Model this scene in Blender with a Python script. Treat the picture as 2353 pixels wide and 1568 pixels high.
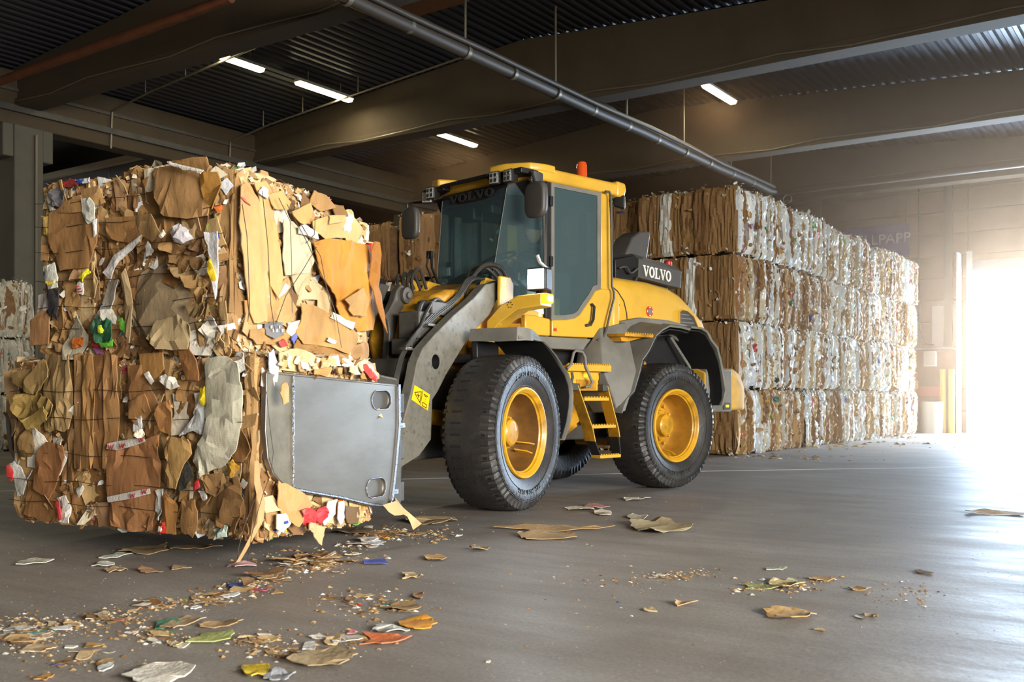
import bpy, bmesh, math, random
from mathutils import Vector, Matrix, noise
PI = math.pi
RAD = math.radians
for o in list(bpy.data.objects):
    bpy.data.objects.remove(o)
C = bpy.context.scene.collection
S = bpy.context.scene
rnd = random.Random(7)
HAZE = 0.0135

# ------------------------------------------------------------------ camera
TH = RAD(34.9)                       # the building axes are X / Y, the camera looks 34.9 deg left of +Y
cam = bpy.data.cameras.new('camera')
cam.sensor_width = 36.0
cam.lens = 36.0 * 2330 / 2353
cam.shift_y = (912 - 784) / 2353
cam.clip_end = 300
cam.dof.use_dof = True
cam.dof.focus_distance = 8.5
cam.dof.aperture_fstop = 4.0
co = bpy.data.objects.new('camera', cam)
co.location = (0, 0, 1.0)
co.rotation_euler = (PI/2, 0, TH)
C.objects.link(co)
S.camera = co

# ------------------------------------------------------------------ view, sky, lights
S.view_settings.view_transform = 'Standard'
S.view_settings.look = 'None'
S.view_settings.exposure = 0.0
S.view_settings.gamma = 1.0
S.view_settings.use_curve_mapping = False
S.cycles.use_denoising = True
S.cycles.max_bounces = 8
S.cycles.diffuse_bounces = 4
S.cycles.glossy_bounces = 3
S.cycles.transmission_bounces = 6
S.cycles.transparent_max_bounces = 10
S.cycles.sample_clamp_indirect = 6.0
S.cycles.sample_clamp_direct = 0.0
S.cycles.caustics_reflective = False
S.cycles.caustics_refractive = False

world = bpy.data.worlds.new('overcast_sky')
S.world = world
world.use_nodes = True
bgn = world.node_tree.nodes['Background']
bgn.inputs[0].default_value = (0.82, 0.91, 1.0, 1)
bgn.inputs[1].default_value = 9.0

def area_light(name, loc, size_x, size_y, rot, power, color, portal=False):
    l = bpy.data.lights.new(name, 'AREA')
    l.shape = 'RECTANGLE'; l.size = size_x; l.size_y = size_y
    l.energy = power; l.color = color
    if portal:
        l.cycles.is_portal = True
    o = bpy.data.objects.new(name, l)
    o.location = loc; o.rotation_euler = rot
    C.objects.link(o)
    return o
WALL_Y, DOOR_X0, DOOR_X1, DOOR_Z = 30.3, -5.6, 2.4, 4.77
FILL_GATE = (-9.0, 9.5, 5.2)              # unseen gate added to the right wall for fill light (y0, y1, height), beside and behind the camera
WALL_R = 11.0
area_light('door_portal', ((DOOR_X0+DOOR_X1)/2, WALL_Y+0.25, DOOR_Z/2), DOOR_X1-DOOR_X0, DOOR_Z, (-PI/2, 0, 0), 1, (1, 1, 1), True)
area_light('fill_gate_portal', (WALL_R+0.2, (FILL_GATE[0]+FILL_GATE[1])/2, FILL_GATE[2]/2), FILL_GATE[2], FILL_GATE[1]-FILL_GATE[0], (0, PI/2, 0), 1, (1, 1, 1), True)
# daylight through the door, plus an added fill lamp in the unseen gate
area_light('door_daylight', ((DOOR_X0+DOOR_X1)/2, WALL_Y+0.8, DOOR_Z/2+0.3), DOOR_X1-DOOR_X0, DOOR_Z, (-PI/2+0.12, 0, 0), 6200, (0.64, 0.80, 1.0))
_g = area_light('gate_fill_light', (WALL_R+0.5, 0.5, 3.3), 3.6, 9.0, (0, PI/2-0.24, 0), 2700, (1.0, 0.93, 0.82))
_g.data.spread = RAD(125)

# ------------------------------------------------------------------ small maths: picture ray -> plane
F_, CX, HY, H = 2330.0, 1176.5, 912.0, 1.0
def cw(x, d, z=0.0):
    "camera-aligned ground coordinates -> world"
    return Vector((x*math.cos(TH)-d*math.sin(TH), x*math.sin(TH)+d*math.cos(TH), z))
def ground(px, py):
    d = F_*H/(py-HY)
    return cw((px-CX)/F_*d, d)
PX, PD = -0.073, 10.731              # articulation joint of the loader
class Frame:
    "R runs to the rear of the machine, S to its left side, Z up; origin at the articulation joint"
    def __init__(s, az):
        a = RAD(az)
        s.u = (math.sin(a), math.cos(a)); s.n = (math.cos(a), -math.sin(a))
        s.rot = PI/2 - a + TH
    def on_side(s, S_, px, py):
        t = (px-CX)/F_
        bx, bd = PX+S_*s.n[0], PD+S_*s.n[1]
        R = (t*bd-bx)/(s.u[0]-t*s.u[1]); d = bd+R*s.u[1]
        return R, H-(py-HY)*d/F_
    def on_front(s, R_, px, py):
        t = (px-CX)/F_
        bx, bd = PX+R_*s.u[0], PD+R_*s.u[1]
        S_ = (t*bd-bx)/(s.n[0]-t*s.n[1]); d = bd+S_*s.n[1]
        return S_, H-(py-HY)*d/F_
FF, FR = Frame(28.8), Frame(46.4)
JOINT = cw(PX, PD)

# ------------------------------------------------------------------ materials
def lin(h):
    if isinstance(h, str):
        h = h.lstrip('#'); c = [int(h[i:i+2], 16)/255 for i in (0, 2, 4)]
    else:
        c = [v/255 for v in h]
    return tuple(v/12.92 if v <= 0.04045 else ((v+0.055)/1.055)**2.4 for v in c) + (1.0,)
def mat(name, col, rough=0.6, metal=0.0, dirt=None, dirt_amt=0.4, dirt_scale=3.0, bump=0.0, bump_scale=40.0,
        objcol=False, vcol=False, emit=None, coords='Object', stretch=(1, 1, 1), var=0.0, spec=0.5, coat=0.0):
    m = bpy.data.materials.new(name); m.use_nodes = True
    nt = m.node_tree; N = nt.nodes; L = nt.links
    b = N['Principled BSDF']
    b.inputs['Roughness'].default_value = rough
    b.inputs['Metallic'].default_value = metal
    b.inputs['Specular IOR Level'].default_value = spec
    b.inputs['Coat Weight'].default_value = coat
    tc = N.new('ShaderNodeTexCoord'); mp = N.new('ShaderNodeMapping')
    mp.inputs['Scale'].default_value = stretch
    L.new(tc.outputs[coords], mp.inputs[0])
    src = None
    if objcol:
        oi = N.new('ShaderNodeObjectInfo'); src = oi.outputs['Color']
    elif vcol:
        ca = N.new('ShaderNodeVertexColor'); ca.layer_name = 'Col'; src = ca.outputs['Color']
    if src is None:
        rgb = N.new('ShaderNodeRGB'); rgb.outputs[0].default_value = lin(col); src = rgb.outputs[0]
    if var:
        no = N.new('ShaderNodeTexNoise'); no.inputs['Scale'].default_value = bump_scale*0.25; no.inputs['Detail'].default_value = 4
        L.new(mp.outputs[0], no.inputs['Vector'])
        rm = N.new('ShaderNodeMapRange'); rm.inputs[1].default_value = 0.3; rm.inputs[2].default_value = 0.7
        rm.inputs[3].default_value = 1-var; rm.inputs[4].default_value = 1+var
        L.new(no.outputs['Fac'], rm.inputs[0])
        mx = N.new('ShaderNodeVectorMath'); mx.operation = 'SCALE'
        L.new(src, mx.inputs[0]); L.new(rm.outputs[0], mx.inputs['Scale']); src = mx.outputs[0]
    if dirt:
        no = N.new('ShaderNodeTexNoise'); no.inputs['Scale'].default_value = dirt_scale; no.inputs['Detail'].default_value = 8
        no.inputs['Roughness'].default_value = 0.65
        L.new(mp.outputs[0], no.inputs['Vector'])
        rp = N.new('ShaderNodeMapRange'); rp.inputs[1].default_value = 0.45; rp.inputs[2].default_value = 0.72
        rp.inputs[3].default_value = 0.0; rp.inputs[4].default_value = dirt_amt
        L.new(no.outputs['Fac'], rp.inputs[0])
        mx = N.new('ShaderNodeMix'); mx.data_type = 'RGBA'
        L.new(rp.outputs[0], mx.inputs[0]); L.new(src, mx.inputs[6]); mx.inputs[7].default_value = lin(dirt)
        src = mx.outputs[2]
    L.new(src, b.inputs['Base Color'])
    if bump:
        no = N.new('ShaderNodeTexNoise'); no.inputs['Scale'].default_value = bump_scale; no.inputs['Detail'].default_value = 5
        L.new(mp.outputs[0], no.inputs['Vector'])
        bp = N.new('ShaderNodeBump'); bp.inputs['Strength'].default_value = min(1, bump); bp.inputs['Distance'].default_value = 0.01
        L.new(no.outputs['Fac'], bp.inputs['Height']); L.new(bp.outputs[0], b.inputs['Normal'])
    if emit:
        b.inputs['Emission Color'].default_value = lin(emit[0]); b.inputs['Emission Strength'].default_value = emit[1]
    return m
def glass_mat(name, tint, alpha, rough=0.05):
    m = bpy.data.materials.new(name); m.use_nodes = True
    nt = m.node_tree; N = nt.nodes; L = nt.links
    out = N['Material Output']; N.remove(N['Principled BSDF'])
    tr = N.new('ShaderNodeBsdfTransparent'); tr.inputs[0].default_value = lin(tint)
    gl = N.new('ShaderNodeBsdfGlossy'); gl.inputs['Roughness'].default_value = rough
    df = N.new('ShaderNodeBsdfDiffuse'); df.inputs[0].default_value = lin('#8aa2a6')
    lw = N.new('ShaderNodeLayerWeight'); lw.inputs[0].default_value = 0.5
    pw = N.new('ShaderNodeMath'); pw.operation = 'POWER'; pw.inputs[1].default_value = 4.0; L.new(lw.outputs['Facing'], pw.inputs[0])
    fr = N.new('ShaderNodeMath'); fr.operation = 'MULTIPLY_ADD'; fr.inputs[1].default_value = 0.6; fr.inputs[2].default_value = 0.035; L.new(pw.outputs[0], fr.inputs[0])
    m0 = N.new('ShaderNodeMixShader'); m0.inputs[0].default_value = alpha; fr.use_clamp = True
    L.new(tr.outputs[0], m0.inputs[1]); L.new(df.outputs[0], m0.inputs[2])
    ms = N.new('ShaderNodeMixShader')
    L.new(fr.outputs[0], ms.inputs[0]); L.new(m0.outputs[0], ms.inputs[1]); L.new(gl.outputs[0], ms.inputs[2])
    L.new(ms.outputs[0], out.inputs[0])
    return m

M = {}
M['card'] = mat('cardboard', '#a07848', 0.75, objcol=True, dirt='#5a3d20', dirt_amt=0.38, dirt_scale=3.5, bump=0.5, bump_scale=30, var=0.16, stretch=(1, 1, 0.45))
_nt = M['card'].node_tree; _b = _nt.nodes['Principled BSDF']
_w = _nt.nodes.new('ShaderNodeTexWave'); _w.bands_direction = 'Z'; _w.inputs['Scale'].default_value = 26; _w.inputs['Distortion'].default_value = 6; _w.inputs['Detail'].default_value = 3; _w.inputs['Detail Scale'].default_value = 0.6
_t = _nt.nodes.new('ShaderNodeTexCoord'); _nt.links.new(_t.outputs['Object'], _w.inputs['Vector'])
_p = _nt.nodes.new('ShaderNodeBump'); _p.inputs['Strength'].default_value = 0.12; _p.inputs['Distance'].default_value = 0.006
_nt.links.new(_w.outputs['Fac'], _p.inputs['Height'])
_nt.links.new(_b.inputs['Normal'].links[0].from_socket, _p.inputs['Normal']); _nt.links.new(_p.outputs[0], _b.inputs['Normal'])
M['paper'] = mat('paper', '#d8d4c8', 0.6, objcol=True, dirt='#8a8070', dirt_amt=0.25, dirt_scale=9, bump=0.6, bump_scale=45, var=0.08)
M['scrap'] = mat('mixed_scrap', '#a07848', 0.7, vcol=True, var=0.12, bump=0.4, bump_scale=50)
M['core'] = mat('pressed_waste', '#7a5a36', 0.85, dirt='#3a2814', dirt_amt=0.8, dirt_scale=6, bump=0.8, bump_scale=25, var=0.25)
M['wire'] = mat('baling_wire', '#4a4038', 0.45, 0.6)
M['yellow'] = mat('loader_yellow', '#dcab38', 0.34, dirt='#8a5c14', dirt_amt=0.30, dirt_scale=2.2, coat=0.3, var=0.04, bump_scale=8)
M['yellow_dirty'] = mat('worn_yellow', '#cf9420', 0.5, dirt='#4a3418', dirt_amt=0.85, dirt_scale=5, bump=0.2, bump_scale=30)
M['yellow_matte'] = mat('dusty_yellow', '#c99a34', 0.75, dirt='#7c6a48', dirt_amt=0.8, dirt_scale=2.5, spec=0.2)
M['header_print'] = mat('header_print', '#35332f', 0.6)
M['barrel'] = mat('rim_barrel_rusty', '#7d5622', 0.6, dirt='#33220f', dirt_amt=0.8, dirt_scale=3)
M['barrel_rear'] = mat('rim_barrel_dusty', '#b27f26', 0.55, dirt='#5a3f18', dirt_amt=0.7, dirt_scale=3)
M['rimyel'] = mat('rim_yellow', '#d8a022', 0.42, dirt='#5e3c14', dirt_amt=0.8, dirt_scale=3.2, coat=0.2)
M['grey'] = mat('arm_grey', '#6f6b60', 0.55, dirt='#3c3a34', dirt_amt=0.55, dirt_scale=14, bump=0.15, bump_scale=60, spec=0.4)
_nt = M['grey'].node_tree; _bs = _nt.nodes['Principled BSDF']
_v = _nt.nodes.new('ShaderNodeTexVoronoi'); _v.inputs['Scale'].default_value = 11; _v.inputs['Randomness'].default_value = 1.0
_tc = _nt.nodes.new('ShaderNodeTexCoord'); _nt.links.new(_tc.outputs['Object'], _v.inputs['Vector'])
_r = _nt.nodes.new('ShaderNodeMapRange'); _r.inputs[1].default_value = 0.16; _r.inputs[2].default_value = 0.22; _r.inputs[3].default_value = 0.6; _r.inputs[4].default_value = 0.0
_nt.links.new(_v.outputs['Distance'], _r.inputs[0])
_m = _nt.nodes.new('ShaderNodeMix'); _m.data_type = 'RGBA'; _m.inputs[7].default_value = lin('#45443e')
_nt.links.new(_r.outputs[0], _m.inputs[0]); _nt.links.new(_bs.inputs['Base Color'].links[0].from_socket, _m.inputs[6]); _nt.links.new(_m.outputs[2], _bs.inputs['Base Color'])
M['dgrey'] = mat('dark_steel', '#4b4740', 0.55, dirt='#2c2824', dirt_amt=0.6, dirt_scale=5, bump=0.2, bump_scale=40)
M['fender'] = mat('fender_plastic', '#76736a', 0.6, dirt='#57534a', dirt_amt=0.6, dirt_scale=3, var=0.08)
M['black'] = mat('black_plastic', '#1c1b1c', 0.5, dirt='#3a3632', dirt_amt=0.3, dirt_scale=4)
M['box'] = mat('box_grey', '#4a4641', 0.5, dirt='#5e5850', dirt_amt=0.4, dirt_scale=4)
M['rubber'] = mat('tyre_rubber', '#2a2826', 0.5, dirt='#4a4138', dirt_amt=0.5, dirt_scale=6, bump=0.3, bump_scale=40)
M['rubber_dark'] = mat('groove_rubber', '#100f0e', 0.9)
M['hose'] = mat('hose_rubber', '#2c2a25', 0.5, dirt='#565044', dirt_amt=0.4, dirt_scale=10)
M['steel'] = mat('bare_steel', '#9c958b', 0.40, 0.88, dirt='#6a6052', dirt_amt=0.4, dirt_scale=1.6, bump=0.08, bump_scale=6, var=0.12, stretch=(1, 1, 2.5))
M['steel_reflect'] = mat('scuffed_steel_reflect', '#948974', 0.45, 0.75, dirt='#4c4436', dirt_amt=0.7, dirt_scale=3, bump=0.15, bump_scale=20)  # tan tint puts the bale reflection into the steel colour
M['weld'] = mat('weld_bead', '#8d8f94', 0.3, 1.0, bump=1.0, bump_scale=90)
M['chrome'] = mat('chrome', '#c8c8c8', 0.15, 1.0)
M['glass'] = glass_mat('cab_glass', '#e2eff2', 0.11)
M['glass_side'] = glass_mat('side_glass', '#c2d6d6', 0.17)
M['lens'] = mat('lamp_lens', '#c9ccc8', 0.2, 0.5, bump=0.5, bump_scale=90)
M['headlight'] = mat('headlight_lit', '#ffffff', 0.3, emit=('#eaf4ff', 160.0))
M['headlight_soft'] = mat('headlight_glow', '#ffffff', 0.3, emit=('#e8f4ff', 1.1))
M['amber'] = mat('amber_lens', '#f08a1c', 0.2, emit=('#ff9a20', 2.5))
M['beacon'] = mat('beacon_orange', '#c8501e', 0.15, emit=('#ff5a10', 0.10), coat=0.5)
M['red'] = mat('red_plastic', '#b8302a', 0.3)
M['white_print'] = mat('white_lettering', '#dcdcd4', 0.5)
M['lightpost'] = mat('cab_interior', '#4d4c4e', 0.7)
M['fabric'] = mat('seat_fabric', '#26262a', 0.9)
M['skin'] = mat('skin', '#b98468', 0.55)
M['jacket'] = mat('work_jacket', '#3b4756', 0.85)
M['cap'] = mat('cap_cloth', '#23303c', 0.85)
M['decal_y'] = mat('decal_yellow', '#f2c416', 0.45)
M['decal_k'] = mat('decal_black', '#16130f', 0.5)
M['decal_r'] = mat('decal_red', '#c43a26', 0.45)
M['concrete_beam'] = mat('beam_concrete', '#4a3e2c', 0.85, dirt='#382f22', dirt_amt=0.7, dirt_scale=0.9, bump=0.3, bump_scale=12, stretch=(1, 1, 0.5), coords='Object')
M['column'] = mat('column_concrete', '#57544a', 0.85, dirt='#44413a', dirt_amt=0.5, dirt_scale=1.5, bump=0.2, bump_scale=14)
M['panel'] = mat('wall_panel', '#8a7462', 0.8, dirt='#6a5646', dirt_amt=0.5, dirt_scale=0.7, bump=0.15, bump_scale=10)
M['panel_blue'] = mat('partition_panel', '#7d828c', 0.7, dirt='#565a62', dirt_amt=0.4, dirt_scale=0.8)
M['roof'] = mat('corrugated_steel', '#3c3d45', 0.38, 0.35, dirt='#35363a', dirt_amt=0.4, dirt_scale=0.6)
M['pipe'] = mat('painted_pipe', '#40362a', 0.55, 0.0, dirt='#3e382e', dirt_amt=0.6, dirt_scale=3)
M['rust'] = mat('rusty_pipe', '#6a3d24', 0.6, 0.2, dirt='#3a2418', dirt_amt=0.6, dirt_scale=3)
M['conduit'] = mat('conduit', '#7a7262', 0.45, 0.4)
M['lamp'] = mat('lamp_tube', '#ffffff', 0.4, emit=('#fff0b8', 14.0))
M['lamp_body'] = mat('lamp_housing', '#b8b4a8', 0.5)
M['sign'] = mat('sign_blue', '#3d3f86', 0.6)
M['outside'] = mat('outside_paving', '#8c8c88', 0.9)
M['white'] = mat('white_paint', '#d8d4cc', 0.6)
M['ply'] = mat('brown_board', '#7a5238', 0.7, dirt='#54371f', dirt_amt=0.4)
M['redpost'] = mat('red_post', '#a8442c', 0.5)
M['yelpost'] = mat('yellow_bollard', '#d8a818', 0.5)

def floor_material():
    m = bpy.data.materials.new('floor_concrete'); m.use_nodes = True
    nt = m.node_tree; N = nt.nodes; L = nt.links; b = N['Principled BSDF']
    tc = N.new('ShaderNodeTexCoord')
    def nz(sc, det, stretch=(1, 1, 1), rot=0.0, rough=0.6, dist=0.0):
        mp = N.new('ShaderNodeMapping'); mp.inputs['Scale'].default_value = stretch; mp.inputs['Rotation'].default_value = (0, 0, rot)
        L.new(tc.outputs['Object'], mp.inputs[0])
        n = N.new('ShaderNodeTexNoise'); n.inputs['Scale'].default_value = sc; n.inputs['Detail'].default_value = det
        n.inputs['Roughness'].default_value = rough; n.inputs['Distortion'].default_value = dist
        L.new(mp.outputs[0], n.inputs['Vector']); return n.outputs['Fac']
    r1 = N.new('ShaderNodeValToRGB')
    r1.color_ramp.elements[0].position = 0.3; r1.color_ramp.elements[0].color = lin('#787068')
    r1.color_ramp.elements[1].position = 0.72; r1.color_ramp.elements[1].color = lin('#a39c93')
    L.new(nz(0.55, 9, (1, 1, 1), 0, 0.62, 0.6), r1.inputs[0])
    # tyre-swept streaks run along the driving lane
    r2 = N.new('ShaderNodeMapRange'); r2.inputs[1].default_value = 0.42; r2.inputs[2].default_value = 0.68; r2.inputs[3].default_value = 0.0; r2.inputs[4].default_value = 0.55
    L.new(nz(1.0, 7, (0.35, 3.2, 1), RAD(-20), 0.7, 0.3), r2.inputs[0])
    mx = N.new('ShaderNodeMix'); mx.data_type = 'RGBA'
    L.new(r2.outputs[0], mx.inputs[0]); L.new(r1.outputs[0], mx.inputs[6]); mx.inputs[7].default_value = lin('#74675b')
    # fine grit
    r3 = N.new('ShaderNodeMapRange'); r3.inputs[1].default_value = 0.35; r3.inputs[2].default_value = 0.65; r3.inputs[3].default_value = 0.82; r3.inputs[4].default_value = 1.14
    L.new(nz(60, 3), r3.inputs[0])
    sc = N.new('ShaderNodeVectorMath'); sc.operation = 'SCALE'; L.new(mx.outputs[2], sc.inputs[0]); L.new(r3.outputs[0], sc.inputs['Scale'])
    # dust flecks
    vo = N.new('ShaderNodeTexVoronoi'); vo.inputs['Scale'].default_value = 22; L.new(tc.outputs['Object'], vo.inputs['Vector'])
    r4 = N.new('ShaderNodeMapRange'); r4.inputs[1].default_value = 0.03; r4.inputs[2].default_value = 0.07; r4.inputs[3].default_value = 0.55; r4.inputs[4].default_value = 0.0
    L.new(vo.outputs['Distance'], r4.inputs[0])
    m2 = N.new('ShaderNodeMix'); m2.data_type = 'RGBA'
    L.new(r4.outputs[0], m2.inputs[0]); L.new(sc.outputs[0], m2.inputs[6]); m2.inputs[7].default_value = lin('#b9aa90')
    L.new(m2.outputs[2], b.inputs['Base Color'])
    rr = N.new('ShaderNodeMapRange'); rr.inputs[1].default_value = 0.3; rr.inputs[2].default_value = 0.7; rr.inputs[3].default_value = 0.40; rr.inputs[4].default_value = 0.66
    L.new(nz(1.3, 8, (0.5, 2.0, 1), RAD(-20), 0.7), rr.inputs[0]); L.new(rr.outputs[0], b.inputs['Roughness'])
    bp = N.new('ShaderNodeBump'); bp.inputs['Strength'].default_value = 0.35; bp.inputs['Distance'].default_value = 0.006
    L.new(nz(18, 8), bp.inputs['Height']); L.new(bp.outputs[0], b.inputs['Normal'])
    return m
M['floor'] = floor_material()

# ------------------------------------------------------------------ mesh helpers
class MB:
    "collects geometry in local coordinates; flip=True turns (R, S, Z) into (x, -y, z)"
    def __init__(s, flip=False):
        s.v = []; s.f = []; s.flip = flip
    def add(s, vs, fs):
        k = len(s.v); s.v += [tuple(p) for p in vs]; s.f += [tuple(i+k for i in f) for f in fs]; return s
    def box(s, a, b):
        x0, y0, z0 = a; x1, y1, z1 = b
        return s.add([(x0,y0,z0),(x1,y0,z0),(x1,y1,z0),(x0,y1,z0),(x0,y0,z1),(x1,y0,z1),(x1,y1,z1),(x0,y1,z1)],
                     [(0,3,2,1),(4,5,6,7),(0,1,5,4),(1,2,6,5),(2,3,7,6),(3,0,4,7)])
    def loft(s, secs, cap=True, closed=True):
        n = len(secs[0]); vs = [p for q in secs for p in q]; fs = []
        for i in range(len(secs)-1):
            for j in range(n if closed else n-1):
                a = i*n+j; b = i*n+(j+1) % n
                fs.append((a, b, b+n, a+n))
        if cap and closed:
            fs.append(tuple(reversed(range(n)))); fs.append(tuple(range((len(secs)-1)*n, len(secs)*n)))
        return s.add(vs, fs)
    def prism(s, prof, lo, hi):
        "profile in (R, Z), extruded along S"
        return s.loft([[(a, lo, b) for a, b in prof], [(a, hi, b) for a, b in prof]])
    def prismx(s, prof, lo, hi):
        "profile in (S, Z), extruded along R"
        return s.loft([[(lo, a, b) for a, b in prof], [(hi, a, b) for a, b in prof]])
    def prismz(s, prof, lo, hi):
        return s.loft([[(a, b, lo) for a, b in prof], [(a, b, hi) for a, b in prof]])
    def tube(s, pts, r, seg=8, cap=True):
        pts = [Vector(p) for p in pts]; secs = []; up = Vector((0.13, 0.27, 0.95)).normalized()
        for i, p in enumerate(pts):
            t = (pts[min(i+1, len(pts)-1)]-pts[max(i-1, 0)]).normalized()
            a = up-t*up.dot(t)
            if a.length < 0.05: a = Vector((1, 0, 0))-t*t.x
            a.normalize(); b = t.cross(a); up = a
            rr = r[i] if isinstance(r, (list, tuple)) else r
            secs.append([tuple(p+(a*math.cos(2*PI*k/seg)+b*math.sin(2*PI*k/seg))*rr) for k in range(seg)])
        return s.loft(secs, cap)
    def cyl(s, p0, p1, r0, r1=None, seg=20):
        return s.tube([p0, p1], [r0, r0 if r1 is None else r1], seg)
    def lathe(s, prof, c, seg=48, fn=None):
        "prof = (s, r) pairs turned about the S axis through c=(R,Z)"
        n = len(prof); vs = []; fs = []
        for i in range(seg):
            a = 2*PI*i/seg
            for j, (q, r) in enumerate(prof):
                if fn: q, r = fn(i, j, q, r)
                vs.append((c[0]+r*math.cos(a), q, c[1]+r*math.sin(a)))
        for i in range(seg):
            for j in range(n-1):
                a = i*n+j; b = ((i+1) % seg)*n+j
                fs.append((a, b, b+1, a+1))
        return s.add(vs, fs)
    def build(s, name, m, parent=None, smooth=40, bevel=0.0, seg=2, color=None, loc=None, rotz=None):
        me = bpy.data.meshes.new(name)
        vs = [(x, -y, z) for x, y, z in s.v] if s.flip else s.v
        me.from_pydata(vs, [], s.f)
        bm = bmesh.new(); bm.from_mesh(me)
        bmesh.ops.recalc_face_normals(bm, faces=bm.faces)
        bm.to_mesh(me); bm.free()
        if smooth:
            me.shade_smooth(); me.set_sharp_from_angle(angle=RAD(smooth))
        me.materials.append(m)
        o = bpy.data.objects.new(name, me); C.objects.link(o)
        if parent: o.parent = parent
        if color: o.color = color
        if loc: o.location = loc
        if rotz is not None: o.rotation_euler = (0, 0, rotz)
        if bevel:
            b = o.modifiers.new('bevel', 'BEVEL'); b.width = bevel; b.segments = seg; b.limit_method = 'ANGLE'; b.angle_limit = RAD(35)
            b.harden_normals = False
        return o
def thing(name, label, cat, loc=(0, 0, 0), rotz=0, group=None):
    o = bpy.data.objects.new(name, None); C.objects.link(o)
    o.empty_display_size = 0.2
    o.location = loc; o.rotation_euler = (0, 0, rotz); o['label'] = label; o['category'] = cat
    if group: o['group'] = group
    return o
def tag(o, label, cat, group=None, kind=None):
    o['label'] = label; o['category'] = cat
    if group: o['group'] = group
    if kind: o['kind'] = kind
    return o
def struct(o):
    o['kind'] = 'structure'; return o
def empty_part(name, parent, rotz=0.0, loc=(0, 0, 0)):
    o = bpy.data.objects.new(name, None); C.objects.link(o); o.parent = parent
    o.empty_display_size = 0.1; o.location = loc; o.rotation_euler = (0, 0, rotz); return o
def shear_fix(me): return me

# ================================================================== THE SETTING
XL, YB0 = -30.0, -12.0               # far left wall, wall behind the camera
RIDGE_X, RIDGE_Z, SL, SR = -11.5, 8.2, 0.085, 0.065
def roof_z(x):
    return RIDGE_Z-(RIDGE_X-x)*SL if x < RIDGE_X else RIDGE_Z-(x-RIDGE_X)*SR
GX = -19.65                          # girder line
b = MB(); b.box((XL, YB0, -0.3), (WALL_R, WALL_Y, 0.0)); fl = struct(b.build('floor', M['floor'], smooth=0)); 
fl['label'] = 'dusty brown grey concrete floor streaked by tyres'
b = MB(); b.box((-40, WALL_Y, -0.3), (40, 90, -0.02)); b.box((WALL_R, -40, -0.3), (60, WALL_Y, -0.02))
o = struct(b.build('ground', M['outside'], smooth=0)); o['label'] = 'pale paved yard outside the open door'
# painted line across the floor
lp = [ground(0, 1129), ground(620, 1109), ground(1300, 1092), ground(1623, 1083), ground(2000, 1077), ground(2352, 1073)]
b = MB()
for i in range(len(lp)-1):
    p, q = lp[i], lp[i+1]; t = (q-p).normalized(); nn = Vector((-t.y, t.x, 0))*0.035
    b.loft([[tuple(p-nn+Vector((0,0,-.002))), tuple(p+nn+Vector((0,0,-.002))), tuple(p+nn+Vector((0,0,.0015))), tuple(p-nn+Vector((0,0,.0015)))],
            [tuple(q-nn+Vector((0,0,-.002))), tuple(q+nn+Vector((0,0,-.002))), tuple(q+nn+Vector((0,0,.0015))), tuple(q-nn+Vector((0,0,.0015)))]])
o = b.build('painted_line', M['white'], fl, smooth=0); o['label'] = 'thin worn white line painted across the floor'

# corrugated roof deck: trapezoid ribs running along Y
b = MB(); prof = []
x = GX-0.2; pitch = 0.21
while x < WALL_R+0.3:
    for dx, dz in ((0, 0.0), (0.07, 0.0), (0.10, 0.055), (0.17, 0.055)):
        prof.append((x+dx, dz))
    x += pitch
vs = []; fs = []
for xx, dz in prof:
    z = roof_z(xx)+dz
    vs += [(xx, YB0, z), (xx, WALL_Y, z)]
for i in range(len(prof)-1):
    fs.append((2*i, 2*i+1, 2*i+3, 2*i+2))
b.add(vs, fs)
prof2 = [(XL-0.1, 7.45), (GX-0.2, 7.45), (GX-0.2, 7.6), (XL-0.1, 7.6)]
b.loft([[(a, YB0, c) for a, c in prof2], [(a, WALL_Y, c) for a, c in prof2]])
# closed upper skin
b.loft([[(GX-0.2, YB0, 7.75), (RIDGE_X, YB0, 8.45), (WALL_R+.3, YB0, roof_z(WALL_R)+.3), (WALL_R+.3, YB0, roof_z(WALL_R)+.4), (RIDGE_X, YB0, 8.6), (GX-.2, YB0, 7.9)],
        [(GX-0.2, WALL_Y, 7.75), (RIDGE_X, WALL_Y, 8.45), (WALL_R+.3, WALL_Y, roof_z(WALL_R)+.3), (WALL_R+.3, WALL_Y, roof_z(WALL_R)+.4), (RIDGE_X, WALL_Y, 8.6), (GX-.2, WALL_Y, 7.9)]])
ceil = struct(b.build('ceiling', M['roof'], smooth=0)); ceil['label'] = 'dark ribbed steel roof deck'
# skylight recess lid between the first two beams (dark square above)
b = MB(); b.box((-12.6, 12.6, roof_z(-12)-0.16), (-10.9, 14.3, roof_z(-12)-0.02)); b.build('roof_hatch', M['ply'], ceil, smooth=0)

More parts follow.
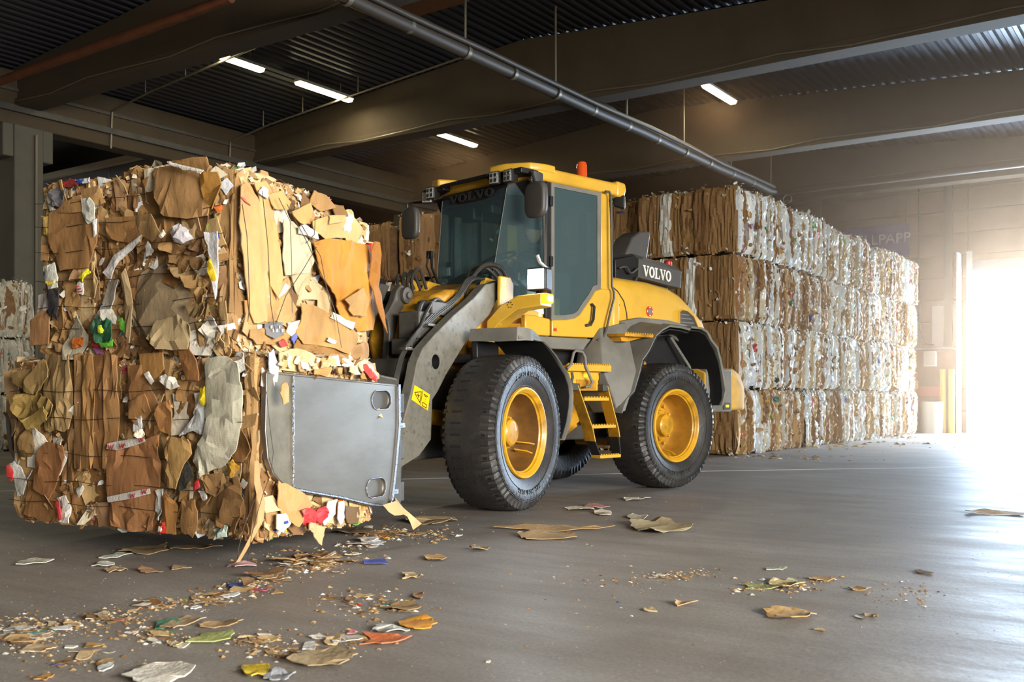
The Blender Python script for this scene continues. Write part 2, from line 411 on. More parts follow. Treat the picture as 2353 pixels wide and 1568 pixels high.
BEAMS_Y = [-7.0, -1.0, 5.0, 11.0, 17.0, 23.0, 29.0]
BZ = 6.73
for i, y in enumerate(BEAMS_Y):
    t = 0.19
    pr_ = [(GX-0.2, BZ), (WALL_R, BZ), (WALL_R, roof_z(WALL_R)-0.06), (RIDGE_X, RIDGE_Z-0.02), (GX-0.2, roof_z(GX-0.2)-0.01)]
    b = MB(); b.loft([[(a, y-t, c) for a, c in pr_], [(a, y+t, c) for a, c in pr_]])
    o = struct(b.build('trim_%d' % (i+1), M['concrete_beam'], smooth=0, bevel=0.02)); o['label'] = 'tapered concrete roof beam'
    b = MB(); b.box((GX-0.2, y-t-0.05, BZ-0.02), (WALL_R, y+t+0.05, BZ+0.14)); b.build('beam_flange', M['concrete_beam'], o, smooth=0, bevel=0.015)
    if y in (11.0, 17.0, 23.0):       # loose cable along the beam foot
        b = MB(); pts = [(GX+0.3+k*1.2, y-t-0.09, BZ+0.05+0.05*math.sin(k*2.1+i)) for k in range(20)]
        b.tube(pts, 0.014, 6); b.build('beam_cable', M['conduit'], o)
# girder on columns
b = MB(); b.box((GX-0.22, YB0, 6.35), (GX+0.22, WALL_Y, 7.42)); 
gird = struct(b.build('trim_20', M['concrete_beam'], smooth=0, bevel=0.02)); gird['label'] = 'long concrete girder carried by the left columns'
b = MB(); b.box((GX+0.2, YB0, 6.6), (GX+0.32, WALL_Y, 6.72)); b.box((GX+0.2, YB0, 7.0), (GX+0.27, WALL_Y, 7.06)); b.build('cable_ledge', M['dgrey'], gird, smooth=0)
for i, y in enumerate([5.0, 11.0, 17.0, 23.0]):
    b = MB(); b.box((GX-0.32, y-0.30, 0), (GX+0.32, y+0.30, 6.35)); b.box((GX-0.3, y+0.3, 5.7), (GX+0.3, y+0.52, 6.35)); b.box((GX-0.3, y-0.52, 5.7), (GX+0.3, y-0.3, 6.35))
    o = struct(b.build('trim_%d' % (21+i), M['column'], smooth=0, bevel=0.03)); o['label'] = 'square concrete column'
    b = MB(); b.cyl((GX+0.36, y+0.12, 0.2), (GX+0.36, y+0.12, 6.2), 0.03, seg=8); b.build('downpipe', M['conduit'], o)

# back wall: horizontal concrete panels, each a piece, around the door
wb = struct(MB().box((XL, WALL_Y+0.06, 0), (DOOR_X0-0.12, WALL_Y+0.3, 8.7)).box((DOOR_X1, WALL_Y+0.06, 0), (WALL_R, WALL_Y+0.3, 8.7)).box((DOOR_X0-0.12, WALL_Y+0.06, DOOR_Z), (DOOR_X1, WALL_Y+0.3, 8.7)).build('wall_back', M['panel'], smooth=0))
wb['label'] = 'panelled end wall with the open door'
ph = 0.62
pm = {}
def wall_piece(x0, x1, z0, z1):
    key = (round(x1-x0, 3), round(z1-z0, 3))
    if key not in pm:
        bb = MB().box((0, 0, 0), (x1-x0, 0.08, z1-z0)); o = bb.build('wall_panel', M['panel'], wb, smooth=0, bevel=0.012)
        pm[key] = o.data
    else:
        o = bpy.data.objects.new('wall_panel', pm[key]); C.objects.link(o); o.parent = wb
        bv = o.modifiers.new('bevel', 'BEVEL'); bv.width = 0.012; bv.segments = 2
    o.location = (x0, WALL_Y-0.01, z0)
for k in range(13):
    z0 = k*ph
    for x0, x1 in ((-23.9, -17.8), (-17.8, -11.7), (-11.7, DOOR_X0-0.12), (DOOR_X0-0.12, DOOR_X1), (DOOR_X1, WALL_R)):
        if x0 == DOOR_X0-0.12 and z0 < DOOR_Z-0.05:
            if z0+ph > DOOR_Z+0.02: wall_piece(x0+0.01, x1-0.01, DOOR_Z+0.02, z0+ph-0.02)
            continue
        wall_piece(x0+0.01, x1-0.01, z0, z0+ph-0.02)
# other walls
def plain_wall(name, a, c, m, label):
    o = struct(MB().box(a, c).build(name, m, smooth=0)); o['label'] = label; return o
plain_wall('wall_left', (XL-0.3, YB0, 0), (XL, WALL_Y+0.3, 7.8), M['panel'], 'far left wall beyond the columns')
plain_wall('wall_front', (XL, YB0-0.3, 0), (WALL_R, YB0, 8.8), M['panel'], 'wall behind the camera')
o = struct(MB().box((WALL_R, YB0, 0), (WALL_R+0.3, FILL_GATE[0], 8.8)).box((WALL_R, FILL_GATE[1], 0), (WALL_R+0.3, WALL_Y+.3, 8.8)).box((WALL_R, FILL_GATE[0], FILL_GATE[2]), (WALL_R+0.3, FILL_GATE[1], 8.8)).build('wall_right', M['panel'], smooth=0))
o['label'] = 'right wall with a wide unseen gate added for fill light'
# partition seen under the girder
pt = struct(MB().box((XL, 15.5, 0), (GX-0.4, 15.7, 6.9)).build('wall_partition', M['panel_blue'], smooth=0)); pt['label'] = 'blue grey partition behind the left columns'
for k in range(9):
    z0 = 0.05+k*0.78
    for j in range(3):
        x0 = XL+0.05+j*3.3
        bb = MB().box((x0, 15.44, z0), (x0+3.24, 15.52, min(z0+0.74, 6.88))); bb.build('partition_panel', M['panel_blue'], pt, smooth=0, bevel=0.01)
MB().box((XL, 15.3, 6.9), (GX-0.4, 15.75, 7.05)).build('partition_cap', M['white'], pt, smooth=0)
MB().box((XL, 15.25, 4.4), (GX-0.4, 15.4, 4.52)).build('partition_rail', M['white'], pt, smooth=0)

# door opening: frame, lintel box, guard post, strip
dr = struct(MB().box((DOOR_X0-0.14, WALL_Y-0.10, 0), (DOOR_X0, WALL_Y+0.35, DOOR_Z+0.25)).build('door_1', M['white'], smooth=0)); dr['label'] = 'white frame of the open roller door'
MB().box((DOOR_X0, WALL_Y-0.02, DOOR_Z-0.28), (DOOR_X1, WALL_Y+0.3, DOOR_Z)).build('door_lintel', M['panel_blue'], dr, smooth=0)
MB().box((DOOR_X0-0.72, WALL_Y-0.16, 0), (DOOR_X0-0.5, WALL_Y+0.02, 8.1)).build('door_post', M['column'], dr, smooth=0)
MB().box((DOOR_X0-0.30, WALL_Y-0.62, 0.0), (DOOR_X0-0.26, WALL_Y-0.10, 4.95)).build('door_shield', M['white'], dr, smooth=0)
for xx in (DOOR_X0-0.40, DOOR_X0-0.62):
    o = MB().cyl((0, 0, 0), (0, 0, 1.75), 0.075, seg=16).build('bollard', M['yelpost'], smooth=40, loc=(xx, WALL_Y-0.72, 0))
    tag(o, 'yellow guard post beside the open door, ' + ('nearer the daylight' if xx > DOOR_X0-0.5 else 'farther from the daylight'), 'post', 'yellow guard posts')
o = MB().loft([[(-.05, -.03, 0), (.05, -.03, 0), (.05, .03, 0), (-.05, .03, 0)], [(-.37, .10, 1.5), (-.27, .10, 1.5), (-.27, .16, 1.5), (-.37, .16, 1.5)]]).build('leaning_plank', M['redpost'], loc=(DOOR_X0-0.75, WALL_Y-0.60, 0), smooth=0)
tag(o, 'red plank leaning on the wall beside the yellow posts', 'plank')
o = thing('control_cabinet', 'small pale control box on the brown bench left of the door', 'box', (-6.55, WALL_Y-0.64, 1.84))
MB().box((-.17, -.12, 0), (.17, 0, .41)).build('cabinet_body', M['white'], o, bevel=.01); MB().box((-.15, -.135, .02), (.15, -.12, .39)).build('cabinet_door', M['lamp_body'], o, bevel=.005)
o = thing('workbench', 'tall brown bench unit against the end wall between bales and door', 'bench', (-6.75, WALL_Y-0.04, 0))
MB().box((-.75, -.58, 0.0), (.78, 0, 2.30)).build('bench_body', M['ply'], o, bevel=.02); MB().box((-.8, -.62, 2.30), (.82, 0, 2.36)).build('bench_top', M['panel_blue'], o, bevel=.01)
MB().box((-.4, -.62, 1.0), (.6, -.58, 1.28)).build('bench_panel', M['redpost'], o, bevel=.01)
for k in range(3): MB().box((-.6+.42*k, -.61, .6), (-.25+.42*k, -.58, .9)).build('drawer_front', M['ply'], o, bevel=.01)
o = MB().tube([(0, 0, 0), (0, 0, .84), (0, 0, .86)], [.27, .30, .30], 24).build('waste_bin', M['lamp_body'], loc=(-6.45, WALL_Y-1.0, 0)); tag(o, 'pale grey round bin in front of the brown bench', 'bin')
o = MB().box((-.30, -.05, 0), (.34, 0, 1.15)).build('wall_board', M['white'], loc=(-6.35, WALL_Y-.02, 2.40), bevel=.008); tag(o, 'pale board on the end wall above the brown bench', 'board')
# hanging sign
sx1 = -7.15; sx0 = sx1-2.6; sz0, sz1 = 5.0, 5.88
sg = thing('wall_sign', 'blue banner reading WELLPAPP high on the end wall', 'sign', (sx0, WALL_Y-0.5, sz0))
MB().box((0, -.03, 0), (sx1-sx0, 0, sz1-sz0)).build('sign_board', M['sign'], sg, smooth=0)
for hx_ in (.1, 2.5): MB().cyl((hx_, -.015, sz1-sz0), (hx_, -.015, 2.2), .012, seg=6).build('hanger', M['conduit'], sg)
MB().cyl((2.55, .1, -2.55), (2.55, .1, 0), .035, seg=8).build('sign_post', M['conduit'], sg)
def text_mesh(name, body, size, m, parent, loc, rot, extrude=0.004, shear=0.0, spacing=1.0):
    cu = bpy.data.curves.new(name, 'FONT'); cu.body = body; cu.size = size; cu.extrude = extrude; cu.space_character = spacing
    to = bpy.data.objects.new(name+'_tmp', cu); C.objects.link(to)
    dg = bpy.context.evaluated_depsgraph_get()
    me = bpy.data.meshes.new_from_object(to.evaluated_get(dg)); bpy.data.objects.remove(to)
    me.materials.clear(); me.materials.append(m)
    o = bpy.data.objects.new(name, me); C.objects.link(o); o.parent = parent; o.location = loc; o.rotation_euler = rot
    return o
text_mesh('lettering', 'WELLPAPP', 0.40, M['white_print'], sg, (0.72, -.035, .36), (PI/2, 0, 0), spacing=1.02)
text_mesh('lettering', 'PL 1-4', 0.17, M['white_print'], sg, (1.45, -.035, .14), (PI/2, 0, 0))
# power cable hanging on the end wall
b = MB(); b.tube([(-7.0, WALL_Y-.08, 7.4), (-7.0, WALL_Y-.08, 4.0), (-6.95, WALL_Y-.09, 2.9), (-6.8, WALL_Y-.1, 2.5), (-6.6, WALL_Y-.1, 2.45)], .018, 6)
tag(b.build('power_cable', M['black']), 'dark cable hanging down the end wall left of the door', 'cable')
b = MB(); b.tube([(-11.8, WALL_Y-.12, 6.95), (-5.0, WALL_Y-.12, 6.95), (5, WALL_Y-.12, 6.95)], .045, 8)
b.tube([(-11.8, WALL_Y-.12, 6.78), (5, WALL_Y-.12, 6.78)], .03, 8)
tag(b.build('wall_pipe', M['conduit']), 'pair of thin pipes running along the top of the end wall', 'pipe')
b = MB(); b.tube([(-7.9, WALL_Y-.1, 6.15), (5, WALL_Y-.1, 6.15)], .02, 6)
tag(b.build('wall_conduit', M['conduit']), 'thin pale conduit on the end wall above the sign', 'pipe')

# big heating pipe under the beams, with its rods
PIX, PIZ, PIE = -9.85, 6.50, 26.4
pp = thing('ceiling_pipe', 'thick dark pipe hanging below the roof beams with a thinner one beside it', 'pipe', (PIX, 0, PIZ))
MB().tube([(0.012*math.sin(k*1.7), -11.5+k*1.9, 0.012*math.cos(k*2.3)) for k in range(20)]+[(0, PIE-.3, 0), (0.12, PIE-.08, 0), (.4, PIE, 0), (4, PIE, 0), (9, PIE, 0), (WALL_R-PIX-.1, PIE, 0)], .105, 14).build('main_pipe', M['pipe'], pp)
MB().tube([(0.15+0.02*math.sin(k*1.3), -11.5+k*1.9, .08+0.02*math.cos(k*1.9)) for k in range(20)]+[(0.15, PIE-.3, .08)], .045, 10).build('side_pipe', M['pipe'], pp)
for k in range(6):
    y0 = 8.6+k*2.9
    MB().tube([(.03*math.sin(k+j), y0-0.8+j*.2, .09+.04*math.sin(PI*j/8)) for j in range(9)], [.04+.05*math.sin(PI*j/8) for j in range(9)], 10).build('pipe_lagging', M['pipe'], pp)
for k in range(-2, 5):
    y0 = 15.5+k*2.68
    MB().cyl((0, y0, .1), (0, y0, roof_z(PIX)-PIZ-.02), .02, seg=8).build('hanger', M['conduit'], pp)
    for dd in (0.0, 1.3): MB().lathe([(y0+dd-.04, .118), (y0+dd+.04, .118)], (0, 0), 16).build('pipe_collar', M['conduit'], pp)
o = MB().tube([(GX+.3, 9.1, 6.30), (-17, 9.1, 6.33), (-13, 9.1, 6.37), (-11, 9.1, 6.42), (-10.9, 9.1, 6.55), (-10.9, 9.1, 8.0)], .075, 12).build('rusty_pipe', M['rust'])
tag(o, 'rust brown pipe crossing under the roof at the top left', 'pipe')
for k, (yy, lab) in enumerate(((12.85, 'thin conduit crossing in front of the leftmost ceiling lamp'), (16.0, 'thin conduit crossing below the second ceiling lamp'))):
    pts = [(GX+.25, yy, 6.3), (GX+.3, yy, roof_z(GX)-.42)]+[(xx, yy, roof_z(xx)-.36) for xx in (-18, -16, -14, -12)]
    b = MB(); b.tube(pts, .022, 8)
    for xx in (-18.2, -16.9, -15.2): b.cyl((xx, yy, roof_z(xx)-.36), (xx, yy, roof_z(xx)+.02), .012, seg=6)
    tag(b.build('ceiling_conduit', M['conduit']), lab, 'pipe')

# ceiling lamps (each with its own light)
def lamp(x, y, label, L=1.55, power=65, dz=0.0):
    z = roof_z(x)-0.30+dz
    t = thing('ceiling_lamp', label, 'lamp', (x, y, z), 0, 'strip lamps under the roof')
    MB().loft([[(-.10, -L/2, .03), (.10, -L/2, .03), (.07, -L/2, .10), (-.07, -L/2, .10)], [(-.10, L/2, .03), (.10, L/2, .03), (.07, L/2, .10), (-.07, L/2, .10)]]).build('housing', M['lamp_body'], t, smooth=0)
    MB().loft([[(-.095, -L/2+.02, .03), (-.06, -L/2+.02, -.03), (.06, -L/2+.02, -.03), (.095, -L/2+.02, .03)], [(-.095, L/2-.02, .03), (-.06, L/2-.02, -.03), (.06, L/2-.02, -.03), (.095, L/2-.02, .03)]]).build('diffuser', M['lamp'], t, smooth=0)
    for s_ in (-1, 1): MB().cyl((0, s_*L*.3, .1), (0, s_*L*.3, .33), .01, seg=6).build('hanger', M['conduit'], t)
    l = bpy.data.lights.new('lamp_light', 'AREA'); l.shape = 'RECTANGLE'; l.size = .18; l.size_y = L; l.energy = power; l.color = (1.0, .90, .62); l.spread = PI
    lo = bpy.data.objects.new('lamp_light', l); lo.parent = t; lo.location = (0, 0, -.05); C.objects.link(lo)
    return t
lamp(-15.75, 13.05, 'lit strip lamp under the roof, leftmost of the four')
lamp(-15.75, 15.55, 'lit strip lamp under the roof, second from the left', L=1.6)
lamp(-16.2, 20.75, 'lit strip lamp under the roof above the left end of the cab', dz=.15)
lamp(-8.95, 20.75, 'lit strip lamp under the roof right of the loader, by the long pipe', dz=-.14)
lamp(-24.2, 10.5, 'added unseen strip lamp lighting the partition left of the columns', power=170, dz=-.2)  # added lamp out of view, brightens the left partition

# ================================================================== BALES
BROWN = ['#a27a48', '#8f6536', '#b08a58', '#96703f', '#7e5a32', '#a9825a', '#8a6238', '#9c7a4c']
TAN = ['#c8a670', '#bd9660', '#d2b484', '#b89a6c']
PALE = ['#d8cdb4', '#c4b89c', '#cfc8b8', '#e2dccb']
WHITE = ['#e6e4dc', '#dfe2e4', '#d8d4c8', '#f0eee6']
GREY = ['#8e8270', '#a09684', '#7c7468']
ODD = ['#b32c28', '#2e6b3c', '#d9b818', '#28468e', '#d86a1c', '#3a8a86', '#c85a64', '#23242a', '#6a9a30', '#7a3f6a']
def pick(r, table):
    t = sum(w for w, _ in table); x = r.random()*t
    for w, c in table:
        x -= w
        if x <= 0: return c[r.randrange(len(c))]
    return table[-1][1][0]
def vary(c, r, a=0.10):
    c = lin(c) if isinstance(c, str) else c
    k = 1+r.uniform(-a, a)
    return (c[0]*k, c[1]*k, c[2]*k, 1)

def lumpy_box(x0, x1, y0, y1, z0, z1, n, amp, round_, seed, bulge=0.0, stretch=(1, 1, 1)):
    "closed box grid pushed out, rounded and crumpled"
    b = MB(); c = Vector(((x0+x1)/2, (y0+y1)/2, (z0+z1)/2)); hs = Vector(((x1-x0)/2, (y1-y0)/2, (z1-z0)/2))
    bm = bmesh.new(); bmesh.ops.create_cube(bm, size=2.0)
    bmesh.ops.subdivide_edges(bm, edges=bm.edges, cuts=n, use_grid_fill=True)
    off = Vector((seed*3.17, seed*1.3, seed*7.7))
    for v in bm.verts:
        p = v.co.copy()
        q = Vector((p.x*hs.x, p.y*hs.y, p.z*hs.z))
        # round the corners
        inner = Vector((max(-hs.x+round_, min(hs.x-round_, q.x)), max(-hs.y+round_, min(hs.y-round_, q.y)), max(-hs.z+round_, min(hs.z-round_, q.z))))
        d = q-inner
        nrm = d.normalized() if d.length > 1e-6 else Vector((0, 0, 1))
        if d.length > round_: q = inner+nrm*round_
        q += nrm*bulge*max(0, 1-(abs(p.z))**2)*(1 if abs(nrm.z) < .7 else 0)
        w = Vector((q.x*stretch[0], q.y*stretch[1], q.z*stretch[2]))
        h_ = noise.fractal(w*3.0+off, 0.7, 2.1, 4)
        q += nrm*amp*h_*1.6
        v.co = c+q
    me = bpy.data.meshes.new('bale_body'); bm.to_mesh(me); bm.free()
    me.shade_smooth(); me.set_sharp_from_angle(angle=RAD(50))
    return me

# ---- ribbons: long folded edges of pressed sheets, unit size, x outwards, y across, z up
RIB = []
def ribbon_mesh(seed, rough=1.0, nz_=16, ny=5):
    r = random.Random(seed); vs = []; fs = []
    ph = r.random()*9; fold = r.uniform(-.4, .4)
    for i in range(nz_+1):
        t = i/nz_; z = t-.5
        wv = .5*(0.8+0.35*noise.noise(Vector((seed*2.1, t*3.2, 0)))) * (1 if 0 < i < nz_ else .72)
        cy = .28*noise.noise(Vector((seed*5.3, t*2.6, 4.0)))*rough
        for j in range(ny+1):
            u = j/ny*2-1
            x = .5*(1-u*u)*(.8+fold*u)+.8*(.25-abs(noise.noise(Vector((seed, t*4.0+ph, u*1.6)))))*rough+.3*noise.noise(Vector((seed, t*15.0+ph, u*2.3)))*rough
            if j in (0, ny): x -= .25
            x -= .9*max(0, abs(z)-.40)/.10*.55
            y = cy+u*wv+.12*noise.noise(Vector((seed*1.7, t*15, u*3)))
            vs.append((x, y, z))
    for i in range(nz_):
        for j in range(ny):
            a = i*(ny+1)+j; fs.append((a, a+1, a+ny+2, a+ny+1))
    me = bpy.data.meshes.new('pressed_sheet'); me.from_pydata(vs, [], fs)
    me.shade_smooth(); me.set_sharp_from_angle(angle=RAD(22))
    return me
for k in range(14):
    RIB.append([None, None])
    for q in range(2):
        me = ribbon_mesh(11+k*2+q, 1.0 if k < 9 else 1.5); me.materials.append(M['card'] if q == 0 else M['paper']); RIB[k][q] = me
def slab_mesh(seed, nz_=16, ny=9):
    vs = []; fs = []
    for i in range(nz_+1):
        t = i/nz_; z = t-.5
        for j in range(ny+1):
            u = j/ny*2-1
            x = .42+.8*(.3-abs(noise.noise(Vector((u*2.0+seed*3.1, t*1.2, seed)))))+.4*noise.noise(Vector((u*6+seed, t*5, seed*2.0)))
            if j in (0, ny): x -= .5
            x -= .7*max(0, abs(z)-.42)/.08
            y = u*.5+.06*noise.noise(Vector((seed*1.7, t*2.4, u*.6)))+.02*noise.noise(Vector((seed*1.7, t*14, u*3)))
            vs.append((x, y, z+.012*noise.noise(Vector((u*5, seed, t)))))
    for i in range(nz_):
        for j in range(ny):
            a = i*(ny+1)+j; fs.append((a, a+1, a+ny+2, a+ny+1))
    me = bpy.data.meshes.new('pressed_sheet'); me.from_pydata(vs, [], fs)
    me.shade_smooth(); me.set_sharp_from_angle(angle=RAD(24))
    return me
SLAB = []
for k in range(8):
    me = slab_mesh(7.3*k+1); me.materials.append(M['card']); SLAB.append(me)
def flake_mesh(seed, m, n=5, thick=.05):
    r = random.Random(seed); ang = sorted(r.random()*2*PI for _ in range(n+1))
    ang = [2*PI*i/(n+1)+r.uniform(-.35, .35) for i in range(n+1)]
    ring = [(.5*r.uniform(.7, 1.1)*math.cos(a), .5*r.uniform(.7, 1.1)*math.sin(a)) for a in ang]
    vs = [(0.12*r.random(), 0, 0)]; fs = []
    for y, z in ring: vs.append((.16*r.uniform(-1, 1), y*.55, z*.55))
    for y, z in ring: vs.append((.22*r.uniform(-1, 1), y, z))
    for y, z in ring: vs.append((-thick*4, y*.98, z*.98))
    N_ = n+1
    for i in range(N_):
        j = (i+1) % N_
        fs.append((0, 1+i, 1+j)); fs.append((1+i, 1+N_+i, 1+N_+j, 1+j)); fs.append((1+N_+i, 1+2*N_+i, 1+2*N_+j, 1+N_+j))
    me = bpy.data.meshes.new('torn_piece'); me.from_pydata(vs, [], fs); me.materials.append(m)
    me.shade_smooth(); me.set_sharp_from_angle(angle=RAD(35)); return me
FLAKE = [[flake_mesh(200+k*2+q, M['card'] if q == 0 else M['paper'], 4+k % 4) for q in range(2)] for k in range(10)]

def link_mesh(name, me, parent, loc, rot, scale, color):
    o = bpy.data.objects.new(name, me); C.objects.link(o); o.parent = parent
    o.location = loc; o.rotation_euler = rot; o.scale = scale; o.color = color
    return o
BCORE = []
for k in range(4):
    me = lumpy_box(-.90, .90, -.52, .52, .02, 1.10, 10, .03, .14, k+3, .03, (1, 1, .4)); me.materials.append(M['core']); BCORE.append(me)
def scrap_cloud(name, parent, pts, m, seed):
    "many small torn flakes as one stuff part; pts = (pos, normal, size, colour)"
    r = random.Random(seed); vs = []; fs = []; cols = []
    for p, n, sz, c in pts:
        n = (Vector(n)+Vector((r.uniform(-.5, .5), r.uniform(-.5, .5), r.uniform(-.5, .5)))).normalized()
        a = n.orthogonal().normalized(); bq = n.cross(a); k0 = len(vs); a0 = r.random()*6.28; nn = r.choice((4, 5, 5, 6))
        el = r.uniform(.35, 1)
        for i in range(nn):
            w = a0+2*PI*i/nn; rr = sz*r.uniform(.6, 1.1)
            vs.append(tuple(Vector(p)+(a*math.cos(w)*el+bq*math.sin(w))*rr+n*r.uniform(-.2, .3)*sz))
        fs.append(tuple(range(k0, k0+nn))); cols += [c]*nn
    me = bpy.data.meshes.new(name); me.from_pydata(vs, [], fs)
    ca = me.color_attributes.new('Col', 'FLOAT_COLOR', 'CORNER')
    flat = []
    for c in cols: flat += list(c)
    ca.data.foreach_set('color', flat)
    me.materials.append(m); o = bpy.data.objects.new(name, me); C.objects.link(o); o.parent = parent; o['kind'] = 'stuff'
    return o
FARMIX = [(5.5, WHITE), (2.2, PALE), (4.6, BROWN), (2.0, TAN), (.35, ODD)]
FARMIX_B = [(12, ['#8e6a3e', '#967144', '#86633a', '#9c7748', '#8a6840']), (1.6, BROWN), (.5, PALE), (.25, WHITE)]
ORD = ['nearest the camera', 'second', 'third', 'fourth', 'fifth', 'sixth', 'seventh', 'eighth', 'ninth', 'tenth', 'farthest']
ROWN = ['bottom row', 'second row up', 'third row up', 'top row']
def far_bale(x, y, z, label, group, faces, seed, mix, dens=1.0, ln=1.86, wd=1.10, hh=1.13, rz=0.0):
    r = random.Random(seed)
    t = thing('paper_bale', label, 'bale', (x, y, z), rz, group)
    link_mesh('bale_body', BCORE[seed % 4], t, (0, 0, 0), (0, 0, 0), (ln/1.86, wd/1.10, hh/1.13), (1, 1, 1, 1))
    wk = r.uniform(.35, 1.9)
    if mix is FARMIX: mix = [(5.6*wk, WHITE), (1.3, PALE), (4.4/wk, BROWN), (2.0, TAN), (.14, ODD)]
    if 'side' in faces:                     # +X face: edges of the pressed sheets
        yy = -wd/2+.02
        while yy < wd/2-.01:
            w = r.choice((r.uniform(.035, .07), r.uniform(.05, .12), r.uniform(.10, .21))); w = min(w, wd/2-yy+.012); c = pick(r, mix); q = 1 if c in WHITE+PALE+ODD else 0
            full = r.random() < .72
            segs = [(hh*.5, hh*r.uniform(.92, 1.0))] if full else [(hh*r.uniform(.22, .3), hh*.5), (hh*r.uniform(.7, .78), hh*.5)]
            for zc, zl in segs:
                link_mesh('pressed_sheet', RIB[r.randrange(14)][q], t, (ln/2-.02+r.uniform(-.015, .02), yy+w/2, zc), (r.uniform(-.09, .09), r.uniform(-.02, .02), r.uniform(-.35, .35)),
                          (r.uniform(.06, .13), w*1.3, zl), vary(c, r))
                if not full: c = pick(r, mix); q = 1 if c in WHITE+PALE+ODD else 0
            yy += w*r.uniform(.72, .9)
        for k in range(int(9*dens)):
            c = pick(r, [(3, WHITE), (2, BROWN), (2, TAN), (1, ODD)]); sz = r.uniform(.07, .22)
            link_mesh('torn_piece', FLAKE[r.randrange(10)][1 if c in WHITE+ODD else 0], t, (ln/2+.04, r.uniform(-.5+sz/2, .5-sz/2), r.uniform(.14, .98)), (r.uniform(-3, 3), r.uniform(-.3, .3), r.uniform(-.4, .4)), (sz, sz*.6, sz), vary(c, r))
    if 'end' in faces:                      # -Y face: broad vertical sheets
        xx = -ln/2+.03
        while xx < ln/2-.03:
            w = min(r.uniform(.16, .42), ln/2-xx); c = pick(r, FARMIX_B if mix is not WHITEMIX else mix)
            link_mesh('pressed_sheet', SLAB[r.randrange(8)], t, (xx+w/2, -wd/2+.005+r.uniform(-.01, .015), hh/2), (r.uniform(-.02, .02), 0, -PI/2+r.uniform(-.08, .08)), (r.uniform(.05, .085), w*1.2, hh*r.uniform(.94, 1.0)), vary(c, r, .07))
            xx += w*r.uniform(.8, .92)
        for k in range(int(9*dens)):
            c = pick(r, [(3, WHITE), (3, BROWN), (2, TAN), (.5, ODD)]); sz = r.uniform(.05, .2)
            link_mesh('torn_piece', FLAKE[r.randrange(10)][1 if c in WHITE+ODD else 0], t, (r.uniform(-ln/2+.1, ln/2-.1), -wd/2-.035, r.uniform(.1, 1.02)), (r.uniform(-.2, .2), r.uniform(-3, 3), -PI/2+r.uniform(-.3, .3)), (sz*.7, sz*.6, sz), vary(c, r))
    pts = []
    for k in range(int(170*dens)):
        c = vary(pick(r, mix), r); sz = r.uniform(.012, .045)
        e = r.random()
        zz = r.choice((r.uniform(.0, .12), r.uniform(hh-.12, hh+.02), r.uniform(0, hh)))
        if 'side' in faces and ('end' not in faces or e < .5):
            pts.append(((ln/2+r.uniform(-.03, .06)-(.05 if zz < .1 or zz > hh-.06 else 0), r.uniform(-wd/2, wd/2), zz), (1, 0, 0), sz, c))
        else:
            pts.append(((r.uniform(-ln/2, ln/2), -wd/2-r.uniform(-.03, .05), zz), (0, -1, 0), sz, c))
    if 'top' in faces:
        for k in range(int(120*dens)):
            c = vary(pick(r, mix), r); pts.append(((r.uniform(-ln/2, ln/2), r.uniform(-wd/2, wd/2), hh+r.uniform(-.02, .06)), (0, 0, 1), r.uniform(.02, .07), c))
    scrap_cloud('paper_scraps', t, pts, M['scrap'], seed)
    return t
WHITEMIX = [(6, ['#cfcab8', '#d8d4c4', '#c2bda8', '#bdb8a6']), (1, PALE)]
SX, SY = -6.64, 16.2
PY = 1.12
sd = 40
for j in range(11):
    for k in range(4):
        sd += 1; rr = random.Random(sd)
        lab = 'white and brown paper bale, right stack, %s, %s' % (ROWN[k], (ORD[j] if j in (0, 10) else ORD[j]+' from the near corner'))
        fc = ['side'] + (['end'] if j == 0 else []) + (['top'] if k == 3 else [])
        tp = [0, .02, -.03, .03, -.02, -.05, 0, -.06, 0, .03, -.02][j] if k == 3 else 0
        far_bale(SX-.96+rr.uniform(-.06, .05), SY+PY*(j+.5), k*1.15, lab, 'paper bales stacked along the aisle', fc, sd, FARMIX, hh=1.14+tp, rz=rr.uniform(-.015, .015))
# the end row running to the left, brown faces to the camera
COLN = ['second', 'third', 'fourth', 'fifth', 'sixth']
for i in range(5):
    for k in range(4):
        sd += 1; rr = random.Random(sd)
        dy = [.30, -.12, .05, -.15, .1][i]
        lab = 'brown bale behind the loader, %s, %s from the right corner' % (ROWN[k], COLN[i])
        far_bale(SX-.93-1.92*(i+1)+rr.uniform(-.04, .04), SY+PY*.5+dy, k*1.15, lab, 'brown bales in the row behind the loader', ['end']+(['top'] if k == 3 else []), sd, FARMIX_B,
                 dens=1.0, hh=1.14+([.0, .05, .25, .1, -.06][i] if k == 3 else 0), rz=rr.uniform(-.02, .02))
# grey white stack at the far left
for j in range(3):
    for k in range(3):
        sd += 1; rr = random.Random(sd)
        lab = 'dull white paper bale at the left edge, %s, %s' % (['bottom row', 'middle row', 'top row'][k], ['nearest the column', 'second from the column', 'third from the column'][j])
        far_bale(-18.13-.93, 9.85-1.12*j+rr.uniform(-.02, .02), k*1.04, lab, 'white paper bales at the left edge', ['side', 'end']+(['top'] if k == 2 else []), sd, WHITEMIX, hh=1.04)

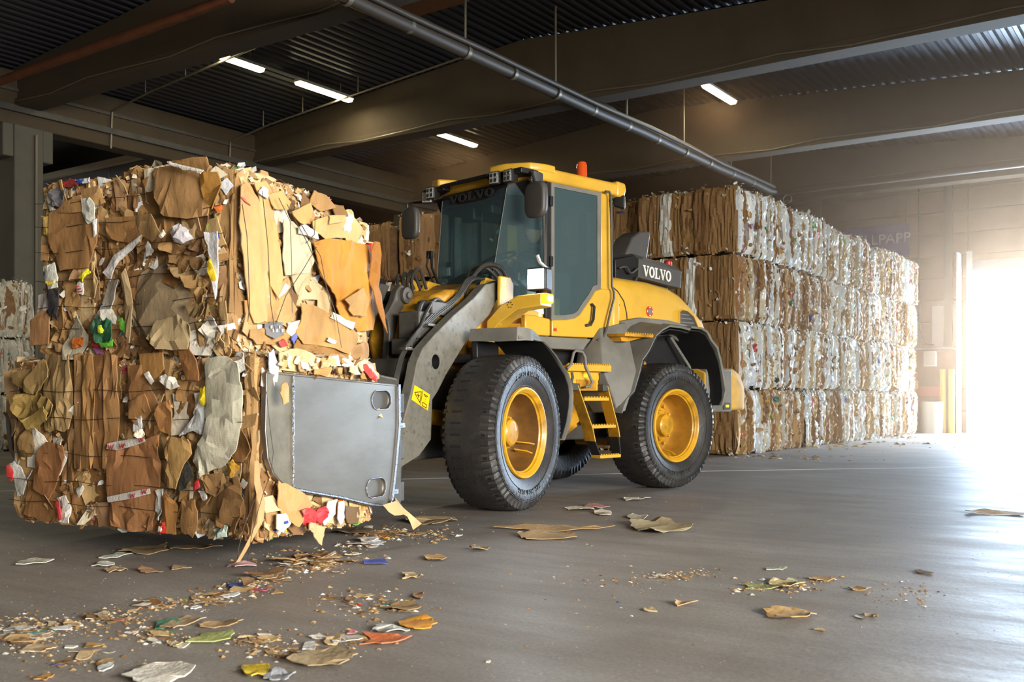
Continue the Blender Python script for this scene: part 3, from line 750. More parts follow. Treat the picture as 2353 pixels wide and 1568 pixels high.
# ------------------------------------------------------------------ the two bales in the clamp (front frame coordinates)
def fpos(R, S_, z=0.0):
    return JOINT+Vector((math.cos(FF.rot)*R+math.sin(FF.rot)*S_, math.sin(FF.rot)*R-math.cos(FF.rot)*S_, z))
class Face:
    "kind 'front': faces away from the machine (R const), u = S ; kind 'side': faces the camera's right (S const), u = R"
    def __init__(s, kind, const): s.kind = kind; s.c = const
    def uv(s, px, py):
        if s.kind == 'front': return FF.on_front(s.c, px, py)
        return FF.on_side(s.c, px, py)
    def loc(s, u, v, n):
        return (s.c-n, u, v) if s.kind == 'front' else (u, s.c+n, v)
def sheet(name, parent, face, poly, lift=.02, color='#a27a48', m='card', cuts=2, crumple=.012, tilt=(0, 0), fold=0.0, seed=None, org=(0, 0, 0), jag=.004, skirt=.007, curl=0.0, line=None, kind=None, clip=None):
    "one torn, creased piece lying on a bale face; poly in face (u, v) metres"
    r = random.Random(seed if seed is not None else rnd.random())
    bm = bmesh.new()
    vs = [bm.verts.new((u, v, 0)) for u, v in poly]
    f = bm.faces.new(vs)
    if len(poly) > 4: bmesh.ops.triangulate(bm, faces=[f])
    if cuts: bmesh.ops.subdivide_edges(bm, edges=bm.edges, cuts=cuts, use_grid_fill=True)
    cu = sum(p[0] for p in poly)/len(poly); cv = sum(p[1] for p in poly)/len(poly)
    bnd = {v for e in bm.edges if e.is_boundary for v in e.verts}
    su, sv = r.random()*50, r.random()*50; fa = r.random()*PI
    span = max(max(abs(p[0]-cu), abs(p[1]-cv)) for p in poly)+1e-6
    for v in bm.verts:
        u, w = v.co.x, v.co.y
        ca, sa = math.cos(fa*.3), math.sin(fa*.3); u2, w2 = u*ca-w*sa, u*sa+w*ca
        h_ = (.35-abs(noise.noise(Vector((u2*6+su, w2*2.2+sv, 0)))))*crumple*2.4+(.3-abs(noise.noise(Vector((u2*15+su, w2*9, sv)))))*crumple*1.5+noise.noise(Vector((u*34+su, w*30, sv)))*crumple*.5
        n = lift+h_+tilt[0]*(u-cu)+tilt[1]*(w-cv)
        if fold: n += fold*abs((u-cu)*math.cos(fa)+(w-cv)*math.sin(fa))
        if curl: n += curl*((u-cu)**2+(w-cv)**2)/span
        if v in bnd and jag: u += r.uniform(-jag, jag); w += r.uniform(-jag, jag); n -= .004
        if clip:
            u = max(clip[0], min(clip[1], u)); w = max(clip[2]+.02*noise.noise(Vector((u*9, seed or 0, 0))), min(clip[3]+.03*noise.noise(Vector((u*9, seed or 0, 5))), w))
        v.co = (u, w, n)
    if skirt:
        be = [e for e in bm.edges if e.is_boundary]
        ex = bmesh.ops.extrude_edge_only(bm, edges=be)
        for v in [g for g in ex['geom'] if isinstance(g, bmesh.types.BMVert)]: v.co.z -= skirt
    ox, oy, oz = org
    for v in bm.verts:
        R, S_, Z = face.loc(v.co.x, v.co.y, v.co.z)
        v.co = (R-ox, -(S_-oy), Z-oz)
    bmesh.ops.recalc_face_normals(bm, faces=bm.faces)
    me = bpy.data.meshes.new(name); bm.to_mesh(me); bm.free()
    me.shade_smooth(); me.set_sharp_from_angle(angle=RAD(16))
    me.materials.append(M[m]); o = bpy.data.objects.new(name, me); C.objects.link(o); o.parent = parent
    o.color = vary(color, r, .04)
    return o
def irregular(cu, cv, w, h_, ang, r, n=None):
    n = n or r.choice((4, 4, 4, 4, 3, 5)); out = []
    for i in range(n):
        a = 2*PI*(i+.5)/n+r.uniform(-.38, .38)
        x = w*.62*math.cos(a)*r.uniform(.75, 1.25); y = h_*.62*math.sin(a)*r.uniform(.75, 1.25)
        out.append((cu+x*math.cos(ang)-y*math.sin(ang), cv+x*math.sin(ang)+y*math.cos(ang)))
    return out
MIXF = [(7, BROWN), (2.2, TAN), (.8, GREY), (.7, PALE), (.55, WHITE), (.4, ODD)]
MIXS = [(3, BROWN), (5, TAN), (1.3, PALE), (.9, WHITE), (.35, ODD)]
def clamp_bale(label, R0, R1, S0, S1, z0, z1, seed, ztop=None):
    r = random.Random(seed); ztop = ztop or (lambda R, S_: z1)
    org = ((R0+R1)/2, (S0+S1)/2, z0)
    root = thing('cardboard_bale', label, 'bale', fpos(*org), FF.rot, 'bales carried by the loader')
    me = lumpy_box(R0-org[0]+.03, R1-org[0]-.03, -(S1-org[1])+.03, -(S0-org[1])-.03, .02, z1-z0-.05, 26, .045, .13, seed, 0.0, (1, 1, .5))
    me.materials.append(M['core']); link_mesh('bale_body', me, root, (0, 0, 0), (0, 0, 0), (1, 1, 1), (1, 1, 1, 1))
    ff, fs_ = Face('front', R0), Face('side', S1)
    def edge_drop(fc, u, v):                  # how far the rounded rim falls back
        zt = ztop(R0, u) if fc is ff else ztop(u, S1)
        a = max(0, v-(zt-.10))/.10; c = max(0, (z0+.08)-v)/.08
        lo, hi = (S0, S1) if fc is ff else (R0, R1)
        e = max(0, (lo+.07)-u)/.07+max(0, u-(hi-.07))/.07
        return .05*min(1, a*a)+.05*min(1, c*c)+.04*min(1, e*e)
    # layer 0: tall pressed slabs
    for fc, lo, hi, mix in ((ff, S0, S1, MIXF), (fs_, R0, R1, MIXS)):
        u = lo+.01
        while u < hi-.04:
            w = min(r.uniform(.11, .30), hi-u); v = z0+.03; top = (ztop(R0, u+w/2) if fc is ff else ztop(u+w/2, S1))-.02
            k = r.choice((1, 2, 2, 3)); cuts_ = sorted([v, top]+[v+(top-v)*r.uniform(.2, .8) for _ in range(k-1)])
            base = pick(r, mix[:2])
            for a, c in zip(cuts_[:-1], cuts_[1:]):
                col = base if r.random() < .5 else pick(r, mix[:3]); sl = r.uniform(-.04, .04)
                sheet('cardboard_layer', root, fc, [(u-.01, a-.02), (u+w*.5, a-.03), (u+w+.01, a-.02+sl), (u+w+.015+sl*.3, (a+c)/2), (u+w+.01, c+.01), (u+w*.45, c+.02), (u-.01, c+.01), (u-.015+sl*.3, (a+c)/2)], .0+r.uniform(-.005, .02),
                      vary(col, r), 'card', 3, .026, (r.uniform(-.16, .16), 0), seed=r.random(), org=org, skirt=.06)
            u += w*r.uniform(.88, 1.0)
    # layer 1: torn boards and folded sheets of middle size
    nmid = 95
    for fc, lo, hi, mix, n in ((ff, S0, S1, MIXF, int(nmid*.62)), (fs_, R0, R1, MIXS, int(nmid*.38))):
        for i in range(n):
            u = r.uniform(lo+.03, hi-.03); v = r.uniform(z0+.05, (ztop(R0, u) if fc is ff else ztop(u, S1))-.05)
            w = r.uniform(.06, .22); h_ = r.uniform(.09, .34)
            col = pick(r, mix); sz = .55 if col in ODD+WHITE else 1
            sheet('torn_cardboard' if col in BROWN+TAN+GREY else 'paper_piece', root, fc, irregular(u, v, w*sz, h_*sz, r.uniform(-.7, .7), r), .02+r.uniform(0, .022)-edge_drop(fc, u, v), vary(col, r), 'card' if col in BROWN+TAN+GREY else 'paper',
                  3, .016, (r.uniform(-.2, .2), r.uniform(-.16, .16)), r.uniform(-.25, .3), seed=r.random(), org=org, clip=(lo-.02, hi+.02, z0-.01, (ztop(R0, u) if fc is ff else ztop(u, S1))+.01))
    # layer 2: small pieces, thickest along rims and the corner
    for i in range(105):
        fc, lo, hi, mix = (ff, S0, S1, MIXF) if r.random() < .6 else (fs_, R0, R1, MIXS)
        u = r.uniform(lo, hi) if r.random() < .7 else (hi-abs(r.gauss(0, .08)) if fc is ff else lo+abs(r.gauss(0, .08)))
        zt = ztop(R0, u) if fc is ff else ztop(u, S1)
        v = r.choice((r.uniform(z0, zt), zt-abs(r.gauss(0, .07)), z0+abs(r.gauss(0, .08))))
        col = pick(r, [(5, BROWN), (3, TAN), (1.0, PALE), (1.0, WHITE), (1.0, ODD)])
        w = r.uniform(.03, .09)
        sheet('torn_cardboard' if col in BROWN+TAN else 'paper_piece', root, fc, irregular(u, v, w, w*r.uniform(.7, 2.2), r.uniform(-1.5, 1.5), r), .035+r.uniform(0, .03)-edge_drop(fc, u, v), vary(col, r), 'card' if col in BROWN+TAN else 'paper',
              1, .012, (r.uniform(-.5, .5), r.uniform(-.5, .5)), r.uniform(-.4, .4), seed=r.random(), org=org, clip=(lo-.03, hi+.03, z0-.03, zt+.03))
    # rough torn crown
    pts = []
    for i in range(1500):
        R = r.uniform(R0, R1); S_ = r.uniform(S0, S1)
        if r.random() < .6:
            if r.random() < .6: R = R0+abs(r.gauss(0, .09))
            else: S_ = S1-abs(r.gauss(0, .09))
        z = ztop(R, S_)+r.uniform(-.08, .02); pts.append(((R-org[0], -(S_-org[1]), z-org[2]), (0, 0, 1), r.uniform(.02, .075), vary(pick(r, MIXS), r)))
    for i in range(5200):
        f_ = r.random() < .6
        u = r.uniform(S0, S1) if f_ else r.uniform(R0, R1)
        zt = ztop(R0, u) if f_ else ztop(u, S1)
        v = r.choice((r.uniform(z0, zt), zt-abs(r.gauss(0, .05)), z0+abs(r.gauss(0, .05))))
        fc = ff if f_ else fs_; p = fc.loc(u, v, r.uniform(.005, .04)-edge_drop(fc, u, v)); nn = (-1, 0, 0) if f_ else (0, -1, 0)
        pts.append(((p[0]-org[0], -(p[1]-org[1]), p[2]-org[2]), nn, r.choice((r.uniform(.006, .02), r.uniform(.012, .045))), vary(pick(r, [(5, BROWN), (4, TAN), (1, PALE), (1, WHITE), (.5, ODD)]), r)))
    scrap_cloud('paper_scraps', root, pts, M['scrap'], seed)
    return root, ff, fs_, org
def top_up(R, S_):
    "crown of the upper bale: higher at the board near the corner, lower to the rear"
    t = (R+4.919)/1.28
    z = 2.40-.05*(S_-.906)*-1*.2
    z = 2.35+.05*max(0, .5-S_)
    if R < -4.6 and .02 < S_ < .62: z += .05
    return z-.16*t*t
def top_lo(R, S_): return 1.235
BL = dict(R0=-4.919, R1=-3.83, S0=-1.05, S1=1.10, z0=.171, z1=1.235)
BU = dict(R0=-4.919, R1=-3.64, S0=-.775, S1=.906, z0=1.255, z1=2.36)
low, LF, LS, LO = clamp_bale('lower cardboard bale gripped by the steel clamp, just above the floor', seed=5, ztop=top_lo, **BL)
upp, UF, US, UO = clamp_bale('upper cardboard bale resting on the clamped one, taller boards showing', seed=9, ztop=top_up, **BU)
def hero(bale, fc, org, name, pix, col, m='card', lift=.06, label=None, **k):
    o = sheet(name, bale, fc, [fc.uv(*p) for p in pix], lift, lin(col), m, org=org, **k)
    if label: o['label'] = label
    return o
K = 0
def HU(face, name, pix, col, m='card', **k): return hero(upp, UF if face == 'f' else US, UO, name, pix, col, m, **k)
def HL(face, name, pix, col, m='card', **k): return hero(low, LF if face == 'f' else LS, LO, name, pix, col, m, **k)
# upper bale, left face
HU('f', 'cardboard_board', [(368, 398), (385, 388), (430, 384), (497, 392), (505, 420), (498, 500), (455, 508), (400, 502), (385, 470), (370, 430)], '#b08654', lift=.09, cuts=3, crumple=.012, label='large folded cardboard board with ridged face', tilt=(0, -.05), curl=-.1)
HU('f', 'cardboard_board', [(420, 380), (508, 369), (513, 390), (505, 402), (440, 384)], '#a57b48', lift=.12, crumple=.008, tilt=(0, .2), label='cardboard flap sticking up above the bale')
HU('f', 'paper_piece', [(424, 383), (432, 382), (505, 402), (498, 409), (460, 400), (428, 391)], '#e8e2d4', 'paper', lift=.135, crumple=.006, label='long white torn edge of a board')
HU('f', 'cardboard_board', [(490, 405), (528, 402), (532, 440), (524, 488), (500, 470), (488, 440)], '#ad7c34', lift=.085, label='orange brown crushed box corner', fold=.3)
HU('f', 'cardboard_board', [(136, 492), (205, 452), (214, 490), (246, 500), (244, 560), (222, 618), (158, 624), (134, 560)], '#9a7042', lift=.07, cuts=3, label='broad flat cardboard sheet')
HU('f', 'cardboard_board', [(146, 494), (170, 470), (206, 452), (218, 470), (210, 492)], '#a67c4a', lift=.075)
HU('f', 'cardboard_board', [(262, 505), (330, 500), (352, 530), (350, 562), (300, 560), (268, 548)], '#9c7140', lift=.06, fold=.15)
HU('f', 'cardboard_board', [(205, 440), (250, 432), (262, 470), (240, 478), (210, 462)], '#b48c58', lift=.07)
HU('f', 'cardboard_board', [(330, 500), (372, 496), (402, 545), (380, 560), (345, 545)], '#b08a58', lift=.085, tilt=(.15, 0))
HU('f', 'crushed_box', [(318, 700), (322, 650), (350, 612), (400, 600), (445, 620), (462, 680), (455, 760), (430, 806), (380, 808), (335, 790), (316, 750)], '#8a7658', lift=.08, cuts=4, crumple=.03, curl=-.25, label='round crushed grey brown carton')
HU('f', 'crushed_box', [(314, 640), (326, 622), (330, 700), (336, 790), (322, 770), (313, 710)], '#9c8560', lift=.08, fold=.2)
HU('f', 'crushed_box', [(395, 740), (440, 726), (470, 752), (456, 806), (400, 806), (380, 780)], '#a08a64', lift=.10, cuts=3, crumple=.025, fold=.2)
for i, (a, b_, c, d) in enumerate([(420, 590, 480, 612), (412, 602, 470, 628), (440, 570, 512, 590), (450, 640, 500, 668), (455, 700, 505, 730), (470, 600, 512, 622), (400, 565, 455, 585), (462, 560, 506, 580), (470, 668, 515, 700), (430, 622, 486, 645)]):
    HU('f', 'torn_cardboard', [(a, b_), ((a+c)/2, b_-6), (c, b_+10), (c-6, d), ((a+c)/2, d+6), (a+5, d-4)], ['#7a5a34', '#8f6c3e', '#6b4c2a', '#a07c4a', '#8a7048'][i % 5], lift=.08+.01*(i % 3), tilt=(.2*((i % 3)-1), -.25), fold=.3, crumple=.02)
HU('f', 'paper_piece', [(262, 630), (290, 590), (322, 565), (350, 545), (348, 558), (318, 585), (300, 605), (285, 625), (276, 648)], '#cdc9c2', 'paper', lift=.085, label='long diagonal white paper strip')
HU('f', 'paper_piece', [(420, 528), (440, 518), (458, 532), (462, 552), (445, 567), (418, 556)], '#b9b2b4', 'paper', lift=.115, cuts=3, crumple=.02, curl=-.6, label='crumpled lilac grey paper ball')
HU('f', 'paper_piece', [(401, 548), (413, 536), (416, 545), (408, 553)], '#e4dcc8', 'paper', lift=.12)
HU('f', 'paper_piece', [(360, 570), (368, 560), (380, 580), (374, 590), (359, 596)], '#c8c4bc', 'paper', lift=.095)
HU('f', 'paper_piece', [(502, 540), (531, 538), (533, 560), (530, 640), (526, 690), (516, 640), (510, 585)], '#dcdad8', 'paper', lift=.10, fold=.2, label='white plastic sleeve along the corner')
HU('f', 'paper_piece', [(504, 543), (531, 542), (531, 556), (518, 552), (506, 560)], '#2c3aa0', 'paper', lift=.112, label='blue printed band')
HU('f', 'paper_piece', [(508, 605), (514, 600), (524, 622), (527, 650), (516, 652), (512, 630)], '#e0c020', 'paper', lift=.115, label='yellow scrap of packaging')
HU('f', 'paper_piece', [(211, 640), (226, 622), (233, 630), (222, 640), (216, 650)], '#d8d21c', 'paper', lift=.09, label='yellow scrap of packaging')
HU('f', 'paper_piece', [(205, 652), (218, 652), (217, 680), (204, 678)], '#d8ccc4', 'paper', lift=.085)
for i in range(4): HU('f', 'paper_piece', [(206, 655+6*i), (217, 654+6*i), (217, 656+6*i), (206, 658+6*i)], '#a8342c', 'paper', lift=.09, skirt=0, cuts=0, jag=0)
HU('f', 'plastic_bag', [(240, 750), (250, 735), (272, 728), (290, 745), (288, 785), (275, 797), (255, 790), (242, 772)], '#1f5638', 'paper', lift=.095, cuts=3, crumple=.022, label='dark green crushed bag')
HU('f', 'plastic_bag', [(262, 752), (270, 751), (276, 762), (272, 770), (264, 766)], '#b8c22c', 'paper', lift=.122, label='yellow green oval on the bag')
HU('f', 'plastic_bag', [(252, 785), (270, 790), (288, 782), (287, 798), (262, 802)], '#5fb02c', 'paper', lift=.10)
HU('f', 'plastic_bag', [(234, 796), (238, 782), (250, 786), (250, 800)], '#b0241c', 'paper', lift=.09)
HU('f', 'plastic_bag', [(186, 790), (194, 776), (212, 778), (210, 798), (190, 802)], '#c4661c', 'paper', lift=.075)
HU('f', 'plastic_bag', [(298, 738), (306, 732), (318, 750), (316, 768), (303, 760)], '#6cb83c', 'paper', lift=.085)
HU('f', 'plastic_bag', [(265, 716), (283, 712), (292, 730), (290, 748), (275, 738), (262, 740)], '#b8b4a4', 'paper', lift=.10, crumple=.02)
HU('f', 'paper_piece', [(143, 432), (165, 424), (172, 452), (160, 480), (142, 478), (138, 455)], '#5f5c60', 'paper', lift=.07, cuts=3, crumple=.02, label='dark grey plastic film')
HU('f', 'paper_piece', [(126, 450), (142, 436), (140, 480), (150, 490), (132, 488)], '#c0bcae', 'paper', lift=.06)
HU('f', 'paper_piece', [(166, 424), (180, 416), (202, 420), (200, 432), (168, 434)], '#8c2420', 'paper', lift=.07, label='dark red film')
HU('f', 'paper_piece', [(198, 418), (212, 416), (212, 425), (200, 427)], '#2454b0', 'paper', lift=.08)
HU('f', 'paper_piece', [(212, 415), (230, 414), (228, 424), (214, 426)], '#dcdcdc', 'paper', lift=.075)
HU('f', 'paper_piece', [(212, 462), (232, 458), (244, 480), (242, 512), (228, 520), (215, 492)], '#c8c6b8', 'paper', lift=.08, crumple=.02)
HU('f', 'paper_piece', [(240, 510), (248, 508), (247, 540), (243, 548)], '#d4d4cc', 'paper', lift=.085)
HU('f', 'paper_piece', [(120, 505), (132, 497), (133, 530), (130, 548), (119, 540)], '#d0b060', 'paper', lift=.06)
HU('f', 'paper_piece', [(126, 615), (145, 606), (154, 640), (152, 662), (132, 668), (126, 640)], '#cfd0c0', 'paper', lift=.07, label='white printed carton piece')
HU('f', 'paper_piece', [(130, 650), (150, 648), (148, 656), (134, 660)], '#d8b830', 'paper', lift=.08)
HU('f', 'paper_piece', [(136, 668), (158, 664), (160, 700), (152, 740), (138, 720)], '#221f24', 'paper', lift=.07, crumple=.02, label='black film crushed into the edge')
HU('f', 'paper_piece', [(104, 680), (122, 676), (132, 700), (118, 725), (102, 722)], '#c4bcb4', 'paper', lift=.06)
HU('f', 'cardboard_board', [(92, 740), (118, 712), (136, 730), (134, 792), (92, 796)], '#a0744a', lift=.07)
HU('f', 'cardboard_board', [(112, 566), (124, 566), (124, 600), (110, 602)], '#a87c4c', lift=.05)
# upper bale, right face
HU('s', 'cardboard_board', [(530, 430), (548, 422), (575, 470), (592, 560), (596, 660), (590, 740), (560, 745), (540, 640), (532, 540)], '#caa066', lift=.06, cuts=3, crumple=.018, label='tall pale cardboard sheet by the corner', fold=.08)
HU('s', 'cardboard_board', [(560, 425), (590, 420), (612, 448), (618, 520), (634, 640), (618, 690), (600, 640), (592, 560), (578, 470)], '#c69c62', lift=.05, cuts=3, crumple=.016, fold=.1)
HU('s', 'cardboard_board', [(590, 600), (628, 640), (655, 690), (640, 730), (610, 742), (594, 700)], '#c09458', lift=.045, cuts=3)
HU('s', 'cardboard_board', [(545, 690), (600, 700), (625, 735), (600, 745), (555, 745)], '#b98d52', lift=.06)
HU('s', 'paper_board', [(628, 508), (648, 512), (690, 560), (700, 600), (690, 628), (640, 634), (632, 600), (626, 550)], '#c9bd9c', 'card', lift=.08, cuts=3, crumple=.012, label='dull beige board', tilt=(0, .05))
HU('s', 'paper_board', [(652, 636), (700, 622), (720, 660), (712, 690), (680, 690), (662, 668)], '#cbb98e', 'card', lift=.055, crumple=.02)
HU('s', 'cardboard_board', [(694, 560), (730, 550), (780, 556), (826, 566), (832, 640), (836, 760), (800, 762), (760, 740), (740, 680), (712, 640), (702, 600)], '#bd822e', lift=.10, cuts=4, crumple=.02, label='big orange brown sheet with tape', curl=-.03)
HU('s', 'cardboard_board', [(808, 560), (822, 562), (834, 640), (838, 700), (830, 768), (818, 700), (812, 620)], '#9c6420', lift=.125, fold=.3, label='dark folded edge of the big sheet')
HU('s', 'cardboard_board', [(666, 700), (700, 704), (770, 748), (800, 770), (798, 790), (780, 815), (740, 800), (670, 790), (652, 770), (664, 740)], '#bb8f52', lift=.09, cuts=3, crumple=.015, label='slanting cardboard flap at the foot of the bale')
HU('s', 'cardboard_board', [(660, 780), (740, 792), (785, 815), (770, 828), (700, 812), (655, 800)], '#9c7036', lift=.07)
HU('s', 'cardboard_board', [(555, 758), (620, 752), (660, 765), (650, 795), (570, 792), (552, 778)], '#b38b52', lift=.06, crumple=.02)
HU('s', 'cardboard_board', [(650, 488), (690, 470), (706, 500), (692, 518), (668, 516)], '#c2965a', lift=.08)
HU('s', 'cardboard_board', [(690, 512), (730, 498), (772, 508), (776, 548), (724, 552), (696, 538)], '#cfa768', lift=.10, fold=.12)
HU('s', 'cardboard_board', [(722, 500), (758, 498), (760, 512), (724, 520)], '#d2ac70', lift=.12)
HU('s', 'paper_piece', [(650, 524), (668, 520), (695, 540), (697, 553), (680, 548), (650, 540)], '#ddd8cc', 'paper', lift=.12, label='white printed label flap')
HU('s', 'cardboard_board', [(590, 452), (622, 440), (640, 468), (630, 486), (604, 484)], '#bf965c', lift=.085, crumple=.02)
HU('s', 'paper_piece', [(563, 446), (573, 432), (588, 440), (588, 462)], '#e6e4de', 'paper', lift=.10)
HU('s', 'paper_piece', [(770, 485), (782, 500), (784, 530), (776, 548), (762, 530), (764, 500)], '#dcdad4', 'paper', lift=.08, crumple=.03)
HU('s', 'cardboard_board', [(700, 440), (724, 452), (742, 480), (720, 488), (698, 468)], '#a9824e', lift=.08, tilt=(.3, .2))
HU('s', 'cardboard_board', [(740, 470), (762, 476), (772, 500), (750, 502)], '#8a6638', lift=.09, tilt=(.3, 0))
HU('s', 'paper_piece', [(586, 745), (604, 740), (625, 742), (628, 770), (606, 780), (588, 770)], '#6e6c6a', 'paper', lift=.085, label='grey newsprint scrap')
for i in range(6): HU('s', 'paper_piece', [(592+5*i, 750+(i % 2)*8), (596+5*i, 749+(i % 2)*8), (596+5*i, 756+(i % 2)*8), (592+5*i, 757+(i % 2)*8)], '#cfcdc6', 'paper', lift=.094, skirt=0, cuts=0, jag=0)
HU('s', 'paper_piece', [(638, 742), (665, 738), (668, 760), (650, 778), (636, 765)], '#dcd0b8', 'paper', lift=.085)
HU('s', 'paper_piece', [(640, 778), (652, 768), (658, 776), (646, 792)], '#5a64b8', 'paper', lift=.095)
HU('s', 'paper_piece', [(615, 786), (630, 780), (636, 794), (624, 800)], '#b83028', 'paper', lift=.09)
HU('s', 'paper_piece', [(722, 775), (745, 784), (742, 792), (718, 786)], '#dcd6c4', 'paper', lift=.115)
HU('s', 'paper_piece', [(735, 718), (782, 744), (778, 760), (730, 732)], '#e0d6b8', 'paper', lift=.115)
HU('s', 'cardboard_board', [(752, 690), (790, 664), (808, 690), (800, 730), (772, 728)], '#b08a50', lift=.135, fold=.2, crumple=.02)
HU('s', 'cardboard_board', [(782, 800), (820, 786), (838, 792), (832, 830), (800, 828)], '#a88050', lift=.05, crumple=.03)
# red white carton sticking out behind the corner
ro = FF.on_side(.80, 846, 655)
b = MB(True); b.box((ro[0]-.045-UO[0], .80-UO[1], 1.98-UO[2]), (ro[0]+.03-UO[0], .86-UO[1], 2.10-UO[2])); o = b.build('paper_piece', M['paper'], upp, bevel=.006, color=lin('#c8281e')); o['label'] = 'red and white carton sticking out of the bale'
b = MB(True); b.box((ro[0]+.03-UO[0], .79-UO[1], 1.985-UO[2]), (ro[0]+.055-UO[0], .855-UO[1], 2.09-UO[2])); b.build('paper_piece', M['paper'], upp, bevel=.006, color=lin('#e8e4de'))
b = MB(True); b.box((ro[0]-.10-UO[0], .78-UO[1], 2.10-UO[2]), (ro[0]+.04-UO[0], .84-UO[1], 2.112-UO[2])); b.build('torn_cardboard', M['card'], upp, color=lin('#c4a070'))
# lower bale, left face
for i, (a, c, col) in enumerate([(190, 214, '#8f6a40'), (212, 236, '#99703f'), (234, 262, '#8a6034'), (262, 290, '#9a7042'), (120, 150, '#8e7244'), (150, 182, '#9c8054')]):
    y1_ = 1075 if i < 4 else 985
    HL('f', 'cardboard_layer', [(a, 818), ((a+c)/2, 812), (c, 818), (c+4, 920), (c-2, y1_), ((a+c)/2, y1_+8), (a-3, y1_), (a+2, 920)], col, lift=.055+.012*(i % 2), cuts=3, crumple=.02)
HL('f', 'crushed_box', [(62, 858), (98, 848), (128, 880), (118, 912), (90, 905), (66, 880)], '#7c6236', lift=.085, fold=.25, cuts=3)
HL('f', 'crushed_box', [(98, 870), (135, 825), (150, 850), (148, 868), (110, 908), (92, 900)], '#8e7244', lift=.11, fold=.2, label='rolled olive brown carton')
HL('f', 'crushed_box', [(64, 910), (110, 902), (150, 918), (156, 945), (120, 985), (72, 978), (60, 940)], '#93783e', lift=.09, cuts=3, fold=.2, crumple=.03)
HL('f', 'crushed_box', [(92, 965), (140, 935), (150, 950), (148, 966), (105, 988)], '#a08444', lift=.12, fold=.2)
HL('f', 'crushed_box', [(46, 1000), (80, 985), (108, 1010), (100, 1048), (52, 1050)], '#85683a', lift=.085, curl=-.4, cuts=3)
HL('f', 'cardboard_board', [(24, 858), (34, 850), (52, 850), (56, 930), (50, 990), (38, 1002), (28, 940)], '#9a7a54', lift=.03, fold=.25, crumple=.008, label='smooth cardboard sheet sticking out at the left edge')
HL('f', 'cardboard_board', [(118, 1030), (135, 1015), (172, 1022), (176, 1050), (158, 1100), (140, 1148), (104, 1120), (108, 1060)], '#8a5c34', lift=.09, cuts=3, label='dark reddish brown flap')
HL('f', 'cardboard_board', [(84, 1100), (110, 1120), (150, 1150), (150, 1195), (120, 1198), (76, 1180)], '#8c6236', lift=.06, cuts=3)
HL('f', 'cardboard_board', [(272, 1014), (330, 1018), (386, 1000), (392, 1080), (380, 1170), (372, 1216), (330, 1220), (280, 1206), (268, 1120)], '#9a6a40', lift=.08, cuts=4, crumple=.014, label='large reddish brown carton face with printed tape')
for (pix) in ([(280, 1018), (300, 1013), (361, 1003), (366, 1014), (330, 1026), (300, 1034), (278, 1030)], [(278, 1139), (330, 1128), (374, 1120), (376, 1132), (330, 1144), (280, 1152)]):
    HL('f', 'tape', pix, '#cfc6bc', 'paper', lift=.108, skirt=.002, crumple=.006, jag=.001, label='white tape printed with red letters')
for x_, y_ in ((284, 1031), (309, 1028), (353, 1014), (333, 1141), (360, 1131)):     # red W lettering on the tape
    HL('f', 'tape_letter', [(x_, y_-10), (x_+2, y_-10.5), (x_+4, y_-3), (x_+6, y_-9), (x_+8, y_-9.5), (x_+9.5, y_-3), (x_+12, y_-11), (x_+14, y_-11), (x_+10.5, y_+1), (x_+8.5, y_+1), (x_+6.6, y_-5), (x_+4.8, y_+2), (x_+3, y_+2)], '#b02c24', 'paper', lift=.122, skirt=0, cuts=0, crumple=0, jag=0)
for x_, y_ in ((318, 1026), (323, 1025), (370, 1129)):
    HL('f', 'tape_letter', [(x_, y_-7), (x_+1.6, y_-7), (x_+2.2, y_), (x_+.6, y_)], '#b02c24', 'paper', lift=.122, skirt=0, cuts=0, crumple=0, jag=0)
HL('f', 'paper_board', [(500, 826), (540, 818), (575, 838), (584, 900), (580, 960), (568, 1030), (545, 1068), (500, 1085), (492, 1100), (474, 1070), (468, 1050), (490, 1010), (505, 960), (500, 880)], '#c4bea6', 'card', lift=.10, cuts=4, crumple=.016, label='tall dirty white corrugated sheet by the corner', curl=-.03)
HL('f', 'cardboard_board', [(430, 1003), (468, 1008), (474, 1040), (452, 1080), (440, 1120), (418, 1118), (420, 1060), (414, 1030)], '#a8834c', lift=.12, label='tan folded board over a black scrap')
HL('f', 'paper_piece', [(445, 1062), (462, 1056), (476, 1090), (462, 1118), (434, 1128), (440, 1100)], '#232321', 'paper', lift=.115, label='black scrap of board')
HL('f', 'cardboard_board', [(430, 800), (452, 792), (480, 830), (490, 876), (462, 872), (440, 840)], '#98683a', lift=.09, tilt=(.1, -.15))
HL('f', 'cardboard_board', [(340, 815), (396, 810), (400, 850), (370, 880), (345, 860)], '#b08044', lift=.075)
HL('f', 'cardboard_board', [(312, 842), (345, 838), (366, 890), (386, 930), (352, 962), (320, 920)], '#94683c', lift=.07, cuts=3)
HL('f', 'cardboard_board', [(320, 925), (356, 905), (372, 945), (340, 978), (322, 960)], '#a27444', lift=.085)
HL('f', 'cardboard_board', [(400, 925), (420, 920), (428, 960), (424, 1000), (402, 990), (388, 950)], '#a0703e', lift=.10, fold=.2)
HL('f', 'paper_piece', [(398, 868), (408, 862), (428, 868), (440, 890), (420, 897), (402, 880)], '#d4cdbe', 'paper', lift=.10, crumple=.02, label='white rag of paper')
HL('f', 'paper_piece', [(360, 860), (370, 854), (380, 878), (372, 884)], '#dcd6cc', 'paper', lift=.09)
HL('f', 'paper_piece', [(330, 960), (350, 956), (352, 975), (342, 998), (330, 992)], '#dcdad6', 'paper', lift=.09)
HL('f', 'paper_piece', [(350, 990), (362, 984), (366, 998), (358, 1006), (348, 1002)], '#e8dcc4', 'paper', lift=.12, crumple=.02)
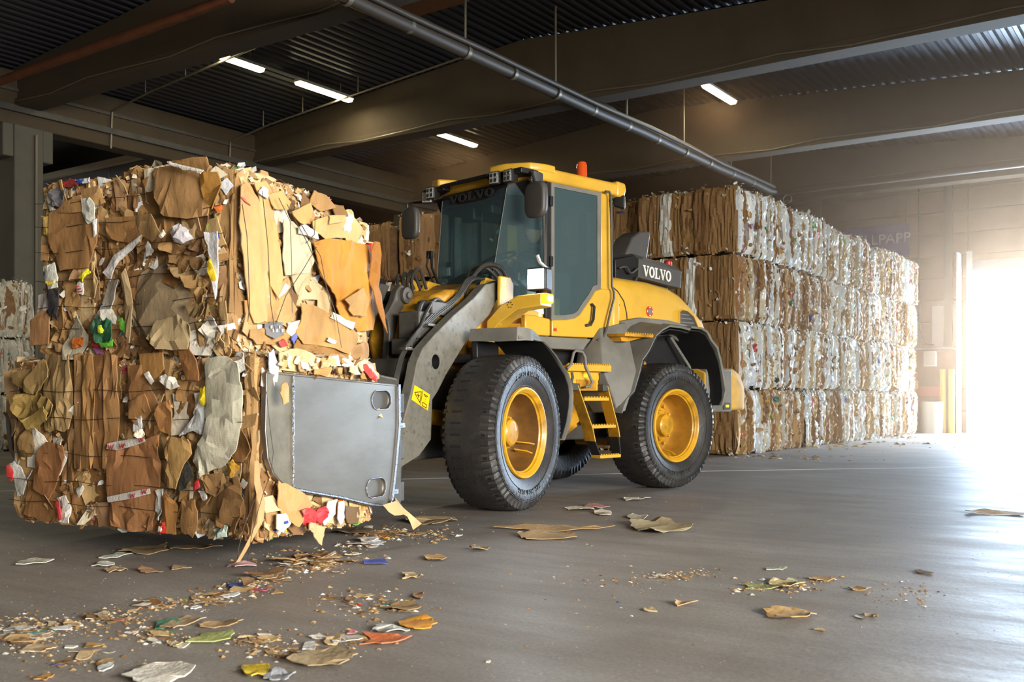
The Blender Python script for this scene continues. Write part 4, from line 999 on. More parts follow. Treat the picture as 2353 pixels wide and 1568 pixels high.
HL('f', 'paper_piece', [(486, 892), (498, 888), (500, 925), (490, 934), (485, 915)], '#e0c824', 'paper', lift=.09, label='yellow film by the white sheet')
HL('f', 'paper_piece', [(478, 940), (490, 935), (497, 980), (488, 1000), (470, 990), (440, 1000), (460, 975)], '#b8b8b4', 'paper', lift=.08, crumple=.02)
HL('f', 'paper_piece', [(42, 1066), (52, 1060), (66, 1075), (78, 1108), (70, 1136), (54, 1140), (48, 1105)], '#cfccc0', 'paper', lift=.06, label='white and red carton at the left corner')
HL('f', 'paper_piece', [(38, 1070), (46, 1064), (50, 1085), (46, 1106), (38, 1090)], '#b82828', 'paper', lift=.07)
HL('f', 'paper_piece', [(155, 1142), (172, 1136), (186, 1165), (184, 1200), (162, 1196), (157, 1170)], '#dcd2c6', 'paper', lift=.085, label='white and red printed carton')
HL('f', 'paper_piece', [(158, 1150), (165, 1148), (172, 1190), (164, 1194)], '#b82c2c', 'paper', lift=.095)
HL('f', 'paper_piece', [(202, 1120), (216, 1112), (218, 1120), (206, 1142)], '#cdc6b8', 'paper', lift=.08)
HL('f', 'paper_piece', [(392, 1200), (408, 1196), (412, 1220), (394, 1222)], '#c83828', 'paper', lift=.10, label='small red carton corner with a white ring')
HL('f', 'paper_piece', [(397, 1206), (406, 1205), (407, 1216), (399, 1217)], '#ece4dc', 'paper', lift=.112, skirt=.002)
HL('f', 'paper_piece', [(476, 1108), (488, 1100), (490, 1118), (478, 1126)], '#c02830', 'paper', lift=.11)
HL('f', 'paper_piece', [(478, 1125), (492, 1120), (500, 1145), (490, 1150)], '#dcd4ca', 'paper', lift=.10)
HL('f', 'paper_piece', [(385, 1125), (398, 1120), (400, 1170), (392, 1192), (384, 1170)], '#aeaaa0', 'paper', lift=.10, crumple=.02)
HL('f', 'cardboard_board', [(398, 1140), (412, 1132), (432, 1160), (430, 1225), (404, 1222)], '#8c5f2c', lift=.095)
HL('f', 'cardboard_board', [(448, 1150), (478, 1146), (484, 1200), (470, 1232), (446, 1215)], '#8a6438', lift=.10, cuts=3)
HL('f', 'cardboard_board', [(495, 1090), (540, 1085), (545, 1120), (520, 1140), (498, 1125)], '#936f42', lift=.10, cuts=3, crumple=.02)
HL('f', 'cardboard_board', [(530, 1115), (575, 1090), (585, 1150), (570, 1215), (535, 1228), (522, 1180)], '#7e5c34', lift=.09, cuts=3, crumple=.03)
HL('f', 'paper_piece', [(546, 1070), (560, 1055), (575, 1070), (560, 1098), (548, 1090)], '#c8942c', 'paper', lift=.09)
HL('f', 'paper_piece', [(512, 1215), (530, 1196), (552, 1205), (552, 1228), (524, 1236)], '#b8c8bc', 'paper', lift=.09, crumple=.03)
HL('f', 'paper_piece', [(585, 880), (602, 878), (610, 900), (606, 930), (592, 925)], '#e0c6a0', 'card', lift=.12, label='tan flap by the clamp', m='card') if False else None
# lower bale, right face (above and below the clamp)
HL('s', 'paper_piece', [(594, 812), (608, 804), (618, 840), (614, 880), (604, 890), (596, 850)], '#b8bcc8', 'paper', lift=.08, label='bluish plastic film at the corner')
HL('s', 'cardboard_board', [(598, 885), (606, 878), (616, 890), (614, 925), (602, 930), (594, 905)], '#c49a62', lift=.16, label='tan flap in front of the clamp')
HL('s', 'cardboard_board', [(620, 812), (660, 800), (700, 818), (704, 848), (660, 856), (625, 850)], '#d0b482', lift=.07, crumple=.03)
HL('s', 'cardboard_board', [(698, 822), (734, 826), (740, 840), (736, 866), (706, 860)], '#c89a5c', lift=.08, tilt=(.1, .3))
for i in range(26):
    x_ = 612+i*8.6+rnd.uniform(-3, 3); y_ = 828+i*1.1+rnd.uniform(-16, 12); w_ = rnd.uniform(7, 16)
    cl = rnd.choice(['#d8c094', '#e0d2b4', '#c89a60', '#ddd8cc', '#b98a50', '#e2dccc', '#b03430', '#caa878', '#ddd0b0', '#b07c48'])
    HL('s', 'torn_cardboard' if i % 3 else 'paper_piece', [(x_, y_-w_*.8), (x_+w_*.7, y_-w_*rnd.uniform(.2, 1)), (x_+w_*rnd.uniform(.6, 1), y_+w_*.7), (x_-w_*.2, y_+w_*rnd.uniform(.4, 1.1))], cl, 'card' if i % 3 else 'paper', lift=.09+.02*rnd.random(), tilt=(rnd.uniform(-.5, .5), rnd.uniform(-.6, .3)), fold=rnd.uniform(-.3, .4), crumple=.02)
HL('s', 'paper_piece', [(797, 842), (808, 836), (832, 868), (830, 878), (815, 870)], '#c43028', 'paper', lift=.12, label='red and white carton above the clamp')
HL('s', 'paper_piece', [(808, 838), (818, 838), (834, 862), (832, 874)], '#ece6da', 'paper', lift=.13)
HL('s', 'cardboard_board', [(608, 1105), (640, 1115), (680, 1140), (690, 1160), (655, 1210), (625, 1190), (607, 1150)], '#b88e56', lift=.09, cuts=3, crumple=.02, label='pale carton panel below the clamp')
HL('s', 'plastic_bag', [(655, 1170), (680, 1165), (700, 1185), (690, 1210), (668, 1205)], '#c0282c', 'paper', lift=.10, crumple=.03, label='red crumpled bag')
HL('s', 'plastic_bag', [(694, 1170), (712, 1160), (718, 1180), (704, 1206), (694, 1195)], '#b82430', 'paper', lift=.11, crumple=.03)
HL('s', 'paper_piece', [(725, 1150), (745, 1145), (740, 1180), (718, 1205), (712, 1195)], '#d4d8b8', 'paper', lift=.10)
HL('s', 'paper_piece', [(748, 1152), (765, 1150), (766, 1190), (756, 1206), (748, 1190)], '#d8d4cc', 'paper', lift=.10)
HL('s', 'paper_piece', [(608, 1180), (625, 1178), (640, 1200), (622, 1222), (606, 1215)], '#dcd4b8', 'paper', lift=.10)
HL('s', 'paper_piece', [(618, 1196), (622, 1194), (624, 1200), (619, 1202)], '#2848b0', 'paper', lift=.12, skirt=.002, cuts=0)
HL('s', 'cardboard_board', [(775, 1160), (810, 1165), (810, 1205), (778, 1200)], '#6a5234', lift=.06)
HL('s', 'cardboard_board', [(668, 1198), (685, 1200), (704, 1210), (700, 1228), (694, 1250), (686, 1236), (682, 1222), (668, 1214)], '#c8a878', lift=.13, label='pale rag hanging below the bale', fold=.3)
# long strip hanging from the corner to the floor
b = MB(True); st = [(590, 1060), (594, 1110), (600, 1160), (598, 1200), (580, 1240), (560, 1268), (545, 1292)]
wd_ = [.035, .05, .055, .05, .045, .04, .03]
secs = []
for i, ((x_, y_), w_) in enumerate(zip(st, wd_)):
    R, Z = FF.on_side(1.19+.01*math.sin(i*2), x_, y_); Z = max(Z, .004)
    secs.append([(R-w_/2-LO[0], 1.19-LO[1], Z-LO[2]), (R-LO[0], 1.205-LO[1], Z-LO[2]+.004), (R+w_/2-LO[0], 1.19-LO[1], Z-LO[2]+.006), (R-LO[0], 1.188-LO[1], Z-LO[2])])
b.loft(secs); o = b.build('hanging_strip', M['card'], low, color=lin('#c49a66')); o['label'] = 'torn cardboard strip hanging from the corner to the floor'
# baling wires: across the left face, down the right face
def wire(parent, org, pts, r_=.0022):
    b = MB(True); b.tube([(p[0]-org[0], p[1]-org[1], p[2]-org[2]) for p in pts], r_, 5); return b.build('baling_wire', M['wire'], parent)
for y_ in (435, 492, 555, 625, 690, 745):
    z_ = H-(y_-912)*6.2/2330
    wire(upp, UO, [(UF.c-.075-.012*math.sin(k*1.9+y_), UO[1]-.84+.0+1.68*k/14, z_+.008*math.sin(k*1.3+y_)-.02*math.sin(PI*k/14)) for k in range(15)])
for y_ in (898, 965, 1052, 1120, 1172):
    z_ = H-(y_-912)*6.2/2330
    wire(low, LO, [(LF.c-.085-.012*math.sin(k*1.9+y_), -1.04+2.12*k/16, z_+.008*math.sin(k*1.3+y_)) for k in range(17)])
for pxs in ([(552, 470), (560, 540), (568, 600), (570, 700), (562, 740)], [(598, 440), (608, 560), (620, 700), (628, 760)], [(636, 455), (660, 510), (668, 600), (668, 720)], [(655, 470), (700, 560), (745, 650), (768, 720), (778, 800)],
            [(723, 568), (690, 620), (655, 680), (630, 745)], [(690, 520), (730, 590), (752, 680), (766, 740)], [(720, 500), (716, 540), (700, 560)]):
    wire(upp, UO, [(lambda q: (q[0], US.c+.135+.01*math.sin(i*2), q[1]))(FF.on_side(US.c+.12, *p)) for i, p in enumerate(pxs)], .0025)
wire(low, LO, [(lambda q: (q[0], 1.24, q[1]))(FF.on_side(1.22, *p)) for p in [(606, 900), (614, 980), (622, 1040), (616, 1090), (600, 1130), (585, 1180), (572, 1230), (562, 1290)]], .002)
wire(low, LO, [(lambda q: (q[0], 1.17, q[1]))(FF.on_side(1.22, *p)) for p in [(600, 1150), (575, 1215), (564, 1260), (560, 1294)]], .002)

# ================================================================== THE WHEEL LOADER
loader = thing('wheel_loader', 'yellow articulated wheel loader carrying two bales in a steel clamp', 'loader', JOINT, 0)
def FB(): return MB(True)
def put(b, name, m, k='r', parent=None, label=None, **kw):
    o = b.build(name, m, parent or loader, **kw)
    if parent is None or parent is loader: o.rotation_euler = (0, 0, (FR if k == 'r' else FF).rot)
    if label: o['label'] = label
    return o
WB, TR, SC = 1.556, .685, .86
# ---- wheels
def tyre_profile(i, j, q, r):
    if j in (5, 6, 12, 13):
        hsh = ((i//4)*7919 % 13)/13.0
        if i % 4 == 0: return q*(.95+.02*hsh), r-.016-.014*hsh
        if i % 4 == 1 and hsh > .5: return q*.97, r-.012
        return q*(1+.006*math.sin(i*1.9)), r+.004*math.sin(i*2.7)
    return q, r
def wheel(k, R, side, nearest=None):
    fr_ = FR if k == 'r' else FF
    e = empty_part('wheel', loader, fr_.rot + (0 if side > 0 else PI))
    a = fr_.rot
    e.location = (math.cos(a)*R+math.sin(a)*SC*side, math.sin(a)*R-math.cos(a)*SC*side, TR)
    # local: s outward = -y
    prof = [(.175, .385), (.215, .42), (.240, .48), (.252, .545), (.246, .60), (.236, .640), (.205, .676), (.10, .684), (0, .686), (-.10, .684), (-.18, .682), (-.205, .678), (-.205, .676), (-.236, .640), (-.246, .60), (-.252, .545), (-.240, .48), (-.215, .42), (-.175, .385)]
    prof = [(.175, .385), (.205, .405), (.232, .46), (.250, .53), (.252, .575), (.246, .625), (.222, .668), (.15, .681), (.05, .686), (-.05, .686), (-.15, .681), (-.19, .676), (-.222, .668), (-.246, .625), (-.252, .575), (-.250, .53), (-.232, .46), (-.205, .405), (-.175, .385)]
    b = FB(); b.lathe(prof, (0, 0), 260, tyre_profile); ty = b.build('tyre', M['rubber'], e, smooth=28)
    b = FB()
    for rr_, w_ in ((.415, .004), (.50, .0035), (.585, .005), (.60, .003)):
        q0 = .207 if rr_ < .42 else (.243 if rr_ < .55 else .2515)
        b.lathe([(q0-.006, rr_-w_), (q0+.0035, rr_-w_*.4), (q0+.0035, rr_+w_*.4), (q0-.006, rr_+w_)], (0, 0), 96)
    b.build('sidewall_ring', M['rubber'], e)
    b = FB()
    for i in range(44):
        a_ = 2*PI*i/44; c_, s_ = math.cos(a_), math.sin(a_)
        for q0, q1 in ((-.125, -.03), (.165, .20), (-.2, -.17)):
            if q0 != -.125 and i % 2: continue
            rr0, rr1 = (.66, .6868) if q0 == -.125 else (.655, .679)
            dt = .009
            b.loft([[(rr0*c_-dt*s_, q0, rr0*s_+dt*c_), (rr1*c_-dt*s_, q0, rr1*s_+dt*c_), (rr1*c_+dt*s_, q0, rr1*s_-dt*c_), (rr0*c_+dt*s_, q0, rr0*s_-dt*c_)],
                    [((rr0)*c_-dt*s_, q1, rr0*s_+dt*c_), (rr1*c_-dt*s_, q1, rr1*s_+dt*c_), (rr1*c_+dt*s_, q1, rr1*s_-dt*c_), (rr0*c_+dt*s_, q1, rr0*s_-dt*c_)]])
    o = b.build('tread_slits', M['rubber_dark'], e, smooth=0); o['kind'] = 'stuff'
    # faint raised lettering on the sidewall
    b = FB()
    for k_, st in ((0, 4.3), (1, 1.2)):
        for i in range(14):
            if (i*7+k_) % 5 == 0: continue
            a_ = st+i*.062; c_, s_ = math.cos(a_), math.sin(a_)
            for rr0, rr1 in ((.500, .512), (.524, .536)) if i % 2 else ((.500, .536),):
                b.loft([[(rr0*c_-.009*s_, .246, rr0*s_+.009*c_), (rr1*c_-.009*s_, .248, rr1*s_+.009*c_), (rr1*c_+.009*s_, .248, rr1*s_-.009*c_), (rr0*c_+.009*s_, .246, rr0*s_-.009*c_)],
                        [(rr0*c_-.009*s_, .2535, rr0*s_+.009*c_), (rr1*c_-.009*s_, .2545, rr1*s_+.009*c_), (rr1*c_+.009*s_, .2545, rr1*s_-.009*c_), (rr0*c_+.009*s_, .2535, rr0*s_-.009*c_)]])
    o = b.build('sidewall_marks', M['rubber'], e, smooth=0); o['kind'] = 'stuff'
    b = FB(); b.lathe([(.205, .402), (.222, .397), (.226, .382), (.216, .368), (.203, .362), (.195, .352), (.178, .349), (.168, .338)], (0, 0), 96)
    b.build('rim', M['rimyel'], e, smooth=30)
    b = FB(); b.lathe([(.168, .338), (.10, .330), (.02, .322), (-.06, .312), (-.085, .295), (-.09, .15), (-.09, .02)], (0, 0), 96)
    b.build('rim_barrel', M['barrel' if k == 'f' else 'barrel_rear'], e, smooth=30, )
    b = FB(); b.lathe([(-.095, .21), (-.055, .205), (-.045, .175), (-.03, .165), (.0, .160), (.01, .135), (.02, .125), (.075, .118), (.09, .10), (.096, .06), (.096, .001)], (0, 0), 48)
    hb = b.build('hub', M['rimyel'], e, smooth=30)
    for i in range(12):
        a_ = 2*PI*i/12; c_, s_ = math.cos(a_), math.sin(a_)
        b = FB(); b.cyl((.235*c_, -.09, .235*s_), (.235*c_, -.045, .235*s_), .017, seg=6); b.build('wheel_nut', M['rimyel'], e)
    for i in range(8):
        a_ = 2*PI*(i+.5)/8; c_, s_ = math.cos(a_), math.sin(a_)
        b = FB(); b.cyl((.145*c_, -.01, .145*s_), (.145*c_, .018, .145*s_), .010, seg=6); b.build('hub_bolt', M['rimyel'], e)
    for i, a_ in enumerate((-.35, -.62) if k == 'f' else (-1.35, -1.6)):
        c_, s_ = math.cos(a_), math.sin(a_); b = FB()
        b.loft([[(.33*c_-.006*s_, -.02, .33*s_+.006*c_), (.27*c_-.006*s_, -.02, .27*s_+.006*c_), (.27*c_+.006*s_, -.02, .27*s_-.006*c_), (.33*c_+.006*s_, -.02, .33*s_-.006*c_)],
                [(.335*c_-.006*s_, .14, .335*s_+.006*c_), (.30*c_-.006*s_, .10, .30*s_+.006*c_), (.30*c_+.006*s_, .10, .30*s_-.006*c_), (.335*c_+.006*s_, .14, .335*s_-.006*c_)]])
        b.build('valve_guard', M['rimyel'], e)
    return e
w1 = wheel('f', -WB, 1); w1['label'] = 'front wheel on the camera side, worn tyre'
w2 = wheel('r', WB, 1); w2['label'] = 'rear wheel on the camera side'
wheel('f', -WB, -1); wheel('r', WB, -1)

# ---- front frame
b = FB(); b.prism([(-2.15, .45), (-.25, .45), (-.15, .9), (-.35, 1.25), (-.7, 1.5), (-1.6, 1.5), (-2.2, 1.15)], -.30, .30); put(b, 'front_frame', M['dgrey'], 'f', bevel=.02)
b = FB(); b.prism([(-1.95, 1.25), (-1.2, 1.15), (-.75, 1.3), (-.62, 1.8), (-.70, 2.08), (-.95, 2.10), (-1.10, 2.02), (-1.55, 1.98), (-1.80, 1.90), (-1.97, 1.72), (-2.03, 1.5)], -.30, .30)
put(b, 'arm_tower', M['yellow_dirty'], 'f', bevel=.06, seg=3, label='orange yellow front frame between the arms, rusty')
for s_ in (-1, 1):
    b = FB(); b.prism([(-1.28, 1.45), (-.62, 1.25), (-.60, 1.75), (-.78, 2.13), (-1.0, 2.14), (-1.12, 1.98)], s_*.30, s_*.36); b.prism([FF.on_side(.58, *p) for p in [(1150, 634), (1174, 637), (1181, 655), (1179, 740), (1150, 748)]], s_*.54, s_*.58)
    b.box((-.95, min(s_*.3, s_*.58), 1.3), (-.72, max(s_*.3, s_*.58), 1.5)); put(b, 'tower_plate', M['yellow'] , 'f', bevel=.012)
b = FB(); b.cyl((-WB, -.62, TR), (-WB, .62, TR), .17, seg=24); b.box((-WB-.22, -.25, TR-.24), (-WB+.22, .25, TR+.24)); put(b, 'front_axle', M['yellow_dirty'], 'f', bevel=.03)
ARM_UP = [(-.96, 2.11), (-1.08, 2.075), (-1.256, 2.04), (-1.483, 1.888), (-1.816, 1.714), (-2.123, 1.526), (-2.302, 1.404), (-2.392, 1.281), (-2.43, 1.158), (-2.474, 1.039), (-2.555, .865), (-2.68, .62), (-2.80, .44), (-2.84, .33)]
ARM_LO = [(-.93, 2.05), (-1.035, 1.93), (-1.10, 1.86), (-1.199, 1.758), (-1.429, 1.619), (-1.604, 1.495), (-1.766, 1.349), (-1.944, 1.185), (-2.068, 1.048), (-2.156, .974), (-2.165, .83), (-2.175, .64), (-2.345, .515), (-2.68, .41)]
HOLE = (-2.102, 1.297)
for s_ in (-1, 1):
    lo_, hi_ = (.40, .50) if s_ > 0 else (-.50, -.40)
    # arm plate with a round hole, built as a strip so the hole is open
    b = FB(); n_ = len(ARM_UP)
    secs = [[(ARM_UP[i][0], lo_, ARM_UP[i][1]), (ARM_UP[i][0], hi_, ARM_UP[i][1]), (ARM_LO[i][0], hi_, ARM_LO[i][1]), (ARM_LO[i][0], lo_, ARM_LO[i][1])] for i in range(n_)]
    b.loft(secs); o = put(b, 'lift_arm', M['grey'], 'f', smooth=30)
    bb = FB().cyl((HOLE[0], lo_-.05, HOLE[1]), (HOLE[0], hi_+.05, HOLE[1]), .062, seg=32).build('cutter', M['dgrey'], loader); bb.rotation_euler = (0, 0, FF.rot)
    md = o.modifiers.new('hole', 'BOOLEAN'); md.object = bb; md.operation = 'DIFFERENCE'; md.solver = 'EXACT'
    dg = bpy.context.evaluated_depsgraph_get(); dg.update()
    me = bpy.data.meshes.new_from_object(o.evaluated_get(dg)); o.modifiers.clear(); o.data = me; bpy.data.objects.remove(bb)
    o.data.set_sharp_from_angle(angle=RAD(30))
    bv = o.modifiers.new('bevel', 'BEVEL'); bv.width = .008; bv.segments = 2; bv.limit_method = 'ANGLE'; bv.angle_limit = RAD(50)
    if s_ > 0: o['label'] = 'big grey spotted lift arm on the camera side'
    b = FB(); b.lathe([(lo_+.002, .0615), (hi_-.004, .0615)], HOLE, 32); put(b, 'hole_shade_sleeve', M['black'], 'f')  # black sleeve and plate paint the shade inside the hole
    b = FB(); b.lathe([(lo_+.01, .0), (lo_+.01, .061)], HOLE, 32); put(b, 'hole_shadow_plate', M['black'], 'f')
    b = FB(); b.cyl((-.98, min(s_*.28, s_*.56), 1.98), (-.98, max(s_*.28, s_*.56), 1.98), .06, seg=24); b.cyl((-.98, s_*.50, 1.98), (-.98, s_*.53, 1.98), .10, seg=28)
    put(b, 'arm_pin', M['dgrey'], 'f', bevel=.006)
    b = FB(); b.cyl((-2.25, s_*.36, .85), (-1.1, s_*.34, .75), .07, seg=18); b.cyl((-2.45, s_*.36, .87), (-2.2, s_*.36, .85), .035, seg=14); put(b, 'lift_cylinder', M['yellow_dirty'], 'f')
b = FB(); b.cyl((-2.25, -.42, 1.22), (-2.25, .42, 1.22), .11, seg=24); put(b, 'arm_crosstube', M['dgrey'], 'f')
# TP linkage: upper lever plates, lower links and tilt cylinders, on both sides of the middle
LEV = [(-1.92, 2.005), (-1.86, 1.985), (-1.80, 1.93), (-1.785, 1.86), (-1.80, 1.60), (-1.82, 1.30), (-1.85, 1.12), (-2.12, 1.10), (-2.13, 1.30), (-2.10, 1.55), (-2.12, 1.66), (-2.17, 1.70), (-2.10, 1.76), (-2.03, 1.85), (-1.99, 1.94)]
for s_ in (-.02, -.34):
    b = FB(); b.prism(LEV, s_-.035, s_+.035); put(b, 'tilt_lever', M['dgrey'], 'f', bevel=.01, label='upright dark tilt lever plate')
    b = FB(); b.cyl((-1.875, s_-.05, 1.905), (-1.875, s_+.075, 1.905), .075, seg=28); b.cyl((-1.875, s_+.075, 1.905), (-1.875, s_+.095, 1.905), .03, seg=20); put(b, 'lever_pin', M['dgrey'], 'f', bevel=.005)
b = FB(); b.cyl((-1.875, -.36, 1.905), (-1.875, .05, 1.905), .05, seg=18); put(b, 'lever_shaft', M['dgrey'], 'f')
for s_ in (-.18,):
    b = FB(); b.prism([(-1.90, 2.0), (-2.02, 2.01), (-2.16, 1.95), (-2.36, 1.62), (-2.58, 1.15), (-2.72, .8), (-2.60, .72), (-2.42, 1.10), (-2.20, 1.56), (-2.0, 1.85)], s_-.06, s_+.06); put(b, 'tilt_link', M['dgrey'], 'f', bevel=.015)
b = FB(); b.prism([(-1.95, 1.35), (-2.05, 1.33), (-2.35, .95), (-2.75, .5), (-2.55, .35), (-2.1, .9), (-1.83, 1.18), (-1.84, 1.29)], .12, .24); put(b, 'bell_crank', M['dgrey'], 'f', bevel=.012, label='dark lower link with a round pin')
b = FB(); b.cyl((-1.93, .10, 1.25), (-1.93, .275, 1.25), .085, seg=28); b.cyl((-1.93, .275, 1.25), (-1.93, .285, 1.25), .045, seg=24); put(b, 'link_pin', M['dgrey'], 'f', bevel=.005)
b = FB(); b.cyl((-1.1, -.18, 1.80), (-1.72, -.18, 1.90), .07, seg=20); b.cyl((-1.72, -.18, 1.90), (-1.86, -.18, 1.905), .035, seg=16); put(b, 'tilt_cylinder', M['yellow_dirty'], 'f')
b = FB(); b.prism([(-1.55, 1.92), (-1.30, 1.90), (-1.22, 2.06), (-1.36, 2.15), (-1.52, 2.10)], -.34, -.26); put(b, 'hose_bracket', M['yellow'], 'f', bevel=.01)
# valve block and hoses on the tower front
b = FB()
b.box((-2.12, .12, 1.50), (-1.82, .34, 1.74)).box((-2.2, .1, 1.36), (-1.95, .32, 1.5)).box((-1.95, .2, 1.72), (-1.6, .36, 1.84)); put(b, 'valve_block', M['dgrey'], 'f', bevel=.012)
for i in range(5):
    b = FB(); b.cyl((-2.16+.07*i, .22+.01*i, 1.42+.08*i), (-2.05+.07*i, .30, 1.46+.085*i), .018, seg=10); put(b, 'hose_fitting', M['chrome'] if i % 3 == 0 else M['dgrey'], 'f')
def hose(pts, r=.016, k='f', m='hose', steps=6, name='hydraulic_hose'):
    P_ = [Vector(p) for p in pts]; out = []
    for i in range(len(P_)-1):
        p0 = P_[max(i-1, 0)]; p1 = P_[i]; p2 = P_[i+1]; p3 = P_[min(i+2, len(P_)-1)]
        for q in range(steps):
            t = q/steps
            out.append(.5*((2*p1)+(p2-p0)*t+(2*p0-5*p1+4*p2-p3)*t*t+(3*p1-p0-3*p2+p3)*t*t*t))
    out.append(P_[-1]); b = FB(); b.tube(out, r, 8); return put(b, name, M[m], k)
for i in range(4):                                    # along the arm
    o_ = .026*i
    hose([(-1.05+o_*.4, .36-o_*.4, 2.12), (-1.28-o_*.2, .36-o_*.4, 2.08+o_*.3), (-1.55, .37-o_*.3, 1.88+o_*.4), (-1.9-o_*.3, .37-o_*.3, 1.70+o_*.35), (-2.2-o_*.4, .37, 1.52+o_*.2), (-2.38-o_*.6, .37, 1.36), (-2.48-o_*.7, .38, 1.18), (-2.56-o_*.8, .40, 1.0), (-2.70-o_*.8, .40, .86)], .0105)
for i in range(3):                                    # loops over the tower top
    hose([(-.70-.05*i, .45, 2.05), (-.78-.06*i, .40-.05*i, 2.24), (-1.0-.04*i, .34-.06*i, 2.26-.03*i), (-1.2-.03*i, .30, 2.10-.03*i), (-1.32, .28-.04*i, 1.92)], .022 if i == 0 else .016)
for i in range(4):                                    # bunch by the lever
    hose([(-1.35-.03*i, -.10-.05*i, 2.02), (-1.50-.04*i, -.08-.05*i, 2.19-.02*i), (-1.68-.03*i, -.04-.03*i, 2.08-.03*i), (-1.80-.03*i, .06-.02*i, 1.80), (-1.88-.02*i, .08-.02*i, 1.5), (-1.90, .06, 1.22)], .015)
for i in range(3):
    hose([(-2.02-.05*i, -.30, 1.70), (-2.12-.05*i, -.28, 1.96), (-2.20-.05*i, -.20, 2.05), (-2.26-.05*i, -.14, 1.92), (-2.34-.05*i, -.14, 1.6), (-2.48-.05*i, -.15, 1.35)], .014)
hose([(-1.78, .26, 1.80), (-1.98, .28, 1.82), (-2.08, .30, 1.72), (-2.10, .30, 1.5), (-2.06, .26, 1.36)], .026)
hose([(-1.62, .28, 1.84), (-1.85, .33, 1.86), (-2.02, .35, 1.74), (-2.2, .36, 1.5)], .016)
for z_, r_ in ((1.02, 2.56), (1.62, 2.02), (1.40, 2.36)):
    b = FB(); b.box((-r_-.05, .335, z_-.012), (-r_+.06, .405, z_+.012)); put(b, 'hose_clamp', M['steel'], 'f', bevel=.004)
b = FB(); b.cyl((-2.66, .40, .93), (-2.74, .40, .82), .026, seg=12).cyl((-2.64, .40, .96), (-2.665, .40, .92), .031, seg=12); put(b, 'hose_coupling', M['chrome'], 'f')
# warning decal on the arm
def decal(name, quad, m, S_, th, k='f', parent=None):
    b = FB(); b.loft([[(a, S_, z) for a, z in quad], [(a, S_+th, z) for a, z in quad]]); return put(b, name, M[m], k, parent, smooth=0)
dec = [(-2.430, 1.096), (-2.200, 1.018), (-2.232, .882), (-2.472, .975)]
d_ = decal('warning_decal', dec, 'decal_y', .500, .003); d_['label'] = 'yellow warning sticker with a black triangle sign'
def dp(u, v):
    a = Vector(dec[0]).lerp(Vector(dec[1]), u); c = Vector(dec[3]).lerp(Vector(dec[2]), u); p = a.lerp(c, v); return (p.x, p.y)
def dline(p, q, w):
    p, q = Vector(dp(*p)), Vector(dp(*q)); n_ = (q-p).normalized(); n_ = Vector((-n_.y, n_.x))*w
    return [tuple(p+n_), tuple(q+n_), tuple(q-n_), tuple(p-n_)]
for p, q in (((.08, .45), (.46, .15)), ((.46, .15), (.46, .85)), ((.46, .85), (.08, .45)), ((.52, .05), (.52, .95))): decal('sign_line', dline(p, q, .0035), 'decal_k', .503, .0012, parent=d_)
for p, q in (((.22, .45), (.38, .55)), ((.30, .35), (.34, .62)), ((.28, .52), (.40, .42)), ((.62, .2), (.88, .2)), ((.66, .27), (.84, .27)), ((.75, .42), (.75, .48)), ((.75, .55), (.75, .6)), ((.62, .72), (.62, .92)), ((.62, .92), (.88, .92)), ((.88, .92), (.88, .72)), ((.88, .72), (.62, .72))): decal('sign_line', dline(p, q, .003), 'decal_k', .503, .0012, parent=d_)

# front fenders
def fender(k, side, top, lo_, hi_, th=.025, lip=0.0):
    "top: list of (R, Z, S inner, S outer)"
    b = FB(); secs = []
    for R, Z, sa, sb in top:
        secs.append((R, Z, sa, sb))
    ringA = []
    for (R, Z, sa, sb) in secs:
        ringA.append([(R, sa*side, Z), (R, (sa*.3+sb*.7)*side, Z+.012), (R, (sb-.03)*side, Z), (R, sb*side, Z-.05), (R, (sb-.018)*side, Z-.05), (R, (sb-.05)*side, Z-th), (R, sa*side, Z-th)])
    b.loft(ringA); return b
FT = [(-1.70, 1.595, .60, 1.09), (-1.66, 1.60, .60, 1.11), (-1.58, 1.60, .60, 1.12), (-1.48, 1.595, .60, 1.12), (-1.38, 1.58, .60, 1.11), (-1.28, 1.545, .60, 1.11), (-1.15, 1.48, .60, 1.11), (-1.02, 1.40, .60, 1.115), (-.90, 1.31, .60, 1.12), (-.78, 1.22, .60, 1.12), (-.70, 1.12, .60, 1.12), (-.675, 1.02, .60, 1.12), (-.69, .90, .60, 1.12), (-.74, .76, .60, 1.12), (-.84, .60, .60, 1.11)]
